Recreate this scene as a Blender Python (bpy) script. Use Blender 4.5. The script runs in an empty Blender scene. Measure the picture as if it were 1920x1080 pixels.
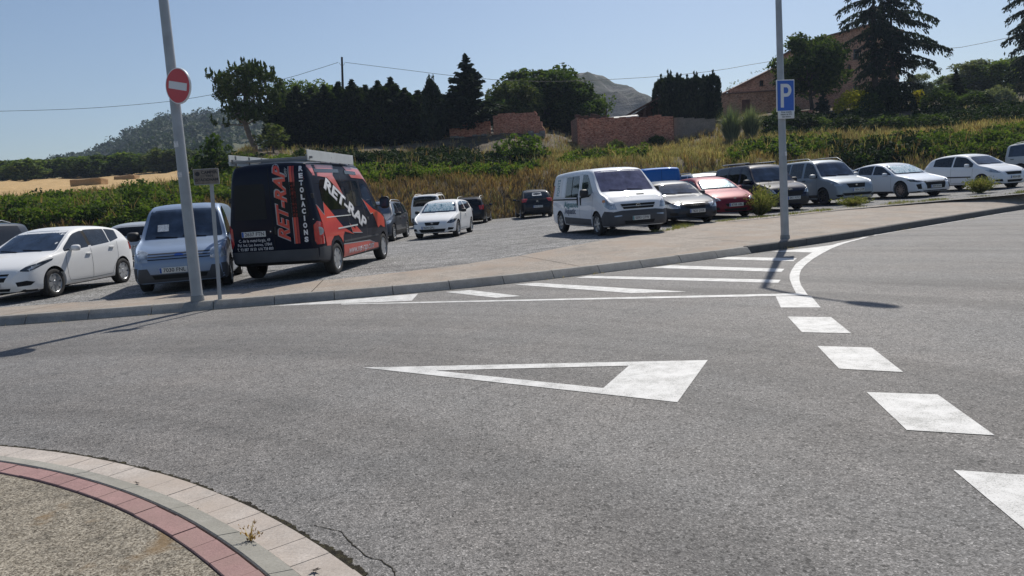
import bpy, bmesh, math, random
import numpy as np
from mathutils import Vector, Matrix, noise as mnoise
from mathutils.bvhtree import BVHTree
rad = math.radians
S = bpy.context.scene
COL = S.collection

# ------------------------------------------------------------------ camera, world, sun, exposure
F, CAMH, ROLL, HY = 1420.0, 1.6, rad(3.7), 365.0
PITCH = math.atan((540 - HY) * math.cos(ROLL) / F)
fw = np.array([0, math.cos(PITCH), -math.sin(PITCH)])
r0_ = np.array([1.0, 0, 0]); u0_ = np.array([0, math.sin(PITCH), math.cos(PITCH)])
RT = math.cos(ROLL) * r0_ - math.sin(ROLL) * u0_
UP = math.sin(ROLL) * r0_ + math.cos(ROLL) * u0_
cd = bpy.data.cameras.new('camera'); cam = bpy.data.objects.new('camera', cd); COL.objects.link(cam)
cd.sensor_width = 36; cd.lens = 36 * F / 1920; cd.clip_end = 5000; cd.clip_start = 0.05
cam.matrix_world = Matrix(((RT[0], UP[0], -fw[0], 0), (RT[1], UP[1], -fw[1], 0), (RT[2], UP[2], -fw[2], CAMH), (0, 0, 0, 1)))
S.camera = cam
SUN_AZ, SUN_EL = rad(22), rad(48)          # azimuth from +Y towards +X
w = bpy.data.worlds.new('World'); S.world = w; w.use_nodes = True
nt = w.node_tree; sky = nt.nodes.new('ShaderNodeTexSky'); sky.sky_type = 'NISHITA'; sky.sun_disc = False
sky.sun_elevation = SUN_EL; sky.sun_rotation = SUN_AZ; sky.air_density = 1.0; sky.dust_density = .9; sky.ozone_density = 3.0
bg = nt.nodes['Background']; bg.inputs['Strength'].default_value = 0.083
nt.links.new(sky.outputs[0], bg.inputs[0])
sl = bpy.data.lights.new('sun', 'SUN'); sl.energy = 4.6; sl.angle = rad(0.53); sl.color = (1, 0.95, 0.87)
sun = bpy.data.objects.new('sun', sl); COL.objects.link(sun)
sd = Vector((math.sin(SUN_AZ) * math.cos(SUN_EL), math.cos(SUN_AZ) * math.cos(SUN_EL), math.sin(SUN_EL)))
sun.rotation_euler = sd.to_track_quat('Z', 'Y').to_euler(); sun.location = (0, 0, 60)
S.view_settings.view_transform = 'Standard'; S.view_settings.look = 'None'
S.view_settings.exposure = 0.12; S.view_settings.gamma = 1
S.cycles.max_bounces = 6; S.cycles.transparent_max_bounces = 8; S.cycles.volume_bounces = 0

def ray(x, y): return fw + RT * (x - 960) / F - UP * (y - 540) / F
def gp(x, y, z=0.0):
    d = ray(x, y); t = (z - CAMH) / d[2]; return (d[0] * t, d[1] * t)
def at(x, y, D):
    d = ray(x, y); t = D / d[1]; return Vector((d[0] * t, D, CAMH + d[2] * t))
def lotz(X): return float(np.interp(X, [-30, -12, -8, -5, -2, 2, 8, 12, 16, 20, 26, 40, 80], [.0, .03, .06, .12, .15, .28, .34, .38, .45, .58, .75, .95, 1.2]))
def gl(x, y):
    z = .15
    for i in range(10):
        X, Y = gp(x, y, z); z = lotz(X)
    return X, Y

# ------------------------------------------------------------------ helpers
def tag(o, label=None, cat=None, group=None, kind=None):
    if label: o['label'] = label
    if cat: o['category'] = cat
    if group: o['group'] = group
    if kind: o['kind'] = kind
    return o
def empty(name, loc=(0, 0, 0), rz=0, label=None, cat=None, group=None):
    o = bpy.data.objects.new(name, None); COL.objects.link(o); o.location = loc; o.rotation_euler = (0, 0, rz)
    o.empty_display_size = .2
    return tag(o, label, cat, group)
def link(name, me, mats, parent=None, smooth=None):
    o = bpy.data.objects.new(name, me); COL.objects.link(o)
    if mats is not None:
        for m in (mats if isinstance(mats, (list, tuple)) else [mats]):
            me.materials.append(m)
    if parent is not None: o.parent = parent
    if smooth is not None:
        me.shade_smooth()
        if smooth < 180: me.set_sharp_from_angle(angle=rad(smooth))
    return o
def from_bm(name, bm, mats, parent=None, smooth=None):
    me = bpy.data.meshes.new(name); bm.normal_update(); bm.to_mesh(me); bm.free()
    return link(name, me, mats, parent, smooth)
def np_mesh(name, V, Fq, mats=None, parent=None, smooth=None):
    V = np.asarray(V, dtype=np.float32); Fq = np.asarray(Fq, dtype=np.int32); k = Fq.shape[1]
    me = bpy.data.meshes.new(name)
    me.vertices.add(len(V)); me.vertices.foreach_set('co', V.ravel())
    me.loops.add(Fq.size); me.loops.foreach_set('vertex_index', Fq.ravel())
    me.polygons.add(len(Fq)); me.polygons.foreach_set('loop_start', np.arange(0, Fq.size, k, dtype=np.int32))
    me.update(calc_edges=True); me.validate()
    return link(name, me, mats, parent, smooth)
def mesh_only(name, V, Fq, mat):
    V = np.asarray(V, dtype=np.float32); Fq = np.asarray(Fq, dtype=np.int32); k = Fq.shape[1]
    me = bpy.data.meshes.new(name)
    me.vertices.add(len(V)); me.vertices.foreach_set('co', V.ravel())
    me.loops.add(Fq.size); me.loops.foreach_set('vertex_index', Fq.ravel())
    me.polygons.add(len(Fq)); me.polygons.foreach_set('loop_start', np.arange(0, Fq.size, k, dtype=np.int32))
    me.update(calc_edges=True); me.materials.append(mat)
    return me
def box(bm, c, s, rot=None, bev=0):
    r = bmesh.ops.create_cube(bm, size=1); vs = r['verts']
    for v in vs: v.co = Vector((v.co.x * s[0], v.co.y * s[1], v.co.z * s[2]))
    if bev:
        es = list({e for v in vs for e in v.link_edges})
        rr = bmesh.ops.bevel(bm, geom=es, offset=bev, segments=2, affect='EDGES', profile=.6)
        vs = list({v for v in vs if v.is_valid} | set(rr['verts']))
    if rot is not None:
        for v in vs: v.co = rot @ v.co
    for v in vs: v.co += Vector(c)
    return vs
def tube(bm, pts, rs, n=8, cap=True):
    pts = [Vector(p) for p in pts]
    if not isinstance(rs, (list, tuple)): rs = [rs] * len(pts)
    rings = []; ref = None
    for i, p in enumerate(pts):
        d = (pts[min(i + 1, len(pts) - 1)] - pts[max(i - 1, 0)]).normalized()
        if ref is None: ref = Vector((1, 0, 0)) if abs(d.x) < .8 else Vector((0, 1, 0))
        a = (ref - d * ref.dot(d)).normalized(); ref = a; b = d.cross(a)
        rings.append([bm.verts.new(p + (a * math.cos(t) + b * math.sin(t)) * rs[i]) for t in [2 * math.pi * k / n for k in range(n)]])
    for A, B in zip(rings, rings[1:]):
        for k in range(n): bm.faces.new((A[k], A[(k + 1) % n], B[(k + 1) % n], B[k]))
    if cap:
        bm.faces.new(rings[0][::-1]); bm.faces.new(rings[-1])
def lathe(bm, prof, n=24, axis='Y'):
    rings = []
    for (r, h) in prof:
        ring = []
        for k in range(n):
            t = 2 * math.pi * k / n; c, s_ = r * math.cos(t), r * math.sin(t)
            ring.append(bm.verts.new((c, h, s_) if axis == 'Y' else (c, s_, h)))
        rings.append(ring)
    for A, B in zip(rings, rings[1:]):
        for k in range(n): bm.faces.new((A[k], A[(k + 1) % n], B[(k + 1) % n], B[k]))
    return rings
def pchip(xs, ys, x):
    xs = np.asarray(xs, float); ys = np.asarray(ys, float); x = np.clip(np.asarray(x, float), xs[0], xs[-1])
    h = np.diff(xs); d = np.diff(ys) / h; m = np.zeros_like(xs)
    for i in range(1, len(xs) - 1):
        if d[i - 1] * d[i] > 0:
            w1 = 2 * h[i] + h[i - 1]; w2 = h[i] + 2 * h[i - 1]; m[i] = (w1 + w2) / (w1 / d[i - 1] + w2 / d[i])
    m[0] = d[0]; m[-1] = d[-1]
    i = np.clip(np.searchsorted(xs, x, side='right') - 1, 0, len(h) - 1); t = (x - xs[i]) / h[i]
    return ((1 + 2 * t) * (1 - t) ** 2 * ys[i] + t * (1 - t) ** 2 * h[i] * m[i] + t * t * (3 - 2 * t) * ys[i + 1] + t * t * (t - 1) * h[i] * m[i + 1])

# ------------------------------------------------------------------ materials
MATS = {}
class N:
    def __init__(s, name):
        s.m = bpy.data.materials.new(name); s.m.use_nodes = True; s.t = s.m.node_tree
        s.b = s.t.nodes['Principled BSDF']; s.o = s.t.nodes['Material Output']; MATS[name] = s.m
        s.pos = None
    def n(s, typ, **kw):
        nd = s.t.nodes.new(typ)
        for k, v in kw.items(): setattr(nd, k, v)
        return nd
    def l(s, a, b): s.t.links.new(a, b)
    def coord(s, obj=False):
        if obj: return s.n('ShaderNodeTexCoord').outputs['Object']
        if s.pos is None: s.pos = s.n('ShaderNodeNewGeometry').outputs['Position']
        return s.pos
    def scaled(s, vec, sc):
        mp = s.n('ShaderNodeMapping'); mp.inputs['Scale'].default_value = sc; s.l(vec, mp.inputs[0]); return mp.outputs[0]
    def noise(s, scale, detail=4, rough=.55, vec=None, dist=0):
        nd = s.n('ShaderNodeTexNoise'); nd.inputs['Scale'].default_value = scale; nd.inputs['Detail'].default_value = detail
        nd.inputs['Roughness'].default_value = rough; nd.inputs['Distortion'].default_value = dist
        s.l(vec if vec is not None else s.coord(), nd.inputs['Vector']); return nd.outputs['Fac']
    def ramp(s, fac, stops, interp='LINEAR'):
        r = s.n('ShaderNodeValToRGB'); r.color_ramp.interpolation = interp
        e = r.color_ramp.elements
        while len(e) < len(stops): e.new(.5)
        for i, (p, c) in enumerate(stops):
            e[i].position = p; e[i].color = (c[0], c[1], c[2], 1) if isinstance(c, (tuple, list)) else (c, c, c, 1)
        s.l(fac, r.inputs[0]); return r.outputs[0]
    def mix(s, fac, a, b, typ='MIX'):
        m = s.n('ShaderNodeMix', data_type='RGBA', blend_type=typ)
        for idx, v in ((0, fac), (6, a), (7, b)):
            if hasattr(v, 'node'): s.l(v, m.inputs[idx])
            elif idx == 0: m.inputs[0].default_value = v
            else: m.inputs[idx].default_value = (v[0], v[1], v[2], 1)
        return m.outputs[2]
    def base(s, c, rough=.8, metal=0, spec=.5):
        if hasattr(c, 'node'): s.l(c, s.b.inputs['Base Color'])
        else: s.b.inputs['Base Color'].default_value = (c[0], c[1], c[2], 1)
        if hasattr(rough, 'node'): s.l(rough, s.b.inputs['Roughness'])
        else: s.b.inputs['Roughness'].default_value = rough
        s.b.inputs['Metallic'].default_value = metal; s.b.inputs['Specular IOR Level'].default_value = spec
        return s
    def bump(s, h, dist=.01, strength=.6):
        b = s.n('ShaderNodeBump'); b.inputs['Distance'].default_value = dist; b.inputs['Strength'].default_value = strength
        s.l(h, b.inputs['Height']); s.l(b.outputs[0], s.b.inputs['Normal']); return s

def plain(name, c, rough=.6, metal=0, spec=.5, coat=0, var=.0, vs=3):
    a = N(name)
    if var:
        f = a.noise(vs, 5, vec=a.coord(True)); c2 = tuple(x * (1 - var) for x in c); c3 = tuple(min(1, x * (1 + var)) for x in c)
        a.base(a.ramp(f, [(.3, c2), (.7, c3)]), rough, metal, spec)
    else: a.base(c, rough, metal, spec)
    a.b.inputs['Coat Weight'].default_value = coat; a.b.inputs['Coat Roughness'].default_value = .04
    return a.m
def paint(name, c, metal=0., rough=.38, dust=1, coat=.5):
    a = N(name); f = a.noise(2.5, 6, .6, vec=a.coord(True))
    z = a.n('ShaderNodeSeparateXYZ'); a.l(a.coord(True), z.inputs[0])
    mr = a.n('ShaderNodeMapRange'); mr.inputs[1].default_value = .15; mr.inputs[2].default_value = .75; mr.inputs[3].default_value = .16 * dust; mr.inputs[4].default_value = .02 * dust
    a.l(z.outputs[2], mr.inputs[0])
    mu = a.n('ShaderNodeMath', operation='MULTIPLY'); a.l(f, mu.inputs[0]); a.l(mr.outputs[0], mu.inputs[1])
    a.base(a.mix(mu.outputs[0], c, (.33, .30, .26)), rough + .1, metal * .4, .08)
    a.b.inputs['Coat Weight'].default_value = coat; a.b.inputs['Coat Roughness'].default_value = .03
    return a.m

def m_asphalt():
    a = N('asphalt'); P = a.coord()
    v = a.n('ShaderNodeTexVoronoi'); v.inputs['Scale'].default_value = 135; a.l(P, v.inputs['Vector'])
    vr = a.n('ShaderNodeSeparateColor'); a.l(v.outputs['Color'], vr.inputs[0])
    stones = a.ramp(vr.outputs[0], [(0, .075), (.3, .115), (.6, .155), (.9, .20), (1, .34)])
    v2 = a.n('ShaderNodeTexVoronoi'); v2.inputs['Scale'].default_value = 62; a.l(P, v2.inputs['Vector'])
    v2r = a.n('ShaderNodeSeparateColor'); a.l(v2.outputs['Color'], v2r.inputs[0])
    s2 = a.ramp(v2r.outputs[1], [(0, .35), (.12, .75), (.35, 1.0), (.9, 1.08), (1, 1.35)])
    c = a.mix(1.0, stones, s2, 'MULTIPLY')
    warm = a.ramp(a.noise(.5, 6, .6), [(.35, (1.03, 1.0, .97)), (.65, (1.17, 1.09, 1.02))])
    c = a.mix(1.0, c, warm, 'MULTIPLY')
    big = a.ramp(a.noise(.35, 8, .62, dist=.6), [(.3, .82), (.5, 1.0), (.7, 1.1)])
    c = a.mix(1.0, c, big, 'MULTIPLY')
    mid = a.ramp(a.noise(6, 5, .7), [(.3, .8), (.5, 1.0), (.75, 1.15)])
    c = a.mix(1.0, c, mid, 'MULTIPLY')
    # long tyre-polished bands round the roundabout centre
    geo = a.n('ShaderNodeVectorMath', operation='DISTANCE'); a.l(P, geo.inputs[0]); geo.inputs[1].default_value = (-6.4, -1.25, 0)
    ml = a.n('ShaderNodeMath', operation='MULTIPLY'); ml.inputs[1].default_value = .42; a.l(geo.outputs['Value'], ml.inputs[0])
    cb = a.n('ShaderNodeCombineXYZ'); a.l(ml.outputs[0], cb.inputs[0])
    ln = a.n('ShaderNodeVectorMath', operation='ADD'); a.l(cb.outputs[0], ln.inputs[0]); a.l(a.scaled(P, (.02, .02, .02)), ln.inputs[1])
    band = a.ramp(a.noise(3.0, 3, .5, vec=ln.outputs[0]), [(.35, .76), (.5, 1.0), (.65, 1.08)])
    c = a.mix(1.0, c, band, 'MULTIPLY')
    # cracks
    vc = a.n('ShaderNodeTexVoronoi', feature='DISTANCE_TO_EDGE'); vc.inputs['Scale'].default_value = .42
    wv = a.n('ShaderNodeVectorMath', operation='ADD'); nn = a.n('ShaderNodeTexNoise'); nn.inputs['Scale'].default_value = 2.2; nn.inputs['Detail'].default_value = 6
    a.l(P, nn.inputs['Vector']); sc = a.n('ShaderNodeVectorMath', operation='SCALE'); sc.inputs['Scale'].default_value = .9; a.l(nn.outputs['Color'], sc.inputs[0])
    a.l(P, wv.inputs[0]); a.l(sc.outputs[0], wv.inputs[1]); a.l(wv.outputs[0], vc.inputs['Vector'])
    ck = a.ramp(vc.outputs['Distance'], [(0, .6), (.002, .4), (.005, 0)])
    msk = a.ramp(a.noise(.3, 2), [(.5, 0), (.56, 1)])
    ckm = a.mix(1.0, ck, msk, 'MULTIPLY')
    c = a.mix(ckm, c, (.03, .03, .03))
    pit = a.ramp(a.noise(34, 3, .8), [(.60, 0), (.68, .75)])
    c = a.mix(pit, c, (.05, .048, .045))
    lum = a.ramp(a.noise(60, 2, .8), [(.66, 0), (.74, .55)])
    c = a.mix(lum, c, (.42, .41, .39))
    # oil and rubber spots
    sp = a.ramp(a.noise(5.1, 4, .75), [(.66, 0), (.74, .6)])
    c = a.mix(sp, c, (.045, .045, .045))
    a.base(c, .78, 0, .4); a.bump(v.outputs['Distance'], .006, .55)
m_asphalt()

def m_paint():
    a = N('road_paint'); n1 = a.noise(130, 3, .7); n2 = a.noise(5, 5, .65)
    ad = a.n('ShaderNodeMath', operation='MULTIPLY_ADD'); ad.inputs[1].default_value = .55; a.l(n2, ad.inputs[0]); a.l(n1, ad.inputs[2])
    wear = a.ramp(ad.outputs[0], [(.62, 0), (.76, 1)])
    c = a.mix(wear, (.25, .25, .24), a.ramp(n2, [(.3, (.46, .455, .44)), (.7, (.62, .615, .60))]))
    a.base(c, .65); a.bump(n1, .002, .4)
m_paint()

def m_concrete(name, c, sc=60, var=.18, tint=None, bd=.004):
    a = N(name); n1 = a.noise(sc, 5, .7); n2 = a.noise(1.3, 6, .6); n3 = a.noise(9, 4, .6)
    lo = tuple(x * (1 - var * 1.6) for x in c); hi = tuple(min(1, x * (1 + var)) for x in c)
    col = a.ramp(n1, [(.28, lo), (.5, c), (.72, hi)])
    col = a.mix(1.0, col, a.ramp(n2, [(.3, .78), (.6, 1.05)]), 'MULTIPLY')
    col = a.mix(1.0, col, a.ramp(n3, [(.3, .85), (.6, 1.04)]), 'MULTIPLY')
    if tint: col = a.mix(a.ramp(a.noise(.8, 5, .65), [(.48, 0), (.62, .8)]), col, tint)
    a.base(col, .88, 0, .3); a.bump(n1, bd, .6); return a.m
m_concrete('pavement_concrete', (.315, .275, .235), 30, .3, (.30, .24, .19), .02)
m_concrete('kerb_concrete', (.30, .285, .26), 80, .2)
m_concrete('kerb_shaded', (.13, .125, .12), 80, .25)  # darker copy of the kerb concrete: shade of the upright face put into the colour
m_concrete('gutter_slab', (.43, .385, .345), 70, .2, (.38, .32, .27))
m_concrete('island_kerb', (.28, .27, .24), 70, .2, (.22, .21, .18))
m_concrete('red_block', (.33, .20, .19), 90, .2, (.27, .18, .16))
m_concrete('block_render', (.25, .21, .18), 12, .2)
m_concrete('rubble', (.27, .25, .23), 3.5, .45, (.16, .15, .14), .1)

def m_gravel():
    a = N('lot_gravel'); P = a.coord()
    v = a.n('ShaderNodeTexVoronoi'); v.inputs['Scale'].default_value = 42; a.l(P, v.inputs['Vector'])
    r = a.n('ShaderNodeSeparateColor'); a.l(v.outputs['Color'], r.inputs[0])
    c = a.ramp(r.outputs[0], [(0, .09), (.3, .18), (.7, .27), (1, .46)])
    c = a.mix(1.0, c, a.ramp(a.noise(1.4, 8, .72, dist=1.2), [(.3, .55), (.5, .96), (.72, 1.28)]), 'MULTIPLY')
    st = a.ramp(a.noise(2.2, 6, .6, vec=a.scaled(P, (.25, 1.4, 1)), dist=.8), [(.32, .62), (.5, 1.0), (.7, 1.1)])
    c = a.mix(1.0, c, st, 'MULTIPLY')
    c = a.mix(1.0, c, (1.0, .985, .965), 'MULTIPLY')
    a.base(c, .9, 0, .3); a.bump(v.outputs['Distance'], .03, .7)
m_gravel()
def m_exposed():
    a = N('exposed_aggregate'); P = a.coord()
    v = a.n('ShaderNodeTexVoronoi'); v.inputs['Scale'].default_value = 130; a.l(P, v.inputs['Vector'])
    r = a.n('ShaderNodeSeparateColor'); a.l(v.outputs['Color'], r.inputs[0])
    c = a.ramp(r.outputs[0], [(0, (.07, .055, .04)), (.3, (.19, .165, .125)), (.7, (.30, .265, .21)), (1, (.42, .38, .31))])
    c = a.mix(1.0, c, a.ramp(a.noise(7, 6, .75), [(.32, .55), (.5, 1.0), (.7, 1.2)]), 'MULTIPLY')
    c = a.mix(1.0, c, a.ramp(a.noise(45, 5, .75), [(.38, .55), (.5, 1.0)]), 'MULTIPLY')
    c = a.mix(a.ramp(a.noise(2.4, 4, .6), [(.6, 0), (.7, .8)]), c, (.20, .135, .07))
    a.base(c, .9, 0, .3); a.bump(a.noise(45, 5, .7), .012, .8)
m_exposed()
def m_earth(name, c1, c2, c3, sc=.8):
    a = N(name)
    c = a.ramp(a.noise(sc, 8, .65), [(.3, c1), (.5, c2), (.7, c3)])
    c = a.mix(1.0, c, a.ramp(a.noise(sc * 9, 5, .7), [(.3, .6), (.6, 1.15)]), 'MULTIPLY')
    a.base(c, .95, 0, .2); a.bump(a.noise(sc * 5, 6, .7), .15, .7); return a.m
m_earth('bank_earth', (.055, .05, .035), (.12, .10, .075), (.20, .165, .12), .9)
m_earth('stubble', (.36, .235, .10), (.46, .31, .145), (.54, .38, .20), .7)
m_earth('far_ground', (.09, .10, .05), (.16, .15, .08), (.22, .19, .12), .05)
m_earth('hill_earth', (.05, .065, .035), (.08, .09, .05), (.14, .13, .09), .03)
m_earth('dirt', (.02, .017, .012), (.05, .042, .028), (.11, .10, .05), 30)
def m_badland():
    a = N('badland'); z = a.scaled(a.coord(), (.012, .012, .16))
    c = a.ramp(a.noise(1.0, 6, .6, vec=z, dist=.5), [(.35, (.035, .04, .03)), (.5, (.09, .088, .08)), (.68, (.19, .185, .175))])
    c = a.mix(a.ramp(a.noise(.035, 7, .7), [(.46, 0), (.56, .85)]), c, (.035, .045, .025))
    a.base(c, .95, 0, .2); a.bump(a.noise(.05, 8, .7), 9, .8)
m_badland()

def m_leaf(name, c1, c2, c3, trans=.25, rough=.8, big=.35):
    a = N(name); g = a.n('ShaderNodeNewGeometry'); oi = a.n('ShaderNodeObjectInfo')
    c = a.ramp(g.outputs['Random Per Island'], [(0, c1), (.5, c2), (1, c3)])
    c = a.mix(1.0, c, a.ramp(a.noise(big, 5, .6), [(.3, (.62, .66, .6)), (.5, (1, 1, 1)), (.7, (1.3, 1.2, 1.0))]), 'MULTIPLY')
    c = a.mix(1.0, c, a.ramp(oi.outputs['Random'], [(0, (.85, .9, .85)), (1, (1.15, 1.08, 1.0))]), 'MULTIPLY')
    a.base(c, rough, 0, .12)
    tr = a.n('ShaderNodeBsdfTranslucent'); mx = a.n('ShaderNodeMixShader'); mx.inputs[0].default_value = trans
    tc = a.mix(1.0, c, (1.5, 1.6, .7), 'MULTIPLY'); a.l(tc, tr.inputs[0])
    a.l(a.b.outputs[0], mx.inputs[1]); a.l(tr.outputs[0], mx.inputs[2]); a.l(mx.outputs[0], a.o.inputs[0]); return a.m
m_leaf('leaf_dark', (.024, .045, .016), (.045, .075, .024), (.085, .12, .04), .35, .8, .6)
m_leaf('leaf_bramble_shade', (.012, .024, .010), (.022, .040, .015), (.04, .065, .022), .2, .8, .5)  # bramble leaf; also carries tree shade on the creepers as a darker colour
m_leaf('leaf_mid', (.045, .08, .022), (.08, .125, .032), (.13, .17, .05), .35, .8, .6)
m_leaf('leaf_oak', (.045, .07, .028), (.075, .10, .04), (.12, .14, .06), .3)
m_leaf('leaf_creeper', (.05, .10, .015), (.065, .105, .022), (.12, .16, .045), .38, .8, .5)
m_leaf('needle_dark', (.010, .018, .009), (.019, .033, .013), (.04, .06, .02), .28)
m_leaf('needle_blue', (.016, .026, .020), (.027, .042, .030), (.05, .066, .048), .2)
m_leaf('needle_pine', (.03, .05, .016), (.05, .08, .024), (.085, .115, .04), .15)
m_leaf('leaf_yellow', (.20, .19, .02), (.42, .36, .03), (.55, .48, .06), .3)
m_leaf('leaf_grey', (.10, .12, .09), (.17, .20, .14), (.25, .28, .2), .25)
m_leaf('leaf_hill', (.018, .035, .018), (.035, .06, .03), (.06, .09, .045), .15, .7, .03)
m_leaf('grass_straw', (.25, .20, .125), (.38, .305, .20), (.50, .41, .28), .3, .8, .3)
m_leaf('grass_brown', (.13, .09, .055), (.21, .145, .09), (.31, .22, .14), .25, .8, .4)
m_leaf('grass_green', (.09, .115, .04), (.15, .165, .06), (.26, .24, .11), .3, .7, .4)
m_leaf('weed_dry', (.18, .10, .05), (.26, .16, .08), (.34, .24, .12))
m_leaf('twig_red', (.16, .08, .05), (.25, .12, .075), (.34, .17, .10), .1, .9)
plain('bark', (.07, .055, .045), .95, var=.4, vs=6)
plain('bark_light', (.16, .13, .11), .95, var=.3, vs=6)
def m_brick(name, c1, c2, mortar, sc=1.0, vec_scale=(1, 1, 1)):
    a = N(name); tc = a.n('ShaderNodeUVMap'); b = a.n('ShaderNodeTexBrick')
    b.inputs['Scale'].default_value = sc; b.inputs['Brick Width'].default_value = .30; b.inputs['Row Height'].default_value = .085; b.inputs['Mortar Size'].default_value = .012
    b.inputs['Color1'].default_value = (*c1, 1); b.inputs['Color2'].default_value = (*c2, 1); b.inputs['Mortar'].default_value = (*mortar, 1); b.inputs['Bias'].default_value = -.1
    a.l(tc.outputs[0], b.inputs['Vector'])
    c = a.mix(1.0, b.outputs['Color'], a.ramp(a.noise(.9, 7, .7), [(.3, (.55, .55, .58)), (.5, (1.0, 1, 1)), (.72, (1.4, 1.3, 1.2))]), 'MULTIPLY')
    c = a.mix(a.ramp(a.noise(5, 3, .7, vec=a.scaled(a.coord(), (1, 1, 2.6))), [(.50, 0), (.60, .8)]), c, tuple(min(1, x * 1.1 + .10) for x in c2))
    c = a.mix(a.ramp(a.noise(4.2, 3, .7, vec=a.scaled(a.coord(), (1.1, 1, 2.4))), [(.40, .75), (.48, 0)]), c, tuple(x * .45 for x in c1))
    a.base(c, .92, 0, .2); a.bump(b.outputs['Fac'], -.01, .5); return a.m
m_brick('brick_red', (.46, .135, .075), (.56, .24, .15), (.34, .26, .21))
m_brick('brick_house', (.50, .21, .12), (.58, .32, .20), (.46, .37, .30))
m_brick('brick_dark', (.20, .11, .08), (.26, .15, .11), (.20, .17, .15))
plain('roof_tile', (.20, .12, .09), .9, var=.3, vs=3)
plain('old_wood', (.09, .055, .04), .9, var=.35, vs=4)
plain('door_brown', (.15, .06, .045), .8, var=.2)
plain('sheet_grey', (.20, .205, .21), .6, var=.2, vs=1.5)
plain('straw_bale', (.38, .24, .12), .95, var=.3, vs=12)
plain('galvanised', (.36, .38, .40), .55, .35, var=.12, vs=4)
plain('galvanised_dark', (.22, .23, .24), .5, .4, var=.12, vs=4)
plain('sign_red', (.55, .03, .035), .4, coat=.3)
plain('sign_white', (.72, .72, .72), .45, coat=.2)
plain('sign_blue', (.01, .10, .48), .4, coat=.3)
plain('sign_brown', (.20, .17, .14), .8, var=.3, vs=20)
plain('sign_text', (.03, .03, .035), .7)
plain('sticker', (.6, .6, .6), .6, var=.3, vs=30)
plain('wire', (.02, .02, .02), .6)
plain('pole_wood', (.035, .028, .022), .9, var=.3)
plain('lamp_glass', (.7, .7, .7), .2)
# vehicle materials
def m_glass(name, c, rough=.03):
    a = N(name); f = a.noise(3.0, 4, .6, vec=a.coord(True))
    a.base(a.ramp(f, [(.35, tuple(x * .55 for x in c)), (.6, c), (.75, tuple(x * 1.5 for x in c))]), rough, 0, .3)  # mottled base colour stands in for reflections on the panes
    a.b.inputs['Coat Weight'].default_value = .25; a.b.inputs['Coat Roughness'].default_value = .01
m_glass('window_glass', (.018, .027, .040))
m_glass('privacy_glass', (.004, .005, .007))
m_glass('van_screen', (.12, .12, .20))  # purple reflection put into the base colour
m_glass('sky_tint_glass', (.035, .055, .095))  # reflected sky put into the base colour as blue
def m_shade():
    a = N('foil_sunshade'); f = a.noise(6, 4, .6, vec=a.scaled(a.coord(True), (1, 2, 1)), dist=1.5)
    a.base(a.ramp(f, [(.35, (.10, .22, .26)), (.48, (.5, .66, .68)), (.62, (.85, .88, .84))]), .25, .35, .6)
    a.b.inputs['Coat Weight'].default_value = 1
m_shade()
plain('tinted_film', (.004, .005, .009), .3, spec=.25)
plain('tyre', (.022, .021, .021), .85, var=.3, vs=8)
plain('rim_silver', (.45, .46, .47), .35, .6, coat=.2)
plain('rim_dark', (.05, .05, .055), .4, .5)
plain('rim_bronze', (.30, .24, .22), .35, .6)
plain('black_plastic', (.018, .018, .02), .6, var=.2)
plain('grey_plastic', (.055, .058, .065), .65, var=.15)
plain('gap_black', (.008, .008, .008), .9)
plain('seam_grey', (.12, .12, .12), .9)
plain('chrome', (.6, .6, .6), .15, .95)
plain('lamp_clear', (.38, .42, .46), .12, .35, coat=1, var=.5, vs=9)
plain('lamp_dark', (.05, .06, .07), .1, .2, coat=1, var=.5, vs=9)
plain('lamp_red', (.42, .012, .01), .2, coat=1, var=.3, vs=6)
plain('lamp_amber', (.55, .2, .03), .2, coat=1)
plain('plate_white', (.62, .62, .60), .5)
plain('plate_blue', (.02, .09, .35), .5)
plain('plate_ink', (.02, .02, .02), .6)
plain('vinyl_red', (.62, .055, .03), .4, coat=.5, var=.08)
plain('vinyl_darkred', (.35, .02, .02), .4, coat=.5)
plain('vinyl_pink', (.62, .15, .13), .35, coat=.6)
plain('vinyl_white', (.72, .72, .74), .4, coat=.4)
plain('vinyl_grey', (.35, .36, .38), .4, coat=.4)
plain('vinyl_teal', (.05, .22, .25), .4)
plain('vinyl_navy', (.03, .07, .15), .4)
plain('board_white', (.55, .57, .56), .5, var=.1)
paint('paint_white', (.78, .78, .77))
paint('paint_white_cool', (.72, .74, .77))
paint('paint_pearl', (.60, .64, .70), .15)
paint('paint_navy_black', (.006, .009, .022), dust=.5, coat=.2)
paint('paint_black', (.008, .009, .014), 0, .38, .3)
paint('paint_navy', (.008, .011, .030), .0, .38, .2)
paint('paint_slate', (.022, .030, .045), .3, .35, .22)
paint('paint_steel_blue', (.24, .31, .43), .6, .33)
paint('paint_silver', (.42, .44, .46), .7, .33)
paint('paint_blue_grey', (.27, .31, .35), .55, .35)
paint('paint_dark_grey', (.055, .065, .085), .4, .35)
paint('paint_red', (.17, .006, .022), .3, .36, coat=.25)
paint('paint_blue', (.006, .12, .42), .1, .4)
M = MATS
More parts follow.
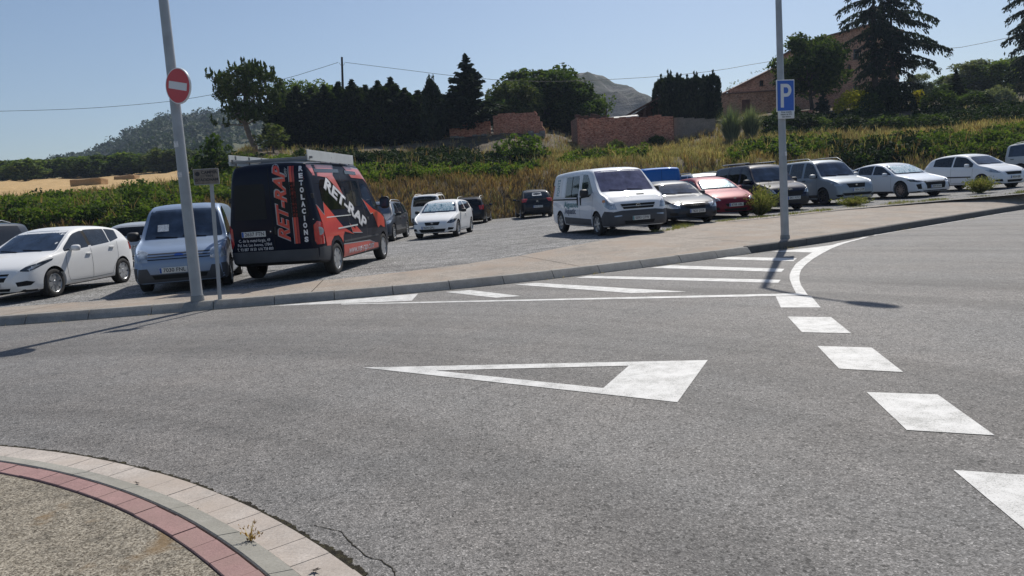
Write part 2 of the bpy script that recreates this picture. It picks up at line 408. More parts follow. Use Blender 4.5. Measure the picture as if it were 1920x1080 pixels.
# ================================================================== GROUND
def poly_sheet(name, pts, z, mat, thick=0, kind='structure', parent=None):
    bm = bmesh.new()
    vs = [bm.verts.new((p[0], p[1], z(p[0], p[1]) if callable(z) else z)) for p in pts]
    f = bm.faces.new(vs); bm.normal_update()
    if f.normal.z < 0: f.normal_flip()
    if thick:
        r = bmesh.ops.extrude_face_region(bm, geom=[f])
        for v in r['geom']:
            if isinstance(v, bmesh.types.BMVert): v.co.z -= thick
        bmesh.ops.recalc_face_normals(bm, faces=bm.faces)
    bmesh.ops.triangulate(bm, faces=bm.faces[:])
    return from_bm(name, bm, mat, parent)
def grid_mesh(P):
    P = np.asarray(P); n, m = P.shape[:2]
    idx = np.arange(n * m).reshape(n, m)
    Fq = np.stack([idx[:-1, :-1], idx[:-1, 1:], idx[1:, 1:], idx[1:, :-1]], -1).reshape(-1, 4)
    return P.reshape(-1, 3), Fq

g = poly_sheet('ground', [(-2500, -600), (2500, -600), (2500, 3000), (-2500, 3000)], -.25, M['far_ground']); tag(g, kind='structure')
road = poly_sheet('road', [(-90, -60), (110, -60), (110, 60), (-90, 60)], 0.0, M['asphalt']); tag(road, kind='structure')

# kerb line of the far pavement: a smooth curve through surveyed points
KP = np.array([(-70, 14.5), (-40, 13.2), (-20, 12.55), (-12, 12.4), (-8.5, 12.42), (-7.05, 12.52), (-5.84, 12.66), (-4.36, 12.84), (-2.5, 13.1), (-1.44, 13.32), (-.39, 13.62), (.61, 14.02), (2.34, 14.85), (5.47, 16.6), (7.68, 18.05), (10.58, 20.3), (13.02, 22.2), (17.55, 25.7), (26, 31.0), (40, 38), (70, 50), (105, 62)])
ts = np.concatenate([[0], np.cumsum(np.hypot(*np.diff(KP, axis=0).T))])
TT = np.arange(0, ts[-1], .1)
KX = pchip(ts, KP[:, 0], TT); KY = pchip(ts, KP[:, 1], TT)
for _ in range(60):
    KX[1:-1] = (KX[:-2] + KX[1:-1] * 2 + KX[2:]) / 4; KY[1:-1] = (KY[:-2] + KY[1:-1] * 2 + KY[2:]) / 4
DX = np.gradient(KX); DY = np.gradient(KY); LL = np.hypot(DX, DY); NX = -DY / LL; NY = DX / LL      # normal points to the pavement
def kerb_y(X): return float(np.interp(X, KX, KY))
# pavement edge (far side)
PP = np.array([(-70, 17.0), (-30, 15.2), (-10.0, 14.6), (-7.6, 14.6), (-4.9, 14.55), (-2.8, 15.4), (-1.1, 16.0), (0.13, 16.8), (2.5, 19.4), (4.2, 21.2), gl(1239, 435), gl(1348, 416), gl(1440, 407), gl(1580, 391.5), gl(1757, 375.5), gl(1920, 361.5), (40, 44), (70, 58), (105, 72)])
def pave_y(X): return float(np.interp(X, PP[:, 0], PP[:, 1]))
# pavement strip mesh
nK = len(TT); rows = []
sel = range(0, nK, 3)
for i in sel:
    kx, ky = KX[i] + NX[i] * .13, KY[i] + NY[i] * .13
    # matching point on the far edge, along the kerb normal
    t = 0
    for k in range(60):
        t += .12
        if ky + NY[i] * t >= pave_y(kx + NX[i] * t): break
    ex, ey = kx + NX[i] * t, ky + NY[i] * t
    row = []
    for q in np.linspace(0, 1, 8):
        x = kx + (ex - kx) * q; y = ky + (ey - ky) * q
        row.append((x, y, .145 + (lotz(x) + .012 - .145) * q))
    rows.append(row)
V_, F_ = grid_mesh(rows)
pv = np_mesh('pavement', V_, F_[:, ::-1], M['pavement_concrete'], smooth=180); tag(pv, kind='structure')
bm = bmesh.new()
for row in rows[1::17]:
    pr2 = None
    for (x, y, z) in row:
        r = (bm.verts.new((x - .007, y, z + .002)), bm.verts.new((x + .007, y, z + .002)))
        if pr2: bm.faces.new((pr2[0], pr2[1], r[1], r[0]))
        pr2 = r
tag(from_bm('pavement_joints', bm, M['dirt']), kind='structure')
# gravel lot
rows = []
for X in np.concatenate([np.linspace(-70, -16, 12), np.linspace(-15, 45, 90), np.linspace(46, 105, 14)]):
    y0 = pave_y(X) - .5; row = []
    for q in np.linspace(0, 1, 40) ** 1.3:
        y = y0 + (75 - y0) * q
        z = lotz(X) - .004 + .022 * mnoise.noise((X * .35, y * .35, 0)) * min(1, q * 8)
        row.append((X, y, z))
    rows.append(row)
V_, F_ = grid_mesh(rows)
lot = np_mesh('gravel_lot', V_, F_[:, ::-1], M['lot_gravel'], smooth=180); tag(lot, kind='structure')
# kerb stones
def kerb_run(name, t0, t1, step, batter, mat, hgt=.15):
    bm = bmesh.new(); t = t0; rnd = random.Random(4)
    while t < t1:
        a, b = int(t / .1), int((t + step) / .1)
        prev = None; e = .006 / .1
        ss = np.linspace(t / .1 + e, (t + step) / .1 - e, 4); dz = rnd.uniform(-.004, .004)
        for s_ in ss:
            i = min(int(s_), nK - 2); fr = s_ - i
            x = KX[i] * (1 - fr) + KX[i + 1] * fr; y = KY[i] * (1 - fr) + KY[i + 1] * fr; nx, ny = NX[i], NY[i]
            prof = [(-batter, -.05), (-batter, 0.012), (-.012, hgt - .018 + dz), (.010, hgt + dz), (.13, hgt + dz), (.13, -.05)]
            ring = [bm.verts.new((x + nx * d, y + ny * d, z)) for d, z in prof]
            if prev:
                for k in range(len(prof) - 1): bm.faces.new((prev[k], prev[k + 1], ring[k + 1], ring[k]))
            else: bm.faces.new(ring)
            prev = ring
        bm.faces.new(prev[::-1]); t += step
    bmesh.ops.recalc_face_normals(bm, faces=bm.faces)
    return from_bm(name, bm, mat, smooth=25)
tk = float(np.interp(5.4, KX, TT))
tk = 20 + round(tk - 20)
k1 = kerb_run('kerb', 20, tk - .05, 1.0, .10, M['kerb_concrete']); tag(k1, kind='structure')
k2 = kerb_run('kerb', tk, 190, 1.0, .02, M['kerb_shaded'], .165); tag(k2, kind='structure')

# road markings --------------------------------------------------------------
def G(pts): return [gp(x, y, .004) for x, y in pts]
bm = bmesh.new(); MZ = .004
def mark(pts):
    vs = [bm.verts.new((x, y, MZ)) for x, y in pts]; f = bm.faces.new(vs); f.normal_update()
    if f.normal.z < 0: f.normal_flip()
A, B, C_ = G([(680, 689), (1327, 675), (1270, 754)]); a, b, c = G([(816, 694.6), (1179, 685.5), (1131, 727.5)])
mark([A, B, b, a]); mark([B, C_, c, b]); mark([C_, A, a, c])
for q in ([(1454.4, 555.3), (1521, 555.3), (1539, 576.5), (1464, 576.5)], [(1476.7, 593.5), (1558.4, 594.5), (1596, 624.8), (1503.7, 622.7)],
          [(1532.6, 648.6), (1634.7, 651.6), (1693.7, 697.5), (1573, 691)], [(1625, 735), (1758, 739.5), (1865, 816), (1700, 806)], [(1788, 881), (1962, 893), (2140, 1022), (1935, 1004)]):
    mark(G(q))
# cross-hatching and the lines round it
mark(G([(505, 574), (784, 550.5), (772, 563.8), (640, 569)])); mark(G([(640, 569.3), (1505, 549.6), (1513, 553.6), (640, 571.0)]))
mark(G([(834, 547.5), (881, 543.7), (977, 555), (930, 558.2)])); mark(G([(966, 533.5), (1005, 530.3), (1288, 546.8), (1184, 549.6)]))
mark(G([(1080, 520.7), (1105, 517), (1464, 524.6), (1459, 530.2)])); mark(G([(1220, 502), (1257, 497.3), (1471, 504), (1465, 509.7)]))
mark(G([(1340, 485.6), (1365, 481.6), (1494, 484), (1488, 489.7)])); mark(G([(1446, 471.6), (1478, 469.2), (1545, 461.5), (1575, 457), (1533, 473.6)]))
outer = [(1646, 439.7), (1585, 456), (1560, 465.5), (1542, 475), (1525, 485), (1511, 496), (1502, 506), (1499, 515.6), (1499, 525), (1502, 535), (1515, 553.8)]
inner = [(1643, 439.9), (1570, 456.5), (1540, 465.5), (1520, 475), (1505, 485), (1492, 495), (1484.5, 506), (1480.6, 515), (1480.6, 523), (1486, 537), (1494, 552.5)]
Po, Pi = G(outer), G(inner); MZ = .0055
for i in range(len(Po) - 1): mark([Po[i], Po[i + 1], Pi[i + 1], Pi[i]])
i0 = int(np.interp(8.5, KX, np.arange(nK))); i1 = int(np.interp(16, KX, np.arange(nK)))
for i in range(i0, i1, 5):
    w_ = .05
    mark([(KX[i] - NX[i] * .16, KY[i] - NY[i] * .16), (KX[i + 5] - NX[i + 5] * .16, KY[i + 5] - NY[i + 5] * .16), (KX[i + 5] - NX[i + 5] * (.16 + w_), KY[i + 5] - NY[i + 5] * (.16 + w_)), (KX[i] - NX[i] * (.16 + w_), KY[i] - NY[i] * (.16 + w_))])
mk = from_bm('road_markings', bm, M['road_paint']); tag(mk, kind='structure')

# roundabout island ----------------------------------------------------------
IC = np.array([-6.4, -1.25])
def ring_blocks(name, r0, r1, z, pitch, gap, mat, tilt=0, sub=1, jit=.0, bevel=.004, seed=1):
    bm = bmesh.new(); rnd = random.Random(seed); rm = (r0 + r1) / 2; th = math.radians(-40); end = math.radians(150)
    while th < end:
        L = pitch * rnd.uniform(.97, 1.03); dth = L / rm; g_ = gap / rm; dz = rnd.uniform(-jit, jit); dr = rnd.uniform(-jit, jit)
        ring = []
        for k in range(sub + 1):
            t = th + g_ / 2 + (dth - g_) * k / sub; c, s_ = math.cos(t), math.sin(t)
            q = []
            for (r, zz) in ((r0 + dr, -.1), (r0 + dr, z + dz - bevel), (r0 + dr + bevel, z + dz), (r1 + dr - bevel, z + dz - tilt), (r1 + dr, z + dz - tilt - bevel), (r1 + dr, -.1)):
                q.append(bm.verts.new((IC[0] + c * r, IC[1] + s_ * r, zz)))
            ring.append(q)
        for A_, B_ in zip(ring, ring[1:]):
            for k in range(5): bm.faces.new((A_[k], A_[k + 1], B_[k + 1], B_[k]))
        bm.faces.new(ring[0]); bm.faces.new(ring[-1][::-1]); th += dth
    bmesh.ops.recalc_face_normals(bm, faces=bm.faces)
    return tag(from_bm(name, bm, mat, smooth=30), kind='structure')
def annulus(name, r0, r1, z0, z1, mat, wob=0, seed=3):
    n = 1800; rows = []
    for k in range(n):
        t = math.radians(-40 + 190 * k / (n - 1)); row = []
        w1 = wob * (.8 * mnoise.noise((k * .03, seed, 0)) + .5 * mnoise.noise((k * .17, seed, 2)) + .45 * mnoise.noise((k * .61, seed, 5)))
        for r, zz in ((r0, z0), (r1 + w1, z1)): row.append((IC[0] + math.cos(t) * r, IC[1] + math.sin(t) * r, zz))
        rows.append(row)
    V_, F_ = grid_mesh(rows); return tag(np_mesh(name, V_, F_[:, ::-1], mat), kind='structure')
ring_blocks('gutter', 6.955, 7.155, .012, .235, .005, M['gutter_slab'], tilt=.004, sub=2, jit=.0015)
ring_blocks('island_kerb', 6.825, 6.945, .052, .56, .006, M['island_kerb'], tilt=.02, sub=4, jit=.001, bevel=.007, seed=2)
ring_blocks('brick_edging', 6.69, 6.817, .048, .225, .006, M['red_block'], sub=1, jit=.002, bevel=.004, seed=5)
n = 300; V_ = [(IC[0], IC[1], .05)] + [(IC[0] + math.cos(rad(-40 + 190 * k / (n - 1))) * 6.683, IC[1] + math.sin(rad(-40 + 190 * k / (n - 1))) * 6.683, .038) for k in range(n)]
np_mesh('island_paving', V_, [(0, k, k + 1) for k in range(1, n)], M['exposed_aggregate']); tag(bpy.data.objects['island_paving'], kind='structure')
d_ = annulus('gutter_dirt', 7.15, 7.178, .006, .004, M['dirt'], .05)
d2 = annulus('island_joint_shade', 6.81, 6.83, .03, .03, M['bark']);  # dark strip painted in for the shadow between kerb and bricks
# crack that wanders off the gutter in the foreground
bm = bmesh.new(); rnd = random.Random(8); pts = []
for (x, y) in [(590, 985), (612, 990), (640, 996), (655, 1015), (672, 1030), (690, 1045), (715, 1050), (735, 1065), (745, 1085)]: pts.append(gp(x, y, .0025))
fine = []
for p, q in zip(pts, pts[1:]):
    for k in range(5): t = k / 5; fine.append((p[0] + (q[0] - p[0]) * t + rnd.uniform(-.004, .004), p[1] + (q[1] - p[1]) * t + rnd.uniform(-.004, .004)))
prev = None
for i, p in enumerate(fine):
    w_ = .0014 + .002 * rnd.random(); r = (bm.verts.new((p[0] - w_, p[1] - w_ * .6, .0025)), bm.verts.new((p[0] + w_, p[1] + w_ * .6, .0025)))
    if prev: bm.faces.new((prev[0], prev[1], r[1], r[0]))
    prev = r
tag(from_bm('asphalt_crack', bm, M['dirt']), kind='structure')

# ------------------------------------------------------------------ hillside terrain
#        px   : D0   (D1,y1)   (D2,y2)    (D3,y3)    (D4,y4)    (D5,y5)    (D6,y6)
PROF = {
 -900: [38, (42, 470), (48, 448), (55, 430), (90, 410), (125, 402), (170, 398)],
 0:    [38, (42, 412), (48, 396), (55, 375), (90, 351), (125, 341), (170, 336)],
 170:  [38, (42, 408), (48, 388), (55, 361), (84, 347), (125, 335), (170, 328)],
 300:  [38, (42, 398), (48, 374), (55, 348), (84, 338), (125, 325), (170, 318)],
 400:  [40, (44, 385), (50, 362), (57, 340), (75, 318), (110, 312), (160, 310)],
 470:  [42, (46, 375), (52, 345), (62, 303), (69, 284), (95, 282), (150, 284)],
 600:  [44, (48, 360), (54, 325), (64, 288), (73, 278), (92, 276), (150, 276)],
 740:  [46, (50, 348), (57, 320), (66, 288), (75, 271), (92, 265), (150, 265)],
 850:  [47, (51, 346), (57, 318), (66, 284), (72, 260), (90, 254), (150, 250)],
 960:  [46.5, (51, 338), (57, 320), (64, 285), (70, 251), (88, 243), (150, 235)],
 1040: [46, (51, 322), (57, 307), (64, 283), (70, 262), (88, 243), (150, 235)],
 1100: [46, (51, 316), (57, 304), (63, 293), (68, 276), (88, 250), (150, 235)],
 1250: [46, (51, 306), (57, 292), (63, 283), (68, 264), (86, 230), (150, 220)],
 1340: [46, (51, 300), (57, 285), (63, 268), (68, 244), (84, 216), (150, 205)],
 1450: [46, (51, 292), (56, 272), (62, 252), (68, 222), (84, 208), (150, 195)],
 1600: [46, (51, 282), (56, 263), (62, 244), (68, 216), (80, 203), (150, 185)],
 1750: [46, (51, 276), (56, 254), (62, 236), (68, 211), (80, 196), (150, 175)],
 1920: [46, (50, 265), (55, 242), (61, 222), (67, 195), (80, 186), (150, 160)],
 2800: [46, (50, 215), (55, 195), (61, 178), (67, 155), (80, 140), (150, 120)]}
PK = sorted(PROF)
def prof_col(px):
    """distances and heights of the seven terrain rows on one sight column"""
    px = min(max(px, PK[0]), PK[-1]); Ds = []; Ys = []
    for r in range(7):
        if r == 0: Ds.append(float(np.interp(px, PK, [PROF[k][0] for k in PK]))); Ys.append(None)
        else:
            Ds.append(float(pchip(PK, [PROF[k][r][0] for k in PK], [px])[0])); Ys.append(float(pchip(PK, [PROF[k][r][1] for k in PK], [px])[0]))
    Z = []
    for D, y in zip(Ds, Ys):
        if y is None: Z.append(lotz(at(px, 370, D).x) - .05)
        else: Z.append(at(px, y, D).z)
    return Ds, Z
_pc = {}
def tpt(px, D):
    k = round(px / 10.0) * 10
    if k not in _pc: _pc[k] = prof_col(k)
    Ds, Z = _pc[k]
    z = float(pchip(Ds, Z, [D])[0]) if D < 170 else Z[-1]
    # x on the sight column px at that height and distance
    p = at(px, 350, D); y0 = 350
    for _ in range(3): y0 += (p.z - z) * F / D; p = at(px, y0, D)
    p.z = z + tnoise(p.x, D); return p
def tnoise(x, y):
    a = min(1, max(0, (y - 46) / 5)); return a * (.28 * mnoise.noise((x * .3, y * .3, 1)) + .12 * mnoise.noise((x * 1.1, y * 1.1, 5)))
def dlev(px, r):     # distance at fractional row r
    k = round(px / 10.0) * 10
    if k not in _pc: _pc[k] = prof_col(k)
    return float(np.interp(r, range(7), _pc[k][0]))
rows = []
for px in np.arange(-900, 2801, 12):
    row = []
    for r in np.concatenate([np.linspace(0, 3, 22), np.linspace(3.2, 4, 6), np.linspace(4.2, 6, 12)]):
        row.append(tuple(tpt(px, dlev(px, r))))
    p = row[-1]; row.append((p[0] * 2.2, p[1] * 2.2, p[2] - 3)); row.append((p[0] * 5, p[1] * 5, p[2] - 12))
    rows.append(row)
V_, F_ = grid_mesh(rows)
me = np_mesh('hillside', V_, F_[:, ::-1], [M['bank_earth'], M['stubble'], M['far_ground']], smooth=180); tag(me, kind='structure')
nc = len(rows[0]) - 1
mi = np.zeros(len(F_), np.int32)
for i in range(len(rows) - 1):
    px = -900 + 12 * i
    for j in range(nc):
        if px < 345 and j >= 21: mi[i * nc + j] = 1 if j < 36 else 2
        elif j >= 38: mi[i * nc + j] = 2
me.data.polygons.foreach_set('material_index', mi)

# far hills
def hill(name, prof, Dn, Df, ybase, mat, amp, nx=160, ny=40, seed=0, back=1.5):
    px = [p[0] for p in prof]; py = [p[1] for p in prof]; rows = []
    for x in np.linspace(px[0], px[-1], nx):
        yr = float(pchip(px, py, [x])[0]); row = []; pr_ = at(x, yr, Df)
        b_ = at(x, ybase, Dn)
        for t in np.linspace(0, 1, ny):
            D = Dn + (Df - Dn) * t; p = Vector((b_.x + (pr_.x - b_.x) * t, D, b_.z + (pr_.z - b_.z) * (t ** 1.15)))
            e = math.sin(math.pi * min(1, t * .95)) 
            rid = 1 - abs(2 * mnoise.fractal((p.x * .012 + seed, p.y * .006, seed), 1.0, 2.1, 5)) 
            p.z += amp * e * (rid - .6) + amp * .12 * mnoise.noise((p.x * .06, p.y * .06, seed)) * min(1, 3 * (1 - t) + .3)
            row.append(tuple(p))
        row.append((pr_.x * 1.15, Df * back, -5)); rows.append(row)
    V_, F_ = grid_mesh(rows); return tag(np_mesh(name, V_, F_[:, ::-1], mat, smooth=180), kind='structure'), np.array(rows)
hw, HW = hill('wooded_hill', [(-200, 345), (60, 318), (130, 302), (180, 291), (225, 266), (270, 243), (300, 226), (330, 217), (375, 212), (420, 207), (460, 212), (520, 224), (600, 242), (700, 262), (900, 290)], 230, 620, 345, M['hill_earth'], 16, seed=2)
hb, HB = hill('bare_hill', [(700, 262), (850, 225), (900, 205), (925, 190), (960, 196), (1010, 190), (1050, 165), (1068, 142), (1080, 133), (1096, 131), (1128, 139), (1138, 146), (1150, 156), (1175, 164), (1215, 182), (1240, 196), (1290, 218), (1400, 240), (1600, 262)], 240, 480, 300, M['badland'], 24, seed=7)

# ================================================================== VEGETATION
def quads(C, size, rs, asp=1.6, up=.0, dirs=None):
    """one little bent leaf-clump quad per centre"""
    n = len(C); sz = size * rs.uniform(.6, 1.35, (n, 1))
    if dirs is None:
        a = rs.normal(size=(n, 3)); a[:, 2] *= .7
    else: a = dirs + rs.normal(size=(n, 3)) * .25
    a /= np.linalg.norm(a, axis=1, keepdims=True) + 1e-9
    b = rs.normal(size=(n, 3)); b -= a * (a * b).sum(1, keepdims=True); b /= np.linalg.norm(b, axis=1, keepdims=True) + 1e-9
    h = a * sz * asp * .5; s_ = b * sz * .5; nn = np.cross(a, b) * sz * .18
    V_ = np.stack([C - h, C + s_ + nn, C + h, C - s_ + nn], 1).reshape(-1, 3)
    return V_, np.arange(4 * n).reshape(-1, 4)
def blobs_to_points(blobs, per, rs, shell=.45):
    out = []
    for (c, r) in blobs:
        r = np.asarray(r if hasattr(r, '__len__') else (r, r, r)); n = int(per * (r.prod() ** (1 / 3.)) ** 2)
        d = rs.normal(size=(n, 3)); d /= np.linalg.norm(d, axis=1, keepdims=True)
        rr = (shell + (1 - shell) * rs.uniform(size=(n, 1)) ** .6) * rs.uniform(.85, 1.12, (n, 1))
        out.append(np.asarray(c) + d * rr * r)
    return np.concatenate(out)
def limb(bm, p0, p1, r0, r1, rnd, seg=4, wob=.1):
    pts = []; L = (Vector(p1) - Vector(p0)).length
    for i in range(seg + 1):
        t = i / seg; p = Vector(p0).lerp(Vector(p1), t)
        if 0 < i < seg: p += Vector((rnd.uniform(-1, 1), rnd.uniform(-1, 1), rnd.uniform(-.5, .5))) * wob * L
        pts.append(p)
    tube(bm, pts, [r0 + (r1 - r0) * i / seg for i in range(seg + 1)], 7, cap=True)
    return pts
TREES = {}
def asset(key, fn):
    if key not in TREES: TREES[key] = fn()
    return TREES[key]
def a_broad(key, h=8., w_=6., bole=.25, leaf='leaf_dark', nb=34, size=.34, per=70, seed=1, bark='bark', flat=1.0, gappy=.0):
    def fn():
        rnd = random.Random(seed); rs = np.random.RandomState(seed); bm = bmesh.new(); zb = h * bole
        top = limb(bm, (0, 0, -.4), (rnd.uniform(-.3, .3), rnd.uniform(-.3, .3), h * .72), h * .03, h * .008, rnd, 6, .03)
        blobs = []; cz = zb + (h - zb) * .5; R = w_ / 2
        for k in range(nb):
            u = rnd.random() * 2 * math.pi; v = rnd.uniform(-.85, 1); rr = R * (.42 + .5 * rnd.random()) * math.sqrt(max(.05, 1 - (v * .8) ** 2))
            c = (math.cos(u) * rr, math.sin(u) * rr * flat, cz + v * (h - zb) * .40)
            br = rnd.uniform(.13, .23) * w_ * .85
            blobs.append((c, (br, br, br * .75)))
            if k % 3 == 0: limb(bm, top[min(5, 2 + int((v + 1) * 1.5))], c, h * .012, h * .003, rnd, 3, .08)
        blobs.append(((0, 0, cz), (R * .55, R * .55 * flat, (h - zb) * .36)))
        C = blobs_to_points(blobs, per, rs, .35)
        if gappy: C = C[rs.uniform(size=len(C)) > gappy]
        V_, Q = quads(C, size, rs)
        me = bpy.data.meshes.new('trunk'); bm.to_mesh(me); bm.free(); me.materials.append(M[bark]); me.shade_smooth()
        return me, mesh_only('crown', V_, Q, M[leaf])
    return asset(key, fn)
def a_conifer(key, h=8., w_=4., leaf='needle_dark', seed=1, whorls=22, per=9, droop=.25, size=.3, skirt=.06, shape=1.0, dens=1.0, twig=1.0, irr=.2, double=False, top_keep=1.0):
    def fn():
        rnd = random.Random(seed); rs = np.random.RandomState(seed); bm = bmesh.new()
        limb(bm, (0, 0, -.4), (0, 0, h * .97), h * .022, h * .004, rnd, 6, .006)
        if double: limb(bm, (.9, .2, -.4), (1.0, .1, h * .8), h * .018, h * .006, rnd, 5, .01)
        C = []; Dd = []
        for k in range(whorls):
            t = k / (whorls - 1.0); z0 = h * (skirt + (1 - skirt) * t)
            R = w_ / 2 * (1 - t ** shape * .97) * (1 if t > .1 else .75 + 2.5 * t)
            m = max(3, int(per * (1 - .4 * t)))
            for j in range(m):
                u = 2 * math.pi * (j + rnd.random()) / m; r = R * rnd.uniform(1 - irr * 2, 1 + irr); ls = max(2, int(r / (size * .42) * dens))
                dz = rnd.uniform(-.3, .3) * h / whorls
                if r > .8 * R and R > .25 * w_ and j % 2 == 0: limb(bm, (0, 0, z0 + dz), (math.cos(u) * r * .9, math.sin(u) * r * .9, z0 + dz - droop * r * .8), h * .006, h * .0015, rnd, 3, .03)
                for q in range(ls):
                    s_ = (q + .6) / ls; rr = r * s_; zz = z0 + dz - droop * rr * (s_ ** .6) + .10 * r * s_ * s_
                    wdt = .16 * r * (1 - s_ * .55) + size * .35
                    for _ in range(int(3 * twig)):
                        C.append((math.cos(u) * rr + rs.normal() * wdt * .6, math.sin(u) * rr + rs.normal() * wdt * .6, zz - abs(rs.normal()) * size * .55 * (1 + droop)))
                        Dd.append((math.cos(u), math.sin(u), -.25 - droop))
        for _ in range(14): C.append((rs.normal() * .05, rs.normal() * .05, h * (1 - .05 * rs.uniform()))); Dd.append((0, 0, 1))
        V_, Q = quads(np.array(C), size, rs, 2.3, dirs=np.array(Dd))
        me = bpy.data.meshes.new('trunk'); bm.to_mesh(me); bm.free(); me.materials.append(M['bark']); me.shade_smooth()
        return me, mesh_only('crown', V_, Q, M[leaf])
    return asset(key, fn)
def a_cypress(key, h=6., w_=2.4, leaf='needle_dark', seed=1, size=.24, n=2600, flat_top=.0):
    def fn():
        rnd = random.Random(seed); rs = np.random.RandomState(seed); bm = bmesh.new()
        limb(bm, (0, 0, -.4), (0, 0, h * .9), h * .018, h * .004, rnd, 4, .01)
        t = rs.uniform(size=n) ** .85; u = rs.uniform(0, 2 * math.pi, n)
        ph = rs.uniform(0, 6, 6)
        lob = 1 + .16 * np.sin(3 * u + ph[0] + t * 5) + .12 * np.sin(5 * u + ph[1] - t * 9) + .08 * np.sin(9 * u + ph[2] + 20 * t)
        R = w_ / 2 * np.clip((1 - t ** 2.4) ** .6 + flat_top * (t < .97), .04, 1) * (.6 + .4 * np.minimum(1, t * 6)) * lob
        rr = R * (.72 + .33 * rs.uniform(size=n) ** .6)
        C = np.stack([np.cos(u) * rr, np.sin(u) * rr, h * (.03 + t * .96)], 1)
        D_ = np.stack([np.cos(u) * .5, np.sin(u) * .5, np.full(n, .9)], 1)
        # leaders that stand proud of the top
        for k in range(5):
            a_ = rs.uniform(0, 6.3); r_ = rs.uniform(.1, .4) * w_ / 2; hh = h * rs.uniform(.98, 1.1); m = 26
            zz = np.linspace(h * .8, hh, m); C = np.concatenate([C, np.stack([math.cos(a_) * r_ + rs.normal(size=m) * .07, math.sin(a_) * r_ + rs.normal(size=m) * .07, zz], 1)]); D_ = np.concatenate([D_, np.tile([0, 0, 1.], (m, 1))])
        V_, Q = quads(C, size, rs, 2.0, dirs=D_)
        me = bpy.data.meshes.new('trunk'); bm.to_mesh(me); bm.free(); me.materials.append(M['bark']); me.shade_smooth()
        return me, mesh_only('crown', V_, Q, M[leaf])
    return asset(key, fn)
def plant(name, meshes, loc, label, cat='tree', sc=(1, 1, 1), rz=0, group=None, crown='crown'):
    r = empty(name, loc, rz, label, cat, group); r.scale = sc
    a = bpy.data.objects.new('trunk', meshes[0]); COL.objects.link(a); a.parent = r
    b = bpy.data.objects.new(crown, meshes[1]); COL.objects.link(b); b.parent = r
    return r
def span(px, y0, y1, D): return abs(y0 - y1) * D / F
ORD = ['first', 'second', 'third', 'fourth', 'fifth', 'sixth', 'seventh', 'eighth', 'ninth', 'tenth', 'eleventh', 'twelfth', 'thirteenth', 'fourteenth', 'fifteenth', 'sixteenth', 'seventeenth', 'eighteenth', 'nineteenth', 'twentieth']
rnd = random.Random(11)

# umbrella pine behind the black van ------------------------------------------
def pine():
    rnd = random.Random(5); rs = np.random.RandomState(5); base = tpt(475, 68); bm = bmesh.new()
    def wp(x, y, dy=0): p = at(x, y, 68) - base; return Vector((p.x, dy, p.z))
    tr = [Vector((0, 0, -.5)), wp(478, 276), wp(468, 255), wp(461, 235), wp(459, 205), wp(462, 175), wp(466, 150)]
    tube(bm, tr, [.30, .27, .24, .22, .17, .12, .07], 9)
    blobs = []
    shape = [(430, 150, 22), (412, 156, 13), (450, 140, 24), (470, 134, 24), (492, 142, 24), (512, 152, 18), (420, 182, 20), (440, 172, 26), (465, 165, 28), (490, 172, 28), (515, 178, 20), (432, 205, 18), (455, 200, 24), (480, 203, 24), (505, 205, 18), (470, 222, 15), (448, 222, 12), (492, 222, 12), (412, 232, 9), (428, 234, 8), (420, 168, 14), (404, 148, 8), (520, 192, 12)]
    for (x, y, r) in shape:
        for dy in (-1.0, .9):
            if r < 12 and dy > 0: continue
            c = wp(x + rnd.uniform(-3, 3), y + rnd.uniform(-3, 3), dy * rnd.uniform(.4, 1.6)); rr = r * 68 / F * .70
            blobs.append((c, (rr, rr, rr * .72)))
            if rnd.random() < .6: limb(bm, tr[rnd.choice([3, 4, 5])], c, .08, .02, rnd, 3, .08)
    limb(bm, tr[3], wp(415, 234), .08, .02, rnd, 4, .04)
    C = blobs_to_points(blobs, 300, rs, .3); V_, Q = quads(C, .17, rs, 2.4)
    # upright candles on the top of the crown
    C2 = []
    for k in range(170):
        (c, r) = blobs[rnd.randrange(len(blobs))]; a = rnd.uniform(0, 6.28); q = Vector(c) + Vector((math.cos(a) * r[0] * .8, math.sin(a) * r[0] * .8, r[2] * .6))
        for j in range(11): C2.append((q.x + rs.normal() * .04, q.y + rs.normal() * .04, q.z + j * .055))
    V2, Q2 = quads(np.array(C2), .16, rs, 2.2, dirs=np.tile([0, 0, 1.], (len(C2), 1)))
    root = empty('pine_tree', base, 0, 'rounded pine with a bare curved trunk standing alone on the bank above the black van', 'tree')
    from_bm('trunk', bm, M['bark_light'], root, 180)
    np_mesh('crown', np.concatenate([V_, V2]), np.concatenate([Q, Q2 + len(V_)]), M['needle_pine'], root)
pine()
